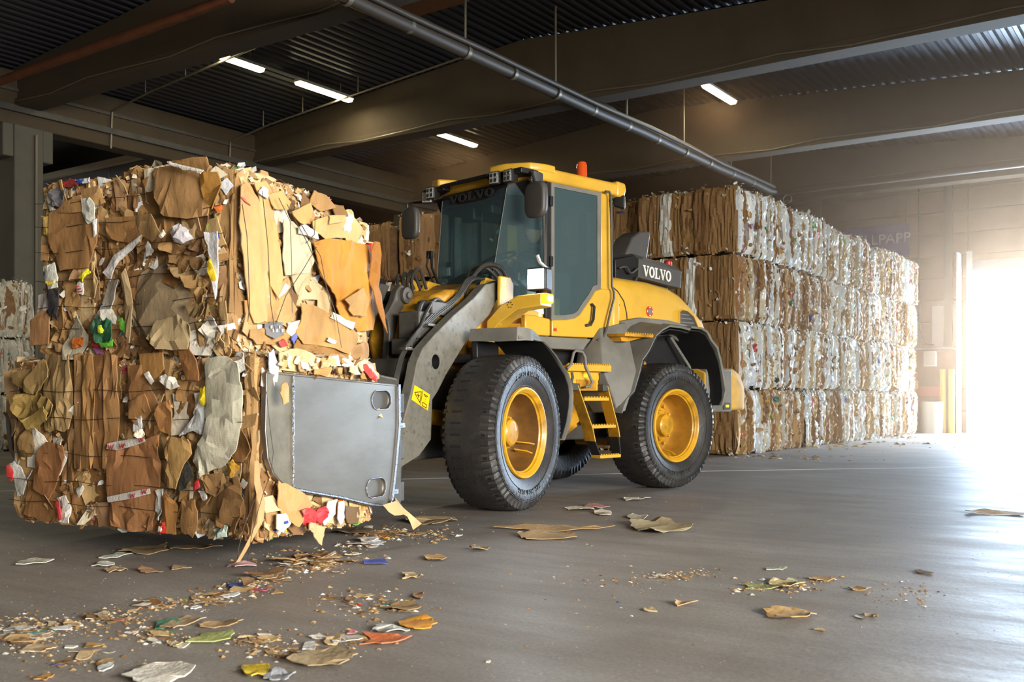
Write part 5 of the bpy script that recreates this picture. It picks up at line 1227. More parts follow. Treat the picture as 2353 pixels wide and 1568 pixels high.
for sd_ in (-1, 1):
    b = FB(); rings = []
    for i, (R, Z, sa, sb) in enumerate(FT):
        nx_, nz_ = (0, 1) if i < 5 else ((.6, .8) if i < 9 else (1, .15))
        d = .02; e_ = .13*max(0, min(1, (6.5-i)/3.0))
        rings.append([(R, sa*sd_, Z), (R, (sb-.05)*sd_, Z+.005), (R-nx_*.0, sb*sd_, Z-nz_*(.03+e_*.5)), (R-nx_*.01, (sb-.012)*sd_, Z-nz_*(.035+e_*.5)), (R-nx_*d, (sb-.06)*sd_, Z-nz_*d), (R-nx_*d, sa*sd_, Z-nz_*d)])
    b.loft(rings); o = put(b, 'front_fender', M['fender'], 'f', smooth=35)
    b = FB(); rings = []
    for R, Z, sa, sb in FT[1:]:
        ni = Vector((R+1.55, Z-.75)).normalized()*-1
        rings.append([(R+ni.x*.035, .62*sd_, Z+ni.y*.035), (R+ni.x*.03, 1.09*sd_, Z+ni.y*.03), (R+ni.x*.045, 1.09*sd_, Z+ni.y*.045), (R+ni.x*.05, .62*sd_, Z+ni.y*.05)])
    b.loft(rings); put(b, 'fender_liner', M['black'], 'f', smooth=40)
    b = FB(); b.loft([[(-1.715, .60*sd_, 1.49), (-1.69, .60*sd_, 1.49), (-1.69, .60*sd_, 1.598), (-1.705, .60*sd_, 1.598)], [(-1.72, .9*sd_, 1.478), (-1.695, .9*sd_, 1.478), (-1.69, .9*sd_, 1.60), (-1.705, .9*sd_, 1.60)], [(-1.71, 1.07*sd_, 1.482), (-1.685, 1.06*sd_, 1.482), (-1.68, 1.06*sd_, 1.60), (-1.70, 1.07*sd_, 1.60)], [(-1.64, 1.122*sd_, 1.487), (-1.64, 1.10*sd_, 1.487), (-1.64, 1.10*sd_, 1.595), (-1.64, 1.115*sd_, 1.595)], [(-1.50, 1.122*sd_, 1.49), (-1.50, 1.10*sd_, 1.49), (-1.50, 1.10*sd_, 1.59), (-1.50, 1.117*sd_, 1.59)]]); put(b, 'fender_lip', M['fender'], 'f', smooth=45)
    b = FB(); b.prism([(-1.60, 1.05), (-1.25, 1.05), (-1.22, 1.5), (-1.62, 1.5)], min(sd_*.56, sd_*.62), max(sd_*.56, sd_*.62)); b.box((-1.6, min(sd_*.3, sd_*.62), 1.30), (-1.3, max(sd_*.3, sd_*.62), 1.38)); put(b, 'fender_bracket', M['black'], 'f', bevel=.01)
    b = FB(); b.prism([(-.85, .55), (-.66, 1.10), (-.70, 1.22), (-.95, 1.33), (-1.05, 1.3), (-.95, .9)], min(sd_*.60, sd_*.63), max(sd_*.60, sd_*.63)); put(b, 'fender_flap', M['black'], 'f', bevel=.005)

# headlights on their brackets
for sd_ in (-1, 1):
    b = FB()
    br = [(.45, 1.66, .10), (.60, 1.80, .10), (.78, 1.89, .085), (1.02, 1.905, .075)]
    rings = [[(-1.16, s_*sd_, z_-h_), (-1.16, s_*sd_, z_+h_*.5), (-.94, s_*sd_, z_+h_*.5), (-.94, s_*sd_, z_-h_)] for s_, z_, h_ in br]
    b.loft(rings); put(b, 'headlight_bracket', M['yellow'], 'f', bevel=.008, label='yellow bracket carrying the headlight')
    for q in range(6):
        a_ = q*PI/3; b = FB(); b.cyl((-1.165, .70*sd_+.025*math.cos(a_), 1.85+.025*math.sin(a_)), (-1.158, .70*sd_+.025*math.cos(a_), 1.85+.025*math.sin(a_)), .005, seg=8); put(b, 'bracket_hole', M['black'], 'f')
    b = FB(); b.box((-1.14, min(1.0*sd_, 1.075*sd_), 1.855), (-1.0, max(1.0*sd_, 1.075*sd_), 1.945)); put(b, 'turn_signal', M['amber'], 'f', bevel=.015, label='glowing amber turn signal')
    c0, c1 = sorted((.84*sd_, 1.04*sd_))
    b = FB(); b.box((-1.10, c0, 1.975), (-.96, c1, 2.19)); b.box((-1.05, c0+.06, 1.93), (-1.0, c1-.06, 1.98)); put(b, 'headlight_housing', M['black'], 'f', bevel=.02)
    b = FB(); b.box((-1.115, c0+.015, 1.99), (-1.10, c1-.015, 2.175)); put(b, 'headlight_lens', M['headlight_soft'], 'f', bevel=.006)
    hc = (c0+c1)/2
    b = FB(); b.lathe([(0, .001), (0, .078)], (0, 0), 24); b.v = [(-1.122+0*p[0], hc+p[0], 2.083+p[2]) for p in b.v]; b.f.append(tuple(reversed([i*2+0 for i in range(24)])))
    put(b, 'headlight_lamp', M['headlight'], 'f', label='headlight shining white', smooth=0)
    b = FB(); b.tube([(-.98, c1-.03 if sd_ > 0 else c0+.03, 2.17), (-1.02, hc, 2.24), (-1.04, hc-.02, 2.31)], .02, 8); put(b, 'lamp_stalk', M['lens'], 'f')
    # real beam of the lamp
    l = bpy.data.lights.new('headlight_beam', 'SPOT'); l.energy = 45 if sd_ > 0 else 20; l.color = (.86, .93, 1.0); l.spot_size = RAD(110); l.spot_blend = .8; l.shadow_soft_size = .05
    lo = bpy.data.objects.new('headlight_beam', l); C.objects.link(lo); lo.parent = loader
    a = FF.rot; R_, S_ = -1.16, hc
    lo.location = (math.cos(a)*R_+math.sin(a)*S_, math.sin(a)*R_-math.cos(a)*S_, 2.083)
    lo.rotation_euler = (RAD(78), 0, a+PI/2)
# centre hinge and hoses under the cab
b = FB(); b.cyl((0, 0, .45), (0, 0, 1.25), .12, seg=20); b.box((-.35, -.22, .55), (.1, .22, .75)).box((-.35, -.22, 1.0), (.1, .22, 1.15)); put(b, 'centre_hinge', M['dgrey'], 'r', bevel=.02)

# ---- rear frame
b = FB(); b.prism([(-.05, .55), (2.4, .50), (2.45, 1.3), (.9, 1.45), (-.05, 1.3)], -.34, .34); put(b, 'rear_frame', M['dgrey'], 'r', bevel=.02)
b = FB(); b.cyl((WB, -.62, TR), (WB, .62, TR), .17, seg=24); b.box((WB-.22, -.25, TR-.24), (WB+.22, .25, TR+.24)); put(b, 'rear_axle', M['yellow_dirty'], 'r', bevel=.03)
b = FB(); b.prism([(-.30, .50), (.15, .95), (.60, .95), (.62, .70), (.1, .42)], .2, .50); put(b, 'side_skirt', M['yellow_dirty'], 'r', bevel=.01)
# hood
HP = [(.86, 1.62), (.86, 2.30), (1.2, 2.33), (1.7, 2.32), (2.1, 2.28), (2.32, 2.21), (2.55, 2.08), (2.74, 1.90), (2.86, 1.70), (2.92, 1.45), (2.92, 1.25), (.86, 1.25)]
b = FB()
def hood_sec(s_, inset):
    c = Vector((1.9, 1.7)); return [(p[0]-(inset*.6 if p[0] > 1.0 else 0), s_, p[1]-(inset if p[1] > 1.9 else inset*.3*(p[1] > 1.3))) for p in HP]
b.loft([hood_sec(-.60, .16), hood_sec(-.585, .07), hood_sec(-.52, .02), hood_sec(-.3, -.02), hood_sec(0, -.03), hood_sec(.3, -.02), hood_sec(.52, .02), hood_sec(.585, .07), hood_sec(.60, .16)])
put(b, 'engine_hood', M['yellow'], 'r', smooth=50)
# seam lines and grille opening on the hood side
b = FB(); b.tube([(.98, .60, 2.22), (1.12, .603, 2.15), (1.22, .605, 2.05), (1.27, .605, 1.92), (1.29, .605, 1.75)], .006, 6); put(b, 'hood_seam', M['black'], 'r')
LV = [(2.22, 1.79), (2.60, 1.79), (2.585, 1.83), (2.50, 1.95), (2.38, 2.01), (2.28, 2.02), (2.22, 1.99)]
b = FB(); b.prism(LV, .59, .606); put(b, 'hood_louvre', M['dgrey'], 'r', label='dark corner air opening in the hood', smooth=0)
b = FB(); pts = [(p[0], .607, p[1]) for p in LV]; b.tube(pts+[pts[0]], .008, 6); put(b, 'louvre_rim', M['yellow'], 'r')
for i in range(4): b = FB(); b.box((2.24, .60, 1.82+.045*i), (2.55-.05*i, .612, 1.832+.045*i)); put(b, 'louvre_slat', M['fender'], 'r', smooth=0)
rc = FR.on_side(.60, 1492, 716)
b = FB(); b.lathe([(.600, .012), (.609, .012), (.609, .058), (.600, .058)], rc, 32); put(b, 'round_decal', M['decal_r'], 'r', label='round red sticker with white marks')
b = FB(); b.lathe([(.60, .001), (.610, .001), (.611, .034), (.60, .034)], rc, 28); put(b, 'decal_centre', M['fender'], 'r')
for i in range(4):
    a_ = i*PI/2; b = FB(); c_ = (rc[0]+.046*math.cos(a_), rc[1]+.046*math.sin(a_)); w_, h_ = (.012, .006) if i % 2 else (.006, .012)
    b.box((c_[0]-w_, .609, c_[1]-h_), (c_[0]+w_, .611, c_[1]+h_)); put(b, 'decal_mark', M['white_print'], 'r', smooth=0)
b = FB(); b.cyl((1.13, .60, 2.0), (1.13, .612, 2.0), .014, seg=12); put(b, 'hood_lock', M['black'], 'r')
# VOLVO box
BXS = .50
def on(p, s_=BXS): return FR.on_side(s_, *p)
tl, tr_, brp, bl = on((1468, 595)), on((1566, 624)), on((1565, 663)), on((1467, 638))
b = FB(); dz = .05
b.loft([[(tl[0], BXS, tl[1]), (tl[0], BXS-.10, tl[1]+dz+.02), (tl[0], -.45, tl[1]+dz+.02), (bl[0], -.45, bl[1]), (bl[0], BXS, bl[1])],
        [(tr_[0], BXS, tr_[1]), (tr_[0], BXS-.10, tr_[1]+dz+.02), (tr_[0], -.45, tr_[1]+dz+.02), (brp[0], -.45, brp[1]), (brp[0], BXS, brp[1])]])
vb = put(b, 'engine_box', M['box'], 'r', bevel=.006, smooth=0, label='dark grey hood box lettered VOLVO')
q0 = on((1415, 596), .45); q1 = on((1416, 640), .45)
b = FB(); b.loft([[(q0[0], .44, q0[1]), (q0[0], -.4, q0[1]), (q1[0], -.4, q1[1]-.08), (q1[0], .44, q1[1]-.02)], [(tl[0]+.02, .44, tl[1]+dz), (tl[0]+.02, -.4, tl[1]+dz), (bl[0]+.02, -.4, bl[1]-.06), (bl[0]+.02, .44, bl[1]-.06)]]); put(b, 'box_bracket', M['black'], 'r', bevel=.008)
b = FB(); b.loft([[(bl[0]-.20, .40, bl[1]+.02), (bl[0]-.20, -.3, bl[1]), (bl[0]-.1, -.3, bl[1]-.12), (bl[0]-.1, .40, bl[1]-.12)], [(brp[0]-.10, .40, brp[1]+.04), (brp[0]-.10, -.3, brp[1]), (brp[0]-.12, -.3, brp[1]-.08), (brp[0]-.14, .40, brp[1]-.09)]]); put(b, 'box_tray', M['black'], 'r', bevel=.02)
hose([(q0[0]+.03, .47, q0[1]-.10), (q0[0]+.12, .50, q0[1]-.08), (q0[0]+.2, .50, q0[1]-.14), (tl[0], .49, tl[1]-.10)], .013, 'r')
hose([(q0[0]+.03, .47, q0[1]-.22), (q0[0]+.15, .50, q0[1]-.36), (q0[0]+.23, .50, q0[1]-.33), (tl[0]-.02, .49, tl[1]-.2)], .010, 'r')
# slab serif lettering built stroke by stroke
def glyph(ch):
    if ch == 'V': return [[(0, .88), (.42, .88), (.42, 1), (0, 1)], [(.62, .88), (1, .88), (1, 1), (.62, 1)], [(.10, .9), (.34, .9), (.60, .22), (.60, 0), (.44, 0)], [(.76, .9), (.88, .9), (.60, .0), (.50, .0), (.55, .22)]]
    if ch == 'L': return [[(0, .88), (.52, .88), (.52, 1), (0, 1)], [(.13, .1), (.38, .1), (.38, .9), (.13, .9)], [(0, 0), (.85, 0), (.85, .12), (0, .12)], [(.72, .1), (.85, .1), (.85, .34), (.74, .34)]]
    n_ = 16; out = []
    for i in range(n_):
        a0, a1 = 2*PI*i/n_, 2*PI*(i+1)/n_
        out.append([(.46+.46*math.cos(a0), .5+.52*math.sin(a0)), (.46+.46*math.cos(a1), .5+.52*math.sin(a1)), (.46+.20*math.cos(a1), .5+.36*math.sin(a1)), (.46+.20*math.cos(a0), .5+.36*math.sin(a0))])
    return out
def word_on_side(parent, p0, p1, height, s_, th, m, k='r', name='letter'):
    P0, P1 = Vector(p0), Vector(p1); ex = (P1-P0)/4.62; ez = Vector((0.0, height)); x = 0
    for ch, wch in zip('VOLVO', (1.0, .92, .85, 1.0, .92)):
        b = FB()
        for poly in glyph(ch):
            q = [P0+ex*((x+u)*.985)+ez*v for u, v in poly]
            b.loft([[(v.x, s_, v.y) for v in q], [(v.x, s_+th, v.y) for v in q]])
        put(b, name, M[m], k, parent, smooth=0); x += wch-.02
l0, l1 = on((1477, 634)), on((1543, 649))
word_on_side(vb, (l0[0], l0[1]), (l1[0], l1[1]), .125, BXS+.001, .003, 'white_print')
# exhaust shroud fin
fo = [on(p, .25) for p in [(1434, 592), (1453, 545), (1471, 531), (1496, 532), (1496, 545), (1488, 600)]]
b = FB(); b.loft([[(a, -.02, z) for a, z in fo], [(a, .12, z) for a, z in fo], [(a+.02 if i in (0, 1, 2) else a, .24, z) for i, (a, z) in enumerate(fo)]]); put(b, 'exhaust_shroud', M['box'], 'r', bevel=.02, seg=3, label='upright grey exhaust shroud')
bb_ = on((1535, 606), .1); b = FB(); b.lathe([(0, .05)], (0, 0), 4) if False else None
b = FB(); b.tube([(bb_[0], .1, bb_[1]-.06), (bb_[0], .1, bb_[1]+.02), (bb_[0], .1, bb_[1]+.045)], [.05, .048, .02], 16); put(b, 'red_lamp', M['red'], 'r', label='small red lamp on the hood')
# counterweight
b = FB(); CW = [(2.30, .84), (2.30, 1.33), (3.02, 1.34), (3.18, 1.26), (3.27, 1.10), (3.27, .84)]
b.loft([[(a-.25*(a > 2.9), s_*1.0, z-(.04 if z > 1.2 else 0)) for a, z in CW] if abs(s_) > .85 else [(a, s_, z) for a, z in CW] for s_ in (-.92, -.80, -.4, .4, .80, .92)])
put(b, 'counterweight', M['yellow_matte'], 'r', bevel=.03, seg=3, smooth=50)
b = FB(); b.box((2.31, .60, .82), (FR.on_side(.935, 1684, 900)[0], .928, 1.325)); put(b, 'counterweight_side', M['fender'], 'r', bevel=.02, label='dusty grey side of the counterweight')
b = FB(); b.box((2.62, .93, .85), (2.76, .945, .93)); put(b, 'rear_marker', M['dgrey'], 'r', bevel=.004); b = FB(); b.box((2.66, .94, .875), (2.72, .95, .905)); put(b, 'marker_lens', M['amber'], 'r', bevel=.003)
b = FB(); b.box((2.35, -.58, 1.2), (2.9, .58, 1.5)); put(b, 'hood_base', M['yellow_dirty'], 'r', bevel=.02)

# rear fenders: crinkled plastic arches
RT = [(.585, .83), (.60, .90), (.68, .98), (.77, 1.06), (.86, 1.25), (.93, 1.39), (1.01, 1.49), (1.09, 1.57), (1.16, 1.66), (1.24, 1.72), (1.40, 1.772), (1.60, 1.765), (1.74, 1.745), (1.78, 1.775), (1.95, 1.77), (2.07, 1.735), (2.16, 1.65), (2.25, 1.56), (2.34, 1.42), (2.39, 1.25), (2.42, 1.08), (2.415, .98), (2.36, .90)]
for sd_ in (-1, 1):
    b = FB(); rings = []
    for i, (R, Z) in enumerate(RT):
        t = i/(len(RT)-1); wob = .012*math.sin(i*2.3)
        Ri = R+(.10 if t < .35 else 0)*(1-t/.35 if t < .35 else 0); Zi = Z+(.05 if .3 < t < .75 else 0)
        ni = Vector((R-1.5, Z-.9)).normalized()*-.022
        rings.append([(Ri-ni.x*2, .60*sd_, Zi+.02), (R-ni.x, (.98)*sd_, Z+.012), (R, (1.115+wob)*sd_, Z), (R+ni.x, (1.105+wob)*sd_, Z+ni.y), (R+ni.x*1.5, .97*sd_, Z+ni.y), (Ri+ni.x*1.5, .60*sd_, Zi+ni.y)])
    b.loft(rings); put(b, 'rear_fender', M['fender'], 'r', smooth=40)
    b = FB(); rings = []
    for i, (R, Z) in enumerate(RT[2:]):
        ni = Vector((R-1.5, Z-.9)).normalized()*-1
        rings.append([(R+ni.x*.045, .62*sd_, Z+ni.y*.045), (R+ni.x*.040, 1.09*sd_, Z+ni.y*.040), (R+ni.x*.052, 1.09*sd_, Z+ni.y*.052), (R+ni.x*.057, .62*sd_, Z+ni.y*.057)])
    b.loft(rings); put(b, 'fender_liner', M['black'], 'r', smooth=40)
    if sd_ > 0:
        # broad front apron of the fender
        b = FB(); ap = [[(.42, .78, 1.50), (.62, .78, 1.72), (1.05, .78, 1.80), (1.05, .66, 1.80), (.62, .66, 1.72), (.42, .66, 1.5)],
                        [(.30, .80, 1.28), (.40, 1.02, 1.30), (.86, 1.08, 1.27), (.98, .70, 1.2), (.6, .68, 1.2), (.32, .70, 1.25)],
                        [(.44, .80, 1.02), (.52, 1.05, 1.0), (.74, 1.10, 1.02), (.86, .70, 1.0), (.6, .68, 1.0), (.45, .70, 1.0)],
                        [(.58, .84, .84), (.60, 1.04, .835), (.66, 1.10, .85), (.72, .72, .84), (.64, .70, .83), (.58, .74, .83)]]
        b.loft(ap); put(b, 'fender_apron', M['fender'], 'r', smooth=45, bevel=.01)
        b = FB(); b.prism([(.98, 1.80), (1.10, 1.60), (1.9, 1.70), (2.2, 1.60), (2.25, 1.83), (1.9, 1.87), (1.4, 1.875)], .60, .70); put(b, 'fender_inner', M['fender'], 'r', bevel=.01)
        b = FB(); b.tube([(1.2, .72, 1.60), (1.45, .72, 1.35), (1.55, .74, 1.15)], .02, 8); put(b, 'fender_strut', M['yellow_dirty'], 'r')
        b = FB(); b.tube([(1.9, .72, 1.68), (2.2, .76, 1.35), (2.3, .8, 1.0)], .018, 8); put(b, 'fender_strut', M['fender'], 'r')
b = FB(); b.prism([(.97, .9), (.97, 1.52), (1.25, 1.76), (2.3, 1.76), (2.40, 1.3), (2.40, .95), (2.34, .95), (2.0, 1.0), (1.2, 1.0)], .608, .63); put(b, 'arch_panel', M['black'], 'r')
# dark liner behind the rear wheel arches
b = FB(); b.prism([(.95, .8), (1.0, 1.5), (1.3, 1.75), (2.1, 1.72), (2.38, 1.2), (2.38, .9), (2.3, .9), (2.2, 1.3), (1.9, 1.6), (1.4, 1.6), (1.1, 1.3), (1.02, .8)], .56, .60); put(b, 'arch_liner', M['black'], 'r')
b = FB(); b.prism([(.9, 1.0), (2.45, 1.0), (2.4, 1.55), (2.0, 1.78), (1.3, 1.78), (.95, 1.5)], -.58, .56); put(b, 'engine_bay', M['black'], 'r')
# small yellow step on the fender
p0, p1 = FR.on_side(1.06, 1433, 770), FR.on_side(1.06, 1499, 766)
b = FB(); b.box((p0[0], .84, p0[1]-.012), (p1[0], 1.08, p0[1]+.018)); st_ = put(b, 'fender_step', M['yellow_dirty'], 'r', bevel=.004)
for i in range(12): b = FB(); x_ = p0[0]+(p1[0]-p0[0])*(i+.3)/12; b.box((x_, 1.065, p0[1]+.018), (x_+.012, 1.08, p0[1]+.03)); put(b, 'tread_tooth', M['yellow'], 'r', st_, smooth=0)
b = FB(); b.prism([(p0[0]+.02, p0[1]-.01), (p1[0]-.08, p0[1]-.01), (p0[0]+.14, p0[1]-.06), (p0[0]+.04, p0[1]-.06)], .86, 1.0); put(b, 'step_bracket', M['yellow_dirty'], 'r')

# steps and platform
b = FB(); b.box((-.20, .55, 1.265), (.44, 1.09, 1.30)); b.box((-.20, 1.07, 1.25), (.44, 1.10, 1.315)); pl_ = put(b, 'platform', M['yellow'], 'r', bevel=.004)
for i in range(20): b = FB(); x_ = -.19+i*.031; b.box((x_, 1.085, 1.315), (x_+.014, 1.10, 1.328)); put(b, 'tread_tooth', M['yellow'], 'r', pl_, smooth=0)
b = FB(); b.box((-.18, .55, 1.06), (.36, 1.03, 1.25)); bx_ = put(b, 'tool_box', M['yellow'], 'r', bevel=.006)
b = FB(); b.box((-.01, 1.03, 1.07), (.28, 1.036, 1.17)); put(b, 'box_lid', M['yellow_dirty'], 'r', smooth=0)
b = FB(); b.box((.10, 1.03, 1.19), (.16, 1.036, 1.225)); put(b, 'orange_reflector', M['amber'], 'r', smooth=0)
for x_ in (-.08, .33):
    b = FB(); b.tube([(x_, 1.04, 1.24), (x_+.01, 1.045, 1.19), (x_-.008, 1.045, 1.15), (x_+.006, 1.045, 1.10)], .012, 6); put(b, 'box_latch', M['dgrey'], 'r')
def rail(pts, w, s0, s1, name, m): 
    b = FB(); secs = []
    for R, Z in pts: secs.append([(R-w/2, s0, Z), (R+w/2, s0, Z), (R+w/2, s1, Z), (R-w/2, s1, Z)])
    b.loft(secs); return put(b, name, m, 'r', bevel=.003)
RS = 1.10
ra = [FR.on_side(RS, *p) for p in [(1328, 886), (1362, 985), (1368, 1015), (1384, 1052)]]
rb = [FR.on_side(RS, *p) for p in [(1396, 888), (1421, 985), (1424, 1005), (1429, 1048)]]
for seq in (ra, rb):
    rail(seq[:3], .012, RS-.14, RS, 'ladder_rail', M['yellow_dirty']); rail([(seq[2][0], seq[2][1]+.02), seq[3]], .014, RS-.13, RS-.01, 'ladder_rail', M['black'])
    b = FB(); b.tube([(seq[0][0], RS, seq[0][1]), (seq[1][0], RS, seq[1][1]), (seq[2][0], RS, seq[2][1])], .006, 6); put(b, 'rail_edge', M['yellow'], 'r')
    b = FB(); b.box((seq[0][0]-.07, RS-.15, seq[0][1]-.05), (seq[0][0]+.03, RS+.004, seq[0][1]+.02)); put(b, 'ladder_bracket', M['dgrey'], 'r', bevel=.006)
for (pa, pb) in (((1347, 911), (1400, 919)), ((1364, 974), (1416, 982)), ((1383, 1043), (1427, 1050))):
    A_, B_ = FR.on_side(RS, *pa), FR.on_side(RS, *pb); z_ = (A_[1]+B_[1])/2
    b = FB(); b.box((A_[0]-.02, RS-.13, z_-.028), (B_[0], RS, z_+.005)); t_ = put(b, 'ladder_step', M['yellow'], 'r', bevel=.005)
    for i in range(8): b = FB(); x_ = A_[0]-.01+i*(B_[0]-A_[0])/8; b.box((x_, RS-.016, z_+.004), (x_+.012, RS+.002, z_+.016)); put(b, 'tread_tooth', M['yellow'], 'r', t_, smooth=0)
hp = [(1303, 848), (1312, 838), (1318, 812), (1323, 806), (1338, 809), (1344, 820), (1346, 842), (1354, 862), (1361, 878), (1356, 888), (1344, 890)]
b = FB(); b.tube([(lambda q: (q[0], 1.115, q[1]))(FR.on_side(1.115, *p)) for p in hp], .014, 10); put(b, 'ladder_handrail', M['fender'], 'r', label='bent grey grab rail by the steps')
b = FB(); b.tube([(.18, .8, .98), (.24, .9, .86), (.22, .92, .76), (.14, .92, .72)], .02, 8); put(b, 'fuel_hose', M['chrome'], 'r')

# ---- cab
CS = .74
cab_side = [(-.12, 1.60), (-.12, 3.14), (.80, 3.15), (.86, 2.20), (.95, 2.05), (.93, 1.75), (.80, 1.60)]
# yellow lower body and floor
b = FB(); b.prism([(-.45, 1.60), (.82, 1.60), (.94, 1.80), (.95, 2.06), (.86, 2.14), (.86, 1.75), (-.45, 1.72)], -.70, .70); put(b, 'cab_floor', M['yellow'], 'r', bevel=.015)
b = FB(); b.prism([(-.35, 1.48), (.80, 1.48), (.86, 1.60), (-.45, 1.60)], -.70, .745); put(b, 'cab_sill', M['fender'], 'r', bevel=.008, label='dark grey sill under the door')
b = FB(); b.prism([(-.3, 1.30), (.8, 1.30), (.75, 1.48), (-.3, 1.48)], -.55, .50); put(b, 'cab_mount', M['black'], 'r')
# door lower skin
DL = [(-.085, 1.605), (.80, 1.615), (.86, 1.70), (.84, 2.14), (.66, 2.13), (.57, 2.105), (.50, 2.02), (.412, 1.93), (.33, 1.84), (.25, 1.80), (.118, 1.778), (-.085, 1.765)]
b = FB(); b.prism(DL, .735, .775); dr_ = put(b, 'door_panel', M['yellow'], 'r', bevel=.012, seg=3)
b = FB(); b.prism([(-.45, 1.605), (-.10, 1.605), (-.10, 1.775), (-.30, 1.80), (-.45, 1.80)], .70, .765); put(b, 'front_corner_panel', M['yellow'], 'r', bevel=.012)
b = FB(); b.prism([(-.085, 1.765), (.118, 1.778), (.25, 1.80), (.33, 1.84), (.412, 1.93), (.50, 2.02), (.57, 2.105), (.66, 2.13), (.66, 3.14), (.605, 3.10), (.605, 2.17), (.54, 2.15), (.47, 2.06), (.38, 1.97), (.30, 1.88), (.24, 1.845), (.118, 1.825), (-.04, 1.815), (-.04, 3.10), (.605, 3.10), (.66, 3.14), (-.085, 3.14)], .735, .765)
put(b, 'door_frame', M['fender'], 'r', smooth=0, label='grey frame of the glazed door')
GL = [(-.05, 1.80), (.118, 1.81), (.25, 1.83), (.33, 1.88), (.412, 1.97), (.50, 2.06), (.56, 2.14), (.62, 2.16), (.62, 3.11), (-.05, 3.11)]
b = FB(); b.prism(GL, .748, .754); put(b, 'door_glass', M['glass_side'], 'r', smooth=0)
b = FB(); b.tube([(.485, .79, 1.96), (.50, .815, 1.93), (.48, .82, 1.80), (.44, .82, 1.74), (.40, .79, 1.735)], .015, 8); put(b, 'door_handle', M['black'], 'r')
b = FB(); b.box((-.065, .775, 1.655), (-.02, .778, 1.685)); put(b, 'small_red_sticker', M['decal_r'], 'r', smooth=0)
for z_ in (2.95, 2.35): b = FB(); b.box((-.115, .76, z_-.05), (-.075, .785, z_+.05)); put(b, 'door_hinge', M['black'], 'r', bevel=.004)
# rear yellow pillar both sides, front black pillars
for sd_ in (-1, 1):
    a0, a1 = sorted((sd_*.66, sd_*.765))
    b = FB(); b.prism([(.665, 2.13), (.665, 3.15), (.79, 3.15), (.835, 2.6), (.86, 2.12)], a0, a1); put(b, 'rear_pillar', M['yellow'], 'r', bevel=.012)
    b = FB(); b.prism([(-.10, 1.78), (-.10, 3.14), (-.145, 3.14), (-.16, 2.4), (-.16, 1.78)], min(sd_*.70, sd_*.76), max(sd_*.70, sd_*.76)); put(b, 'front_pillar', M['black'], 'r', bevel=.01)
    b = FB(); b.prism([(.86, 1.62), (.86, 2.13), (.93, 2.12), (.955, 2.02), (.95, 1.75)], min(sd_*.68, sd_*.77), max(sd_*.68, sd_*.77)); put(b, 'rear_corner_panel', M['yellow'], 'r', bevel=.01)
b = FB(); b.prism([(.12, 3.05), (.12, 3.14), (.62, 3.14), (.62, 3.05)], -.76, -.74); b.prism([(.28, 1.8), (.28, 3.1), (.33, 3.1), (.33, 1.8)], -.76, -.74); b.prism([(-.1, 1.72), (.7, 1.72), (.7, 2.0), (-.1, 1.85)], -.765, -.735); put(b, 'right_door_frame', M['black'], 'r', bevel=.005)
b = FB(); b.prism([(-.1, 1.8), (.66, 1.95), (.66, 3.12), (-.1, 3.12)], -.752, -.748); put(b, 'right_glass', M['glass_side'], 'r', smooth=0)
b = FB(); b.box((.80, -.70, 2.12), (.84, .70, 2.35)).box((.78, -.70, 3.0), (.82, .70, 3.14)).box((.80, .30, 2.3), (.83, .42, 3.1)); put(b, 'rear_wall', M['lightpost'], 'r', bevel=.01)
b = FB(); b.prism([(.815, 2.33), (.80, 3.02), (.806, 3.02), (.821, 2.33)], -.68, .68); put(b, 'rear_glass', M['glass_side'], 'r', smooth=0)
# windshield: front pane with angled side panes
def pane(pts, name='windshield', m='glass'):
    b = FB(); n_ = (Vector(pts[1])-Vector(pts[0])).cross(Vector(pts[2])-Vector(pts[0])).normalized()*.006
    b.loft([pts, [tuple(Vector(p)+n_) for p in pts]]); return put(b, name, M[m], 'r', smooth=0)
WT, WBt = 3.08, 1.99
fpl = [(-.44, -.50, WT), (-.44, .50, WT), (-.60, .42, 2.0), (-.60, -.42, 2.0)]
ws = pane(fpl)
pane([(-.44, .50, WT), (-.13, .735, WT), (-.16, .735, 1.82), (-.60, .42, 2.0)], 'quarter_glass')
pane([(-.44, -.50, WT), (-.13, -.735, WT), (-.16, -.735, 1.82), (-.60, -.42, 2.0)], 'quarter_glass')
for sd_ in (-1, 1):
    b = FB(); b.tube([(-.445, .50*sd_, WT), (-.605, .42*sd_, 2.0)], .004, 6); put(b, 'glass_edge', M['fender'], 'r')
b = FB(); b.prismz([(-.44, -.50), (-.47, 0), (-.44, .50), (-.12, .745), (-.08, .745), (-.40, .47), (-.42, 0), (-.40, -.47), (-.08, -.745), (-.12, -.745)], 3.00, 3.13); put(b, 'windshield_header', M['black'], 'r', bevel=.005)
# faint lettering on the windshield header
hz0 = 3.02
x = 0; lets = []
for ch, wch in zip('VOLVO', (1.0, .92, .85, 1.0, .92)):
    b = FB()
    for poly in glyph(ch):
        q = [(-.474+.0*u, -.36+(x+u)*.152, hz0+v*.085) for u, v in poly]
        b.loft([q, [(p[0]-.003, p[1], p[2]) for p in q]])
    put(b, 'header_letter', M['header_print'], 'r', smooth=0); x += wch-.02
# yellow nose under the windshield
b = FB(); b.prismz([(-.62, -.34), (-.66, 0), (-.62, .34), (-.18, .72), (.1, .72), (.1, -.72), (-.18, -.72)], 1.62, 2.0)
put(b, 'cab_nose', M['yellow'], 'r', bevel=.03, seg=3)
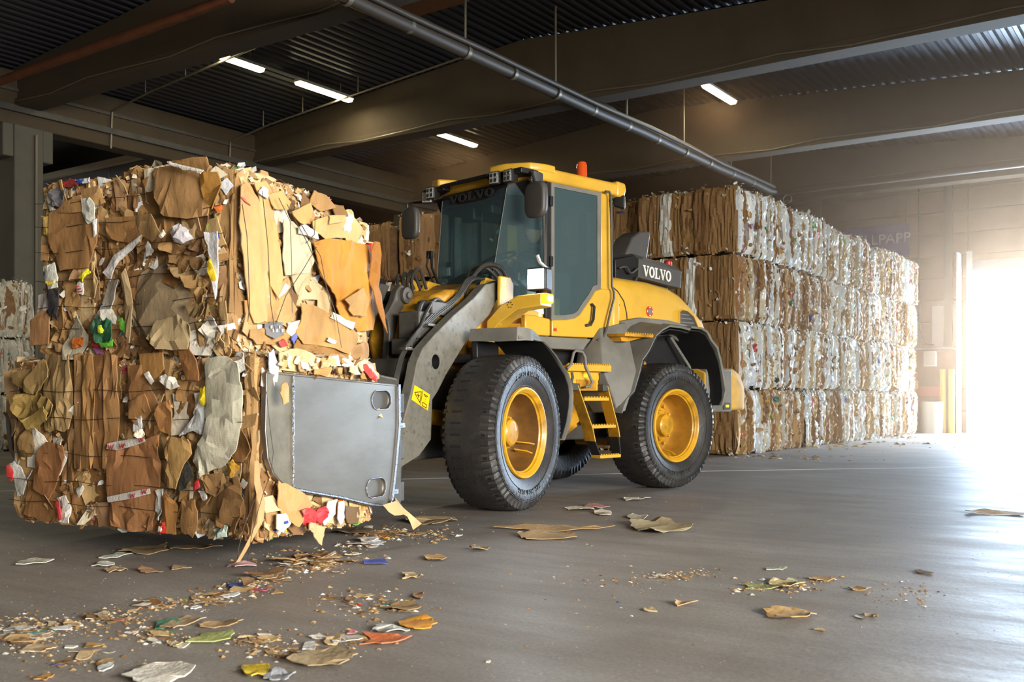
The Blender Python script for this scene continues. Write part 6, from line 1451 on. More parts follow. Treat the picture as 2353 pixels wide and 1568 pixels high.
# roof
b = FB(); b.prismz([(-.30, -.74), (-.42, -.38), (-.42, .38), (-.28, .76), (-.2, .785), (.88, .785), (.97, .76), (1.0, .6), (1.0, -.6), (.97, -.76), (.88, -.785), (-.2, -.785)], 3.14, 3.275)
put(b, 'cab_roof', M['yellow'], 'r', bevel=.03, seg=3)
b = FB(); b.prism([(.9, 3.13), (1.03, 3.14), (1.06, 3.22), (1.04, 3.29), (.9, 3.30)], -.76, .785); put(b, 'roof_spoiler', M['yellow'], 'r', bevel=.025, seg=3)
for s0, s1 in ((.26, .795), (-.795, -.42)):
    b = FB(); b.prismz([(-.52, s0+.06), (-.50, (s0+s1)/2), (-.36 if s0 > 0 else -.47, s1-.05 if s0 > 0 else s1-.02), (-.20, s1), (-.05, s1), (-.05, s0), (-.36, s0-.03)] if s0 > 0 else [(-.52, s1-.06), (-.50, (s0+s1)/2), (-.36, s0+.05), (-.20, s0), (-.05, s0), (-.05, s1), (-.36, s1+.03)], 3.225, 3.305)
    put(b, 'roof_visor', M['yellow'], 'r', bevel=.02, seg=3)
b = FB(); b.tube([(-.50, -.44, 3.22), (-.50, .28, 3.22)], .022, 8); put(b, 'visor_bar', M['black'], 'r')
# work lamps on the roof
def work_lamp(R, s_, z_, yaw=0.0, lit=False, k='r'):
    e = empty_part('work_lamp', loader, FR.rot+yaw); a = FR.rot
    e.location = (math.cos(a)*R+math.sin(a)*s_, math.sin(a)*R-math.cos(a)*s_, z_); e.scale = (1.15, 1.15, 1.15)
    b = FB(); b.loft([[(.07, -.03, -.035), (.07, .03, -.035), (.07, .03, .035), (.07, -.03, .035)], [(0, -.052, -.055), (0, .052, -.055), (0, .052, .055), (0, -.052, .055)], [(-.03, -.055, -.058), (-.03, .055, -.058), (-.03, .055, .058), (-.03, -.055, .058)]]); b.build('lamp_housing', M['black'], e, bevel=.008)
    b = FB(); b.box((-.036, -.046, -.048), (-.029, .046, .048)); b.build('lamp_glass', M['lens'], e, bevel=.004)
    for i in range(2):
        for j in range(2): b = FB(); b.cyl((-.0375, -.022+.044*i, -.022+.044*j), (-.036, -.022+.044*i, -.022+.044*j), .016, seg=12); b.build('lamp_cell', M['chrome'], e)
for R, s_, z_, yw in ((-.53, .43, 3.165, .1), (-.50, .60, 3.165, -.05), (-.34, .78, 3.145, -.5), (-.52, -.58, 3.165, .1), (-.48, -.70, 3.14, .5)): work_lamp(R, s_, z_, yw)
e = work_lamp(1.02, .74, 3.09, PI-.9)
b = FB(); b.box((-.50, .26, 3.18), (-.2, .76, 3.235)).box((-.50, -.76, 3.18), (-.2, -.42, 3.235)); put(b, 'lamp_shelf', M['black'], 'r', bevel=.01)
# beacon
bR = FR.on_side(.42, 1337, 400)
b = FB(); b.tube([(bR[0], .42, 3.27), (bR[0], .42, 3.315)], [.062, .055], 20); put(b, 'beacon_base', M['black'], 'r')
bz_ = FR.on_side(.42, 1337, 371)[1]
b = FB(); b.tube([(bR[0], .42, 3.315), (bR[0], .42, 3.34), (bR[0], .42, bz_-.04), (bR[0], .42, bz_-.012), (bR[0], .42, bz_)], [.060, .058, .056, .044, .02], 24); put(b, 'beacon', M['beacon'], 'r', label='orange rotating beacon on the roof')
for i in range(5): b = FB(); b.lathe([(-.057, .0)], (0, 0), 3) if False else None
# mirrors
def mirror(R, s_, z_, side):
    b = FB(); n_ = 20; rings = []
    for dx, sc_ in ((-.035, .80), (-.03, .93), (-.01, 1.0), (.03, .98), (.035, .93)):
        rings.append([(R+dx, s_+.135*sc_*((abs(math.cos(2*PI*i/n_))**.5)*(1 if math.cos(2*PI*i/n_) > 0 else -1)), z_+.175*sc_*((abs(math.sin(2*PI*i/n_))**.5)*(1 if math.sin(2*PI*i/n_) > 0 else -1))) for i in range(n_)])
    b.loft(rings); o = put(b, 'mirror', M['box'], 'r', smooth=50, label='large dark side mirror seen from the back'); return o
mirror(-.44, .90, 2.90, 1); mirror(-.50, -.98, 2.90, -1)
b = FB(); b.tube([(-.30, .74, 3.16), (-.40, .80, 3.18), (-.44, .86, 3.15), (-.42, .88, 3.05)], .013, 8); put(b, 'mirror_arm', M['black'], 'r')
b = FB(); b.tube([(-.30, -.74, 3.13), (-.45, -.98, 3.13), (-.50, -1.04, 3.12), (-.50, -1.04, 3.02), (-.50, -1.0, 2.9)], .013, 8); put(b, 'mirror_arm', M['black'], 'r')
b = FB(); b.tube([(-.26, .72, 3.13), (-.27, .80, 3.10), (-.24, .81, 2.9), (-.22, .80, 2.4), (-.20, .79, 2.02)], .016, 8); put(b, 'front_grab_rail', M['dgrey'], 'r')
hp = [(1391, 440), (1400, 441), (1404, 450), (1405, 560), (1406, 658), (1411, 672), (1411, 685), (1402, 720), (1394, 755), (1386, 775), (1372, 783)]
b = FB(); b.tube([(lambda q: (q[0], .83, q[1]))(FR.on_side(.83, *p)) for p in hp], .012, 10); put(b, 'rear_grab_rail', M['dgrey'], 'r', label='long dark grab rail behind the door')
# wiper
b = FB(); b.tube([(-.66, -.20, 1.98), (-.62, -.46, 2.35), (-.58, -.52, 2.50)], .014, 6); put(b, 'wiper_arm', M['black'], 'r')
b = FB(); b.tube([(-.67, -.26, 1.98), (-.63, -.54, 2.38), (-.59, -.55, 2.52)], .010, 6); b.box((-.60, -.58, 2.46), (-.57, -.50, 2.54)); put(b, 'wiper_arm', M['black'], 'r')
# cab interior
b = FB(); b.prismz([(-.50, -.45), (-.50, .25), (-.2, .25), (-.12, 0), (-.2, -.5)], 1.75, 2.12); put(b, 'dashboard', M['lightpost'], 'r', bevel=.05, seg=3)
b = FB(); b.prismx([(-.42, 2.1), (.12, 2.1), (.08, 2.22), (-.12, 2.28), (-.36, 2.22)], -.50, -.22); put(b, 'dash_cover', M['fabric'], 'r', bevel=.03)
b = FB(); b.cyl((-.28, 0, 2.05), (-.12, 0, 2.42), .035, seg=12); put(b, 'steering_column', M['black'], 'r')
b = FB(); ringc = Vector((-.10, 0, 2.45)); nx_ = Vector((-.45, 0, .9)).normalized(); a_x = Vector((0, 1, 0)); b_x = nx_.cross(a_x)
pts = [tuple(ringc+(a_x*math.cos(2*PI*i/28)+b_x*math.sin(2*PI*i/28))*.19) for i in range(29)]; b.tube(pts, .014, 8, cap=False)
for q in (0, 2.1, 4.2): b.tube([tuple(ringc), tuple(ringc+(a_x*math.cos(q)+b_x*math.sin(q))*.19)], .011, 6)
put(b, 'steering_wheel', M['black'], 'r')
b = FB(); b.prism([(.10, 1.98), (.58, 1.98), (.60, 2.10), (.10, 2.12)], -.25, .25); b.prism([(.54, 2.05), (.66, 2.05), (.76, 2.75), (.66, 2.78)], -.24, .24); b.prism([(.68, 2.76), (.76, 2.76), (.78, 2.95), (.71, 2.96)], -.13, .13); b.box((.2, -.2, 1.72), (.55, .2, 1.98))
put(b, 'driver_seat', M['fabric'], 'r', bevel=.035, seg=3)
b = FB(); b.prism([(-.30, 2.98), (.78, 2.98), (.78, 3.13), (-.38, 3.13)], -.70, .70); put(b, 'headliner', M['fabric'], 'r', bevel=.01)
b = FB(); b.box((-.36, -.30, 2.84), (-.22, -.10, 2.98)).box((-.34, .0, 2.88), (-.2, .16, 2.98)); put(b, 'overhead_console', M['black'], 'r', bevel=.02)
b = FB(); b.cyl((-.20, -.60, 2.0), (-.24, -.60, 2.42), .012, seg=8); b.box((-.27, -.66, 2.28), (-.24, -.56, 2.46)); put(b, 'cab_monitor', M['black'], 'r', bevel=.006)
b = FB(); b.box((-.275, -.64, 2.31), (-.27, -.58, 2.40)); put(b, 'monitor_label', M['white'], 'r', smooth=0)
b = FB(); b.box((.0, .30, 1.75), (.55, .45, 2.32)); b.box((.0, -.45, 1.75), (.55, -.30, 2.30)); put(b, 'side_console', M['lightpost'], 'r', bevel=.03)

# ---- clamp attachment (front frame)
def offs(poly, d): return poly
# coupler and back frame behind the bales
b = FB(); b.prism([(-3.05, .25), (-2.55, .30), (-2.45, .80), (-2.60, 1.15), (-3.05, 1.2)], -.46, .46); put(b, 'coupler', M['dgrey'], 'f', bevel=.02)
for z_ in (.32, .62, .95): 
    b = FB(); b.box((-3.50, -1.05, z_-.07), (-3.36, 1.05, z_+.07)); put(b, 'clamp_guide_bar', M['dgrey'], 'f', bevel=.01)
for s_ in (-.5, 0, .5): b = FB(); b.box((-3.4, s_-.06, .22), (-3.0, s_+.06, 1.12)); put(b, 'clamp_frame_post', M['dgrey'], 'f', bevel=.01)
b = FB(); b.cyl((-3.25, -.9, .5), (-3.25, .9, .5), .06, seg=16); put(b, 'clamp_cylinder', M['dgrey'], 'f')
# arm plates
PLT = [(-4.925, 1.138), (-4.697, 1.127), (-3.62, 1.072), (-3.61, .81), (-3.66, .50), (-3.707, .248), (-3.95, .285), (-4.239, .354), (-4.50, .405), (-4.701, .447), (-4.80, .49), (-4.87, .55), (-4.915, .64), (-4.935, .80)]
def slot(c, w, h_):
    out = []
    for i in range(20):
        a_ = 2*PI*i/20; x_ = math.cos(a_); out.append((c[0]+(w-h_)*(1 if x_ > 0 else -1)*1.0+h_*x_, c[1]+h_*math.sin(a_)*1.0))
    return out
for sd_ in (-1, 1):
    lo_, hi_ = sorted((sd_*1.135, sd_*1.175))
    b = FB(); b.prism(PLT, lo_, hi_); o = put(b, 'clamp_arm', M['steel'], 'f', smooth=0)
    o.color = (1, 1, 1, 1)
    if sd_ > 0:
        o['label'] = 'bare steel clamp plate with two slots'
        b = FB(); b.prism([(-4.922, 1.132), (-4.705, 1.122), (-4.708, .455), (-4.80, .50), (-4.865, .56), (-4.908, .65), (-4.928, .80)], 1.174, 1.1785); put(b, 'nose_reflection', M['steel_reflect'], 'f', smooth=0, label='scuffed nose of the clamp plate with a painted tan bale reflection')  # thin overlay carrying the painted reflection of the bales
        for c_ in ((-3.81, .977), (-3.868, .391)):
            bb = FB().prism(slot(c_, .105, .062), 1.155, 1.19).build('cutter', M['dgrey'], loader); bb.rotation_euler = (0, 0, FF.rot)
            md = o.modifiers.new('slot', 'BOOLEAN'); md.object = bb; md.operation = 'DIFFERENCE'; md.solver = 'EXACT'
            dg = bpy.context.evaluated_depsgraph_get(); dg.update()
            me = bpy.data.meshes.new_from_object(o.evaluated_get(dg)); o.modifiers.clear(); o.data = me; bpy.data.objects.remove(bb)
            b = FB(); pts = [(p[0], 1.176, p[1]) for p in slot(c_, .108, .065)]; b.tube(pts+[pts[0]], .004, 6); put(b, 'slot_edge', M['weld'], 'f')
            b = FB(); b.prism(slot(c_, .10, .057), 1.150, 1.158); put(b, 'slot_floor', M['box'] if c_[1] > .7 else M['steel'], 'f', smooth=0)
        bv = o.modifiers.new('bevel', 'BEVEL'); bv.width = .005; bv.segments = 2; bv.limit_method = 'ANGLE'
        # outer skin plate right of the weld seam
        b = FB(); rr_ = random.Random(3); pts = []
        for i in range(70):
            t = i/69; pts.append((-4.697-.006*t+rr_.uniform(-.004, .004), 1.178, 1.127+(.447-1.127)*t))
        b.tube(pts, [rr_.uniform(.006, .010) for _ in pts], 6); put(b, 'weld_seam', M['weld'], 'f', label='bright rough weld seam')
        b = FB(); pts = [(-4.70, 1.175, .45), (-4.50, 1.175, .408), (-4.239, 1.175, .357), (-3.95, 1.175, .288), (-3.72, 1.175, .25)]; b.tube(pts, .012, 8); put(b, 'lower_edge', M['weld'], 'f')
        b = FB(); b.tube([(-4.92, 1.165, 1.14), (-4.697, 1.165, 1.13), (-3.63, 1.165, 1.075)], .010, 8); b.build('upper_edge', M['steel'], loader).rotation_euler = (0, 0, FF.rot)
        b = FB(); b.prism([(-3.625, 1.085), (-3.600, 1.083), (-3.595, .81), (-3.645, .50), (-3.695, .235), (-3.72, .24), (-3.665, .5), (-3.62, .81)], 1.10, 1.185); put(b, 'rear_edge', M['weld'], 'f', smooth=0)
        for z0_, w_, h_ in ((.80, .085, .018), (.345, .085, .018), (.845, .03, .012), (.745, .035, .018), (.70, .03, .010)):
            r0 = -3.605+(z0_-.8)*.18
            b = FB(); b.box((r0-.01, 1.10, z0_-h_), (r0+w_, 1.17, z0_+h_)); put(b, 'clamp_tab', M['weld'], 'f', bevel=.003)
    b = FB(); b.box((-3.62, min(sd_*.9, sd_*1.135), .25), (-3.52, max(sd_*.9, sd_*1.135), 1.05)); put(b, 'clamp_arm_root', M['dgrey'], 'f', bevel=.01)

# ------------------------------------------------------------------ driver seated in the cab
a = FR.rot; dl = Vector((math.cos(a)*.44+math.sin(a)*.02, math.sin(a)*.44-math.cos(a)*.02, 0))
drv = thing('person', 'driver in a dark cap and work jacket sitting in the cab behind the windshield', 'person', JOINT+dl+Vector((0, 0, 2.10)), FR.rot)
# local: -x looks forward out of the cab, z up, origin on the seat
def skin(name, joints, edges, m, parent, root=0, sub=2):
    me = bpy.data.meshes.new(name); me.from_pydata([j[0] for j in joints], edges, [])
    o = bpy.data.objects.new(name, me); C.objects.link(o); o.parent = parent
    o.modifiers.new('skin', 'SKIN'); me.skin_vertices  # layer made by the modifier below
    sk = me.skin_vertices[0].data if len(me.skin_vertices) else None
    if sk is None:
        bpy.context.view_layer.objects.active = o
        bm = bmesh.new(); bm.from_mesh(me); lay = bm.verts.layers.skin.verify()
        for v, j in zip(bm.verts, joints): v[lay].radius = (j[1], j[1] if len(j) < 3 else j[2])
        bm.verts.ensure_lookup_table(); bm.verts[root][lay].use_root = True; bm.to_mesh(me); bm.free()
    else:
        for q, j in zip(sk, joints): q.radius = (j[1], j[1] if len(j) < 3 else j[2])
        sk[root].use_root = True
    s_ = o.modifiers.new('sub', 'SUBSURF'); s_.levels = sub; s_.render_levels = sub
    dg = bpy.context.evaluated_depsgraph_get(); dg.update(); m2 = bpy.data.meshes.new_from_object(o.evaluated_get(dg)); o.modifiers.clear(); o.data = m2
    m2.materials.clear(); m2.materials.append(m)
    for p in m2.polygons: p.use_smooth = True; p.material_index = 0
    return o
J = [((0, 0, .10), .16, .17), ((-.01, 0, .28), .14, .17), ((-.02, 0, .42), .13, .19), ((-.02, 0, .50), .07, .08), ((-.03, 0, .57), .055),
     ((-.02, .17, .45), .065), ((-.12, .24, .24), .05), ((-.32, .16, .30), .038), ((-.40, .12, .34), .032),
     ((-.02, -.17, .45), .065), ((-.12, -.24, .24), .05), ((-.32, -.16, .30), .038), ((-.40, -.12, .34), .032),
     ((-.04, .10, .06), .10), ((-.42, .12, .06), .075), ((-.48, .12, -.30), .05), ((-.04, -.10, .06), .10), ((-.42, -.12, .06), .075), ((-.48, -.12, -.30), .05), ((-.60, .12, -.34), .04), ((-.60, -.12, -.34), .04)]
E_ = [(0, 1), (1, 2), (2, 3), (3, 4), (2, 5), (5, 6), (6, 7), (7, 8), (2, 9), (9, 10), (10, 11), (11, 12), (0, 13), (13, 14), (14, 15), (15, 19), (0, 16), (16, 17), (17, 18), (18, 20)]
skin('body', J, E_, M['jacket'], drv)
b = MB(); hd = []
for i in range(15):
    t = i/14; ph = PI*t; rr_ = math.sin(ph)**.8; z_ = -.125*math.cos(ph); w_ = .078*rr_*(1-.22*max(0, -z_/.125)); d_2 = .098*rr_
    ring = []
    for j in range(20):
        q = 2*PI*j/20; x_ = -d_2*math.cos(q); y_ = w_*math.sin(q); f_ = max(0, math.cos(q))**6
        if f_ > .2:
            x_ -= .022*f_*math.exp(-((z_+.012)/.022)**2)*max(0, math.cos(q))**20 + .006*f_*math.exp(-((z_+.055)/.012)**2)
            x_ += .008*math.exp(-((z_-.012)/.012)**2)*math.exp(-((abs(y_)-.03)/.014)**2)
        ring.append((x_, y_, z_))
    hd.append(ring)
b.loft(hd); o = b.build('head', M['skin'], drv, smooth=70, loc=(-.05, 0, .685))
for sd_ in (-1, 1):
    MB().tube([(-.138, .03*sd_, .695), (-.143, .03*sd_, .695)], .010, 10).build('eye', M['white'], drv); MB().tube([(-.0, .078*sd_, .65), (-.004, .09*sd_, .69), (.004, .082*sd_, .72)], .012, 8).build('ear', M['skin'], drv)
MB().tube([(-.150, -.022, .63), (-.153, 0, .628), (-.150, .022, .63)], .005, 6).build('mouth', M['red'], drv)
b = MB(); b.tube([(-.04, 0, .70), (-.04, 0, .74), (-.04, 0, .78), (-.04, 0, .81), (-.04, 0, .825)], [.104, .106, .096, .06, .01], 20); b.build('cap', M['cap'], drv, smooth=60)
b = MB(); b.loft([[(-.11, -.075, .725), (-.11, .075, .725), (-.11, .075, .735), (-.11, -.075, .735)], [(-.20, -.05, .705), (-.20, .05, .705), (-.20, .05, .712), (-.20, -.05, .712)]]); b.build('cap_peak', M['cap'], drv, bevel=.003)
for sd_ in (-1, 1):
    hbase = Vector((-.40, .12*sd_, .34))
    JJ = [((0, 0, 0), .026, .018), ((-.05, 0, .01), .032, .018), ((-.085, 0, .01), .03, .015)]; EE = [(0, 1), (1, 2)]
    for i in range(4):
        y_ = -.03+.02*i; ln = (.068, .078, .074, .058)[i]; k0 = len(JJ)
        JJ += [((-.09, y_, .012), .009), ((-.09-ln*.45, y_, .004), .0085), ((-.09-ln*.7, y_, -.022), .008), ((-.09-ln*.55, y_, -.045), .007)]; EE += [(2, k0), (k0, k0+1), (k0+1, k0+2), (k0+2, k0+3)]
    k0 = len(JJ); JJ += [((-.04, -.035*sd_, 0), .011), ((-.07, -.055*sd_, -.015), .0095), ((-.095, -.05*sd_, -.03), .008)]; EE += [(0, k0), (k0, k0+1), (k0+1, k0+2)]
    JJ = [(tuple(Vector(j[0])+hbase),)+tuple(j[1:]) for j in JJ]
    skin('hand', JJ, EE, M['skin'], drv, 0, 2)

# ================================================================== LITTER ON THE FLOOR
def px_size(px, py, w, h_):
    d = F_*H/(py-HY); return w*d/F_, h_*d*d/F_
def litter_mesh(seed, w, l, n=6, curl=.15, th=.004, cuts=2, crumple=.3):
    r = random.Random(seed); bm = bmesh.new()
    n = max(3, n) if n <= 4 or n == 8 else n+2; ring = []
    for i in range(n):
        a = 2*PI*(i+.5)/n+r.uniform(-.3, .3); k = r.uniform(.85, 1.1) if n == 8 else r.uniform(.5, 1.3)
        ring.append(bm.verts.new((w*.58*k*math.cos(a), l*.58*k*math.sin(a), 0)))
    f = bm.faces.new(ring)
    bmesh.ops.triangulate(bm, faces=[f])
    if cuts: bmesh.ops.subdivide_edges(bm, edges=bm.edges, cuts=cuts, use_grid_fill=True)
    m_ = min(w, l); s1 = r.random()*40; ax = r.random()*PI
    for v in bm.verts:
        u = v.co.x*math.cos(ax)+v.co.y*math.sin(ax)
        z = curl*abs(u)/max(w, l)*m_*1.1+abs(noise.noise(Vector((v.co.x*6/m_*.25+s1, v.co.y*6/m_*.25, 0))))*m_*crumple*.5
        v.co.z = z
        v.co.x += r.uniform(-.06, .06)*m_; v.co.y += r.uniform(-.06, .06)*m_
    be = [e for e in bm.edges if e.is_boundary]
    ex = bmesh.ops.extrude_edge_only(bm, edges=be)
    for v in [g for g in ex['geom'] if isinstance(g, bmesh.types.BMVert)]: v.co.z -= th
    zm = min(v.co.z for v in bm.verts)
    for v in bm.verts: v.co.z -= zm
    bmesh.ops.recalc_face_normals(bm, faces=bm.faces)
    me = bpy.data.meshes.new('litter'); bm.to_mesh(me); bm.free()
    me.shade_smooth(); me.set_sharp_from_angle(angle=RAD(20)); return me
def litter(px, py, w, h_, col, label, cat='scrap', name='cardboard_scrap', m=None, n=6, curl=.12, rot=0.0, z=0.0, seed=None, group=None, crumple=.3, th=.004, hk=.8):
    p = ground(px, py); W_, L_ = px_size(px, py, w, h_); L_ = max(L_*hk, W_*.12); L_ = min(L_, W_*2.6)
    me = litter_mesh(seed if seed is not None else px*7+py, W_, L_, n, curl, th, 2, crumple)
    me.materials.append(M[m or ('paper' if name.startswith('paper') or name.startswith('plastic') else 'card')])
    o = bpy.data.objects.new(name, me); C.objects.link(o); o.location = (p.x, p.y, .001+z); o.rotation_euler = (0, 0, TH+rot); o.color = lin(col)
    tag(o, label, cat, group); return o
HERO = [
 (373, 1552, 145, 42, '#e4dccb', 'large white oval paper sheet with faint orange strokes at the bottom edge', 'paper_sheet', 8),
 (592, 1544, 66, 30, '#d8b820', 'yellow glossy wrapper at the bottom edge', 'plastic_wrapper', 7),
 (642, 1556, 70, 22, '#9a9ca0', 'crumpled silver foil beside the yellow wrapper', 'plastic_foil', 7),
 (742, 1518, 128, 40, '#a8926c', 'flat grey brown cardboard sheet right of the yellow wrapper', 'cardboard_scrap', 6),
 (882, 1473, 100, 22, '#d8703a', 'orange and white printed sleeve below the film piece', 'paper_sleeve', 5),
 (955, 1434, 78, 26, '#dc9420', 'bright orange wrapper, farthest right of the lower left litter', 'plastic_wrapper', 6),
 (888, 1450, 78, 18, '#b0b0a6', 'clear plastic film piece left of the orange wrapper', 'plastic_film', 7),
 (812, 1455, 28, 9, '#c87878', 'small pink red scrap left of the clear film', 'paper_scrap', 4),
 (478, 1466, 110, 26, '#b8c070', 'green and yellow printed leaflet', 'paper_leaflet', 4),
 (415, 1484, 40, 14, '#e0dcc8', 'white corner of paper under the green leaflet', 'paper_scrap', 4),
 (500, 1440, 120, 16, '#a98a5e', 'long bent cardboard strip above the green leaflet', 'cardboard_strip', 5),
 (425, 1432, 62, 26, '#b49a72', 'curled cardboard flap beside the green carton', 'cardboard_scrap', 5),
 (385, 1436, 42, 20, '#3f7a5c', 'green and white crushed carton', 'paper_carton', 5),
 (92, 1493, 66, 20, '#c0a882', 'pale crushed box lid at the lower left', 'cardboard_tray', 6),
 (212, 1487, 36, 12, '#a07c4c', 'small brown folded flap right of the pale box lid', 'cardboard_scrap', 4),
 (160, 1490, 30, 6, '#d8d4c4', 'narrow white paper slip right of the pale box lid', 'paper_scrap', 4),
 (218, 1420, 36, 18, '#cfc6b4', 'crumpled off white paper on the left trail of litter', 'paper_scrap', 7),
 (242, 1536, 30, 16, '#dcdcd4', 'white crumpled tissue at the lower left', 'paper_scrap', 6),
 (100, 1560, 34, 18, '#b08448', 'orange brown scrap at the bottom left edge', 'cardboard_scrap', 5),
 (708, 1490, 36, 22, '#cfccc4', 'white folded paper above the flat cardboard sheet', 'paper_scrap', 4),
 (270, 1278, 66, 16, '#d2d6c4', 'white booklet with green edge in front of the bale shadow', 'paper_booklet', 4),
 (243, 1300, 52, 11, '#d4d8c8', 'white flat packet below the white booklet', 'paper_packet', 4),
 (62, 1294, 78, 12, '#cfccb8', 'white torn carton at the far left', 'paper_carton', 5),
 (340, 1266, 90, 16, '#a38a62', 'long flat cardboard in front of the lower bale, left half', 'cardboard_strip', 5),
 (450, 1260, 130, 10, '#9c8058', 'long flat cardboard in front of the lower bale, right half', 'cardboard_strip', 5),
 (555, 1302, 60, 10, '#d8a8a4', 'red and white printed scrap under the hanging strip', 'paper_scrap', 6),
 (857, 1294, 62, 9, '#3a4ea8', 'blue and white packet right of the litter pile', 'paper_packet', 4),
 (858, 1252, 40, 8, '#d4d4d8', 'white round lid near the litter under the clamp', 'paper_disc', 8),
 (845, 1244, 46, 8, '#dccfc8', 'white crumpled scrap behind the round lid', 'paper_scrap', 6),
 (1280, 1217, 190, 13, '#b89562', 'long brown board strip on the open floor, rear one', 'cardboard_strip', 5),
 (1252, 1234, 140, 15, '#bd9c6a', 'torn brown board in front of the long strip', 'cardboard_scrap', 6),
 (1512, 1215, 128, 24, '#b3a27c', 'crumpled beige sheet right of the long strips', 'cardboard_scrap', 8),
 (1330, 1172, 90, 11, '#d6cdb4', 'pale board piece behind the long strips', 'cardboard_scrap', 5),
 (1385, 1181, 60, 12, '#d8cfba', 'pale torn sheet by the red scrap', 'cardboard_scrap', 5),
 (1372, 1166, 55, 9, '#c08a80', 'pink and red shredded scrap near the front wheel', 'paper_scrap', 5),
 (1456, 1149, 52, 6, '#c8c0a4', 'thin pale slip nearest the rear wheel', 'paper_scrap', 5),
 (1465, 1190, 44, 12, '#cdbfa0', 'small curled white brown scrap between the pale sheets', 'paper_scrap', 6),
 (1815, 1417, 106, 24, '#c09a60', 'torn brown cardboard piece alone on the right floor', 'cardboard_scrap', 6),
 (2300, 1182, 110, 10, '#c8b49c', 'flat brown and white cardboard at the right edge', 'cardboard_scrap', 5),
 (1972, 1420, 24, 12, '#e0d6c4', 'small white paper triangle on the right floor', 'paper_scrap', 3),
 (2002, 1416, 30, 7, '#a88c5c', 'small brown crumb strip beside the white triangle', 'cardboard_scrap', 5),
 (1885, 1449, 26, 10, '#c4a46c', 'small tan triangle below the torn brown piece', 'cardboard_scrap', 3),
 (1568, 1388, 56, 10, '#c49a64', 'bent tan strip on the middle floor', 'cardboard_strip', 4),
 (1492, 1404, 30, 9, '#d8bc8c', 'curled pale strip left of the bent tan strip', 'cardboard_strip', 4),
 (1775, 1308, 54, 6, '#9ca48c', 'grey green slip on the right floor', 'paper_scrap', 4),
 (2125, 1318, 36, 7, '#5c4632', 'dark brown scrap at the right', 'cardboard_scrap', 5),
 (1795, 1345, 70, 18, '#c4b07c', 'tan crumpled sheet in the right hand pile', 'cardboard_scrap', 7),
 (1745, 1350, 80, 9, '#8e9058', 'olive green folded piece in the right hand pile', 'paper_scrap', 5),
 (1820, 1340, 26, 22, '#b0b48c', 'pale green curled film in the right hand pile', 'plastic_film', 6),
 (1885, 1332, 50, 10, '#b8935a', 'brown pieces at the right end of the pile', 'cardboard_scrap', 6),
 (1970, 1356, 60, 8, '#a5834f', 'narrow brown strip right of the pile', 'cardboard_strip', 5),
 (962, 1370, 44, 22, '#9c744a', 'upright folded cardboard flap in the middle litter', 'cardboard_scrap', 4),
 (925, 1398, 70, 18, '#9a7c50', 'hollow bent cardboard piece below the upright flap', 'cardboard_scrap', 6),
 (995, 1200, 110, 15, '#a8906a', 'flat torn cardboard right of the clamp foot', 'cardboard_scrap', 6),
 (820, 1224, 120, 12, '#6e5a42', 'dark flat cardboard in the shadow under the clamp', 'cardboard_scrap', 5),
 (345, 1316, 60, 9, '#8a6a4c', 'brown bent piece left of the hanging strip', 'cardboard_scrap', 5),
 (268, 1312, 46, 10, '#b09470', 'white and tan crumpled piece below the white packet', 'cardboard_scrap', 6),
 (412, 1308, 34, 8, '#a08560', 'small curled brown piece left of the hanging strip', 'cardboard_scrap', 5),
 (450, 1398, 20, 6, '#e6e4de', 'small white disc on the floor left of centre', 'paper_disc', 8),
 (638, 1363, 24, 6, '#b08c58', 'small tan block on the open floor', 'cardboard_scrap', 4),
 (1110, 1264, 46, 7, '#a08c64', 'small brown curl on the middle floor', 'cardboard_scrap', 5),
 (1000, 1284, 46, 13, '#b08c58', 'brown crumpled lump on the middle floor', 'cardboard_scrap', 6),
 (945, 1326, 44, 12, '#c4ac80', 'pale tan crumpled lump on the middle floor', 'cardboard_scrap', 7),
 (1122, 1523, 12, 6, '#e0d8c8', 'tiny white crumb at the bottom centre', 'paper_scrap', 5),
]
for i, (px, py, w, h_, c, lab, nm, n) in enumerate(HERO):
    litter(px, py, w, h_, c, lab, 'paper' if nm.startswith('paper') else ('plastic' if nm.startswith('plastic') else 'cardboard'), nm, n=n, curl=.22 if 'curl' in lab or 'bent' in lab or 'flap' in lab else .09, rot=(.12*math.sin(i*2.7)), crumple=.25+.2*('crump' in lab), seed=i+900, hk=1.0)
# orange strokes on the large white sheet, colour bars on the leaflet (real thin prints lying on the sheets)
# curled tan piece leaning at the clamp foot
R_, Z_ = FF.on_side(1.25, 905, 1165)
b = MB(True)
secs = []
for i in range(8):
    t = i/7; px_ = 898+60*t; py_ = 1158+52*t; q = FF.on_side(1.22+.10*t, px_, py_); w_ = .13*(1-.5*t)
    secs.append([(q[0]-w_*.7, 1.22+.10*t+.03*math.sin(PI*t), max(.004, q[1]-.03*math.sin(i))), (q[0], 1.26+.10*t, max(.012, q[1]+.02)), (q[0]+w_*.6, 1.20+.10*t, max(.006, q[1]+.035*(1-t))), (q[0], 1.215+.10*t, max(.003, q[1]-.005))])
b.loft(secs); o = b.build('cardboard_scrap', M['card'], None, smooth=25, color=lin('#c8a878')); o.location = JOINT; o.rotation_euler = (0, 0, FF.rot); tag(o, 'curled tan cardboard leaning at the lower corner of the clamp plate', 'cardboard')

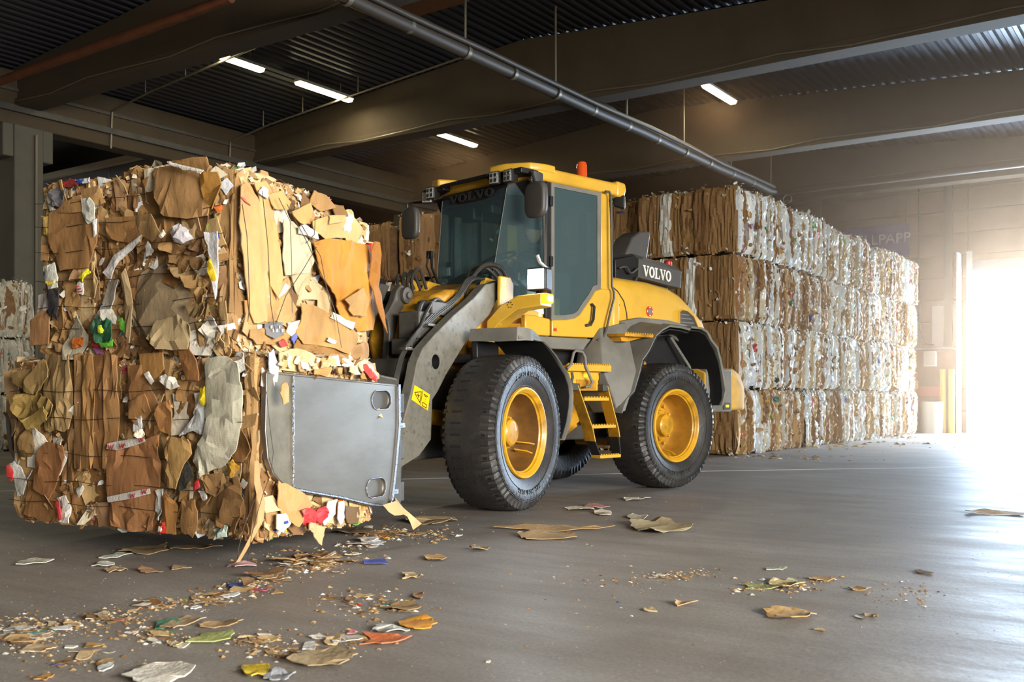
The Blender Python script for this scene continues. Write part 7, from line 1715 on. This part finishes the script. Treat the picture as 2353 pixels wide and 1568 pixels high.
# small flakes: (centre px, centre py, spread x, spread y, count, size px, group)
PILES = [
 (725, 1288, 62, 14, 34, 24, 'pile'), (700, 1300, 40, 8, 12, 18, 'pile'), (875, 1228, 40, 9, 16, 18, 'clamp'), (830, 1252, 26, 6, 8, 16, 'clamp'),
 (60, 1462, 50, 22, 30, 22, 'left'), (150, 1440, 60, 14, 18, 18, 'left'), (260, 1424, 60, 10, 14, 20, 'left'), (360, 1392, 50, 9, 12, 20, 'left'), (480, 1378, 40, 9, 14, 22, 'left'), (550, 1352, 40, 8, 12, 22, 'left'), (620, 1330, 40, 8, 10, 20, 'left'),
 (590, 1472, 40, 10, 14, 20, 'front'), (640, 1500, 60, 10, 16, 18, 'front'), (360, 1462, 50, 12, 12, 18, 'front'), (200, 1518, 80, 16, 12, 20, 'front'), (790, 1470, 60, 12, 12, 20, 'front'),
 (880, 1395, 50, 16, 16, 16, 'middle'), (800, 1382, 60, 16, 12, 14, 'middle'), (980, 1230, 40, 8, 12, 14, 'middle'),
 (1535, 1326, 34, 6, 22, 12, 'mid_right'), (1430, 1340, 50, 8, 10, 12, 'mid_right'), (1610, 1318, 24, 5, 8, 12, 'mid_right'),
 (1775, 1348, 50, 6, 16, 14, 'right'), (1890, 1333, 26, 4, 8, 12, 'right'), (2070, 1368, 50, 14, 16, 9, 'right'), (1300, 1350, 120, 60, 16, 10, 'right'),
 (1760, 1052, 120, 4, 12, 16, 'stack'), (1960, 1022, 100, 5, 12, 16, 'stack'), (2070, 1006, 30, 2, 5, 26, 'stack'),
]
GL_ = {'pile': 'in the litter pile right of the hanging strip', 'clamp': 'on the floor under the clamp plate', 'left': 'in the litter trail at the lower left',
       'front': 'among the litter along the bottom edge', 'middle': 'on the floor right of the litter pile', 'mid_right': 'in the crumb pile on the middle right floor',
       'right': 'in the crumbs on the right floor', 'stack': 'at the foot of the right bale stack'}
def cls_of(c):
    return 'white paper flake' if c in WHITE else 'brightly coloured flake' if c in ODD else 'pale cream flake' if c in PALE else 'light tan flake' if c in TAN else 'dark brown flake'
LIB = [litter_mesh(1500+i, 1.0, .62, 4+i % 4, .25, .03, 1, .45) for i in range(14)]
LIBP = []
for me in LIB:
    m2 = me.copy(); me.materials.append(M['card']); m2.materials.append(M['paper']); LIBP.append(m2)
r = random.Random(77); NF = 0
for cx_, cy_, sx_, sy_, cnt, sz, grp in PILES:
    for i in range(cnt):
        px = cx_+r.gauss(0, sx_*.6); py = max(1000 if grp == 'stack' else 1140, cy_+r.gauss(0, sy_*.6))
        if NF >= 299: break
        p = ground(px, py); d = F_*H/(py-HY); s_ = sz*d/F_*r.choice((r.uniform(.6, 1.4), r.uniform(1.2, 2.8)))*(1.25 if grp in ('left', 'front', 'pile', 'clamp') else 1.0)
        if grp == 'stack' and p.x < SX+.12: p.x = SX+.12+r.uniform(0, .3)
        c = pick(r, [(4, TAN), (4, BROWN), (1.6, PALE), (.8, WHITE), (.4, ODD)]); k = r.randrange(14)
        o = bpy.data.objects.new('paper_flake' if c in WHITE+ODD else 'cardboard_flake', (LIBP if c in WHITE+ODD else LIB)[k]); C.objects.link(o)
        o.location = (p.x, p.y, .001+(r.uniform(0, .02) if grp in ('pile', 'left', 'clamp') and r.random() < .4 else 0)); o.rotation_euler = (r.uniform(-.1, .1), r.uniform(-.1, .1), r.random()*6.28)
        o.scale = (s_, s_*r.uniform(.6, 1.5), s_*r.uniform(.4, 1.0)); o.color = vary(c, r)
        tag(o, cls_of(c)+' '+GL_[grp], 'flake', cls_of(c)+'s '+GL_[grp]); NF += 1
# crumbs and dust specks: nobody could count them
vs = []; fs = []; cols = []
def crumb(p, s_, c):
    k0 = len(vs); n = 4+int(r.random()*2); a0 = r.random()*6.28
    vs.append((p.x, p.y, s_*.35))
    for i in range(n):
        a = a0+2*PI*i/n; q = s_*r.uniform(.6, 1.1); vs.append((p.x+q*math.cos(a), p.y+q*math.sin(a)*.7, .0005))
    for i in range(n): fs.append((k0, k0+1+i, k0+1+(i+1) % n)); cols.extend([c]*3)
for cx_, cy_, sx_, sy_, cnt, sz, grp in PILES:
    for i in range(int(cnt*9)):
        px = cx_+r.gauss(0, sx_*1.0); py = max(998, cy_+r.gauss(0, sy_*1.1)); p = ground(px, py); d = F_*H/(py-HY)
        if grp == 'stack' and p.x < SX+.1: continue
        crumb(p, r.choice((r.uniform(1.5, 5.0), r.uniform(1.5, 5.0), r.uniform(5.0, 13.0)))*d/F_*(1 if sz > 13 else .6), vary(pick(r, [(4, TAN), (4, BROWN), (2, PALE), (.8, WHITE), (.25, ODD)]), r))
for i in range(1500):
    px = r.uniform(-20, 2370); py = 1130+440*r.random()**.8
    if px > 1300 and r.random() < .55: continue
    p = ground(px, py); d = F_*H/(py-HY); crumb(p, r.uniform(.8, 3.2)*d/F_, vary(pick(r, [(4, TAN), (3, BROWN), (3, PALE), (1, WHITE)]), r))
me = bpy.data.meshes.new('floor_crumbs'); me.from_pydata(vs, [], fs)
ca = me.color_attributes.new('Col', 'FLOAT_COLOR', 'CORNER'); ca.data.foreach_set('color', [x for c in cols for x in c]); me.materials.append(M['scrap'])
o = bpy.data.objects.new('floor_crumbs', me); C.objects.link(o); tag(o, 'tiny paper crumbs and dust specks scattered over the floor', 'crumbs', kind='stuff')

# ------------------------------------------------------------------ warm haze volume added for the glow around the open door
hz = bpy.data.materials.new('glow_haze'); hz.use_nodes = True
nt = hz.node_tree; nt.nodes.remove(nt.nodes['Principled BSDF'])
vsn = nt.nodes.new('ShaderNodeVolumeScatter'); vsn.inputs['Color'].default_value = (1.0, .62, .38, 1); vsn.inputs['Density'].default_value = HAZE; vsn.inputs['Anisotropy'].default_value = .7
nt.links.new(vsn.outputs[0], nt.nodes['Material Output'].inputs['Volume'])
if HAZE > 0:
    o = MB().box((XL+.5, 15.8, .01), (WALL_R-.05, WALL_Y-.06, 7.2)).build('glow_haze', hz, smooth=0); tag(o, 'thin warm haze added to give the glow by the open door', 'haze', kind='stuff')
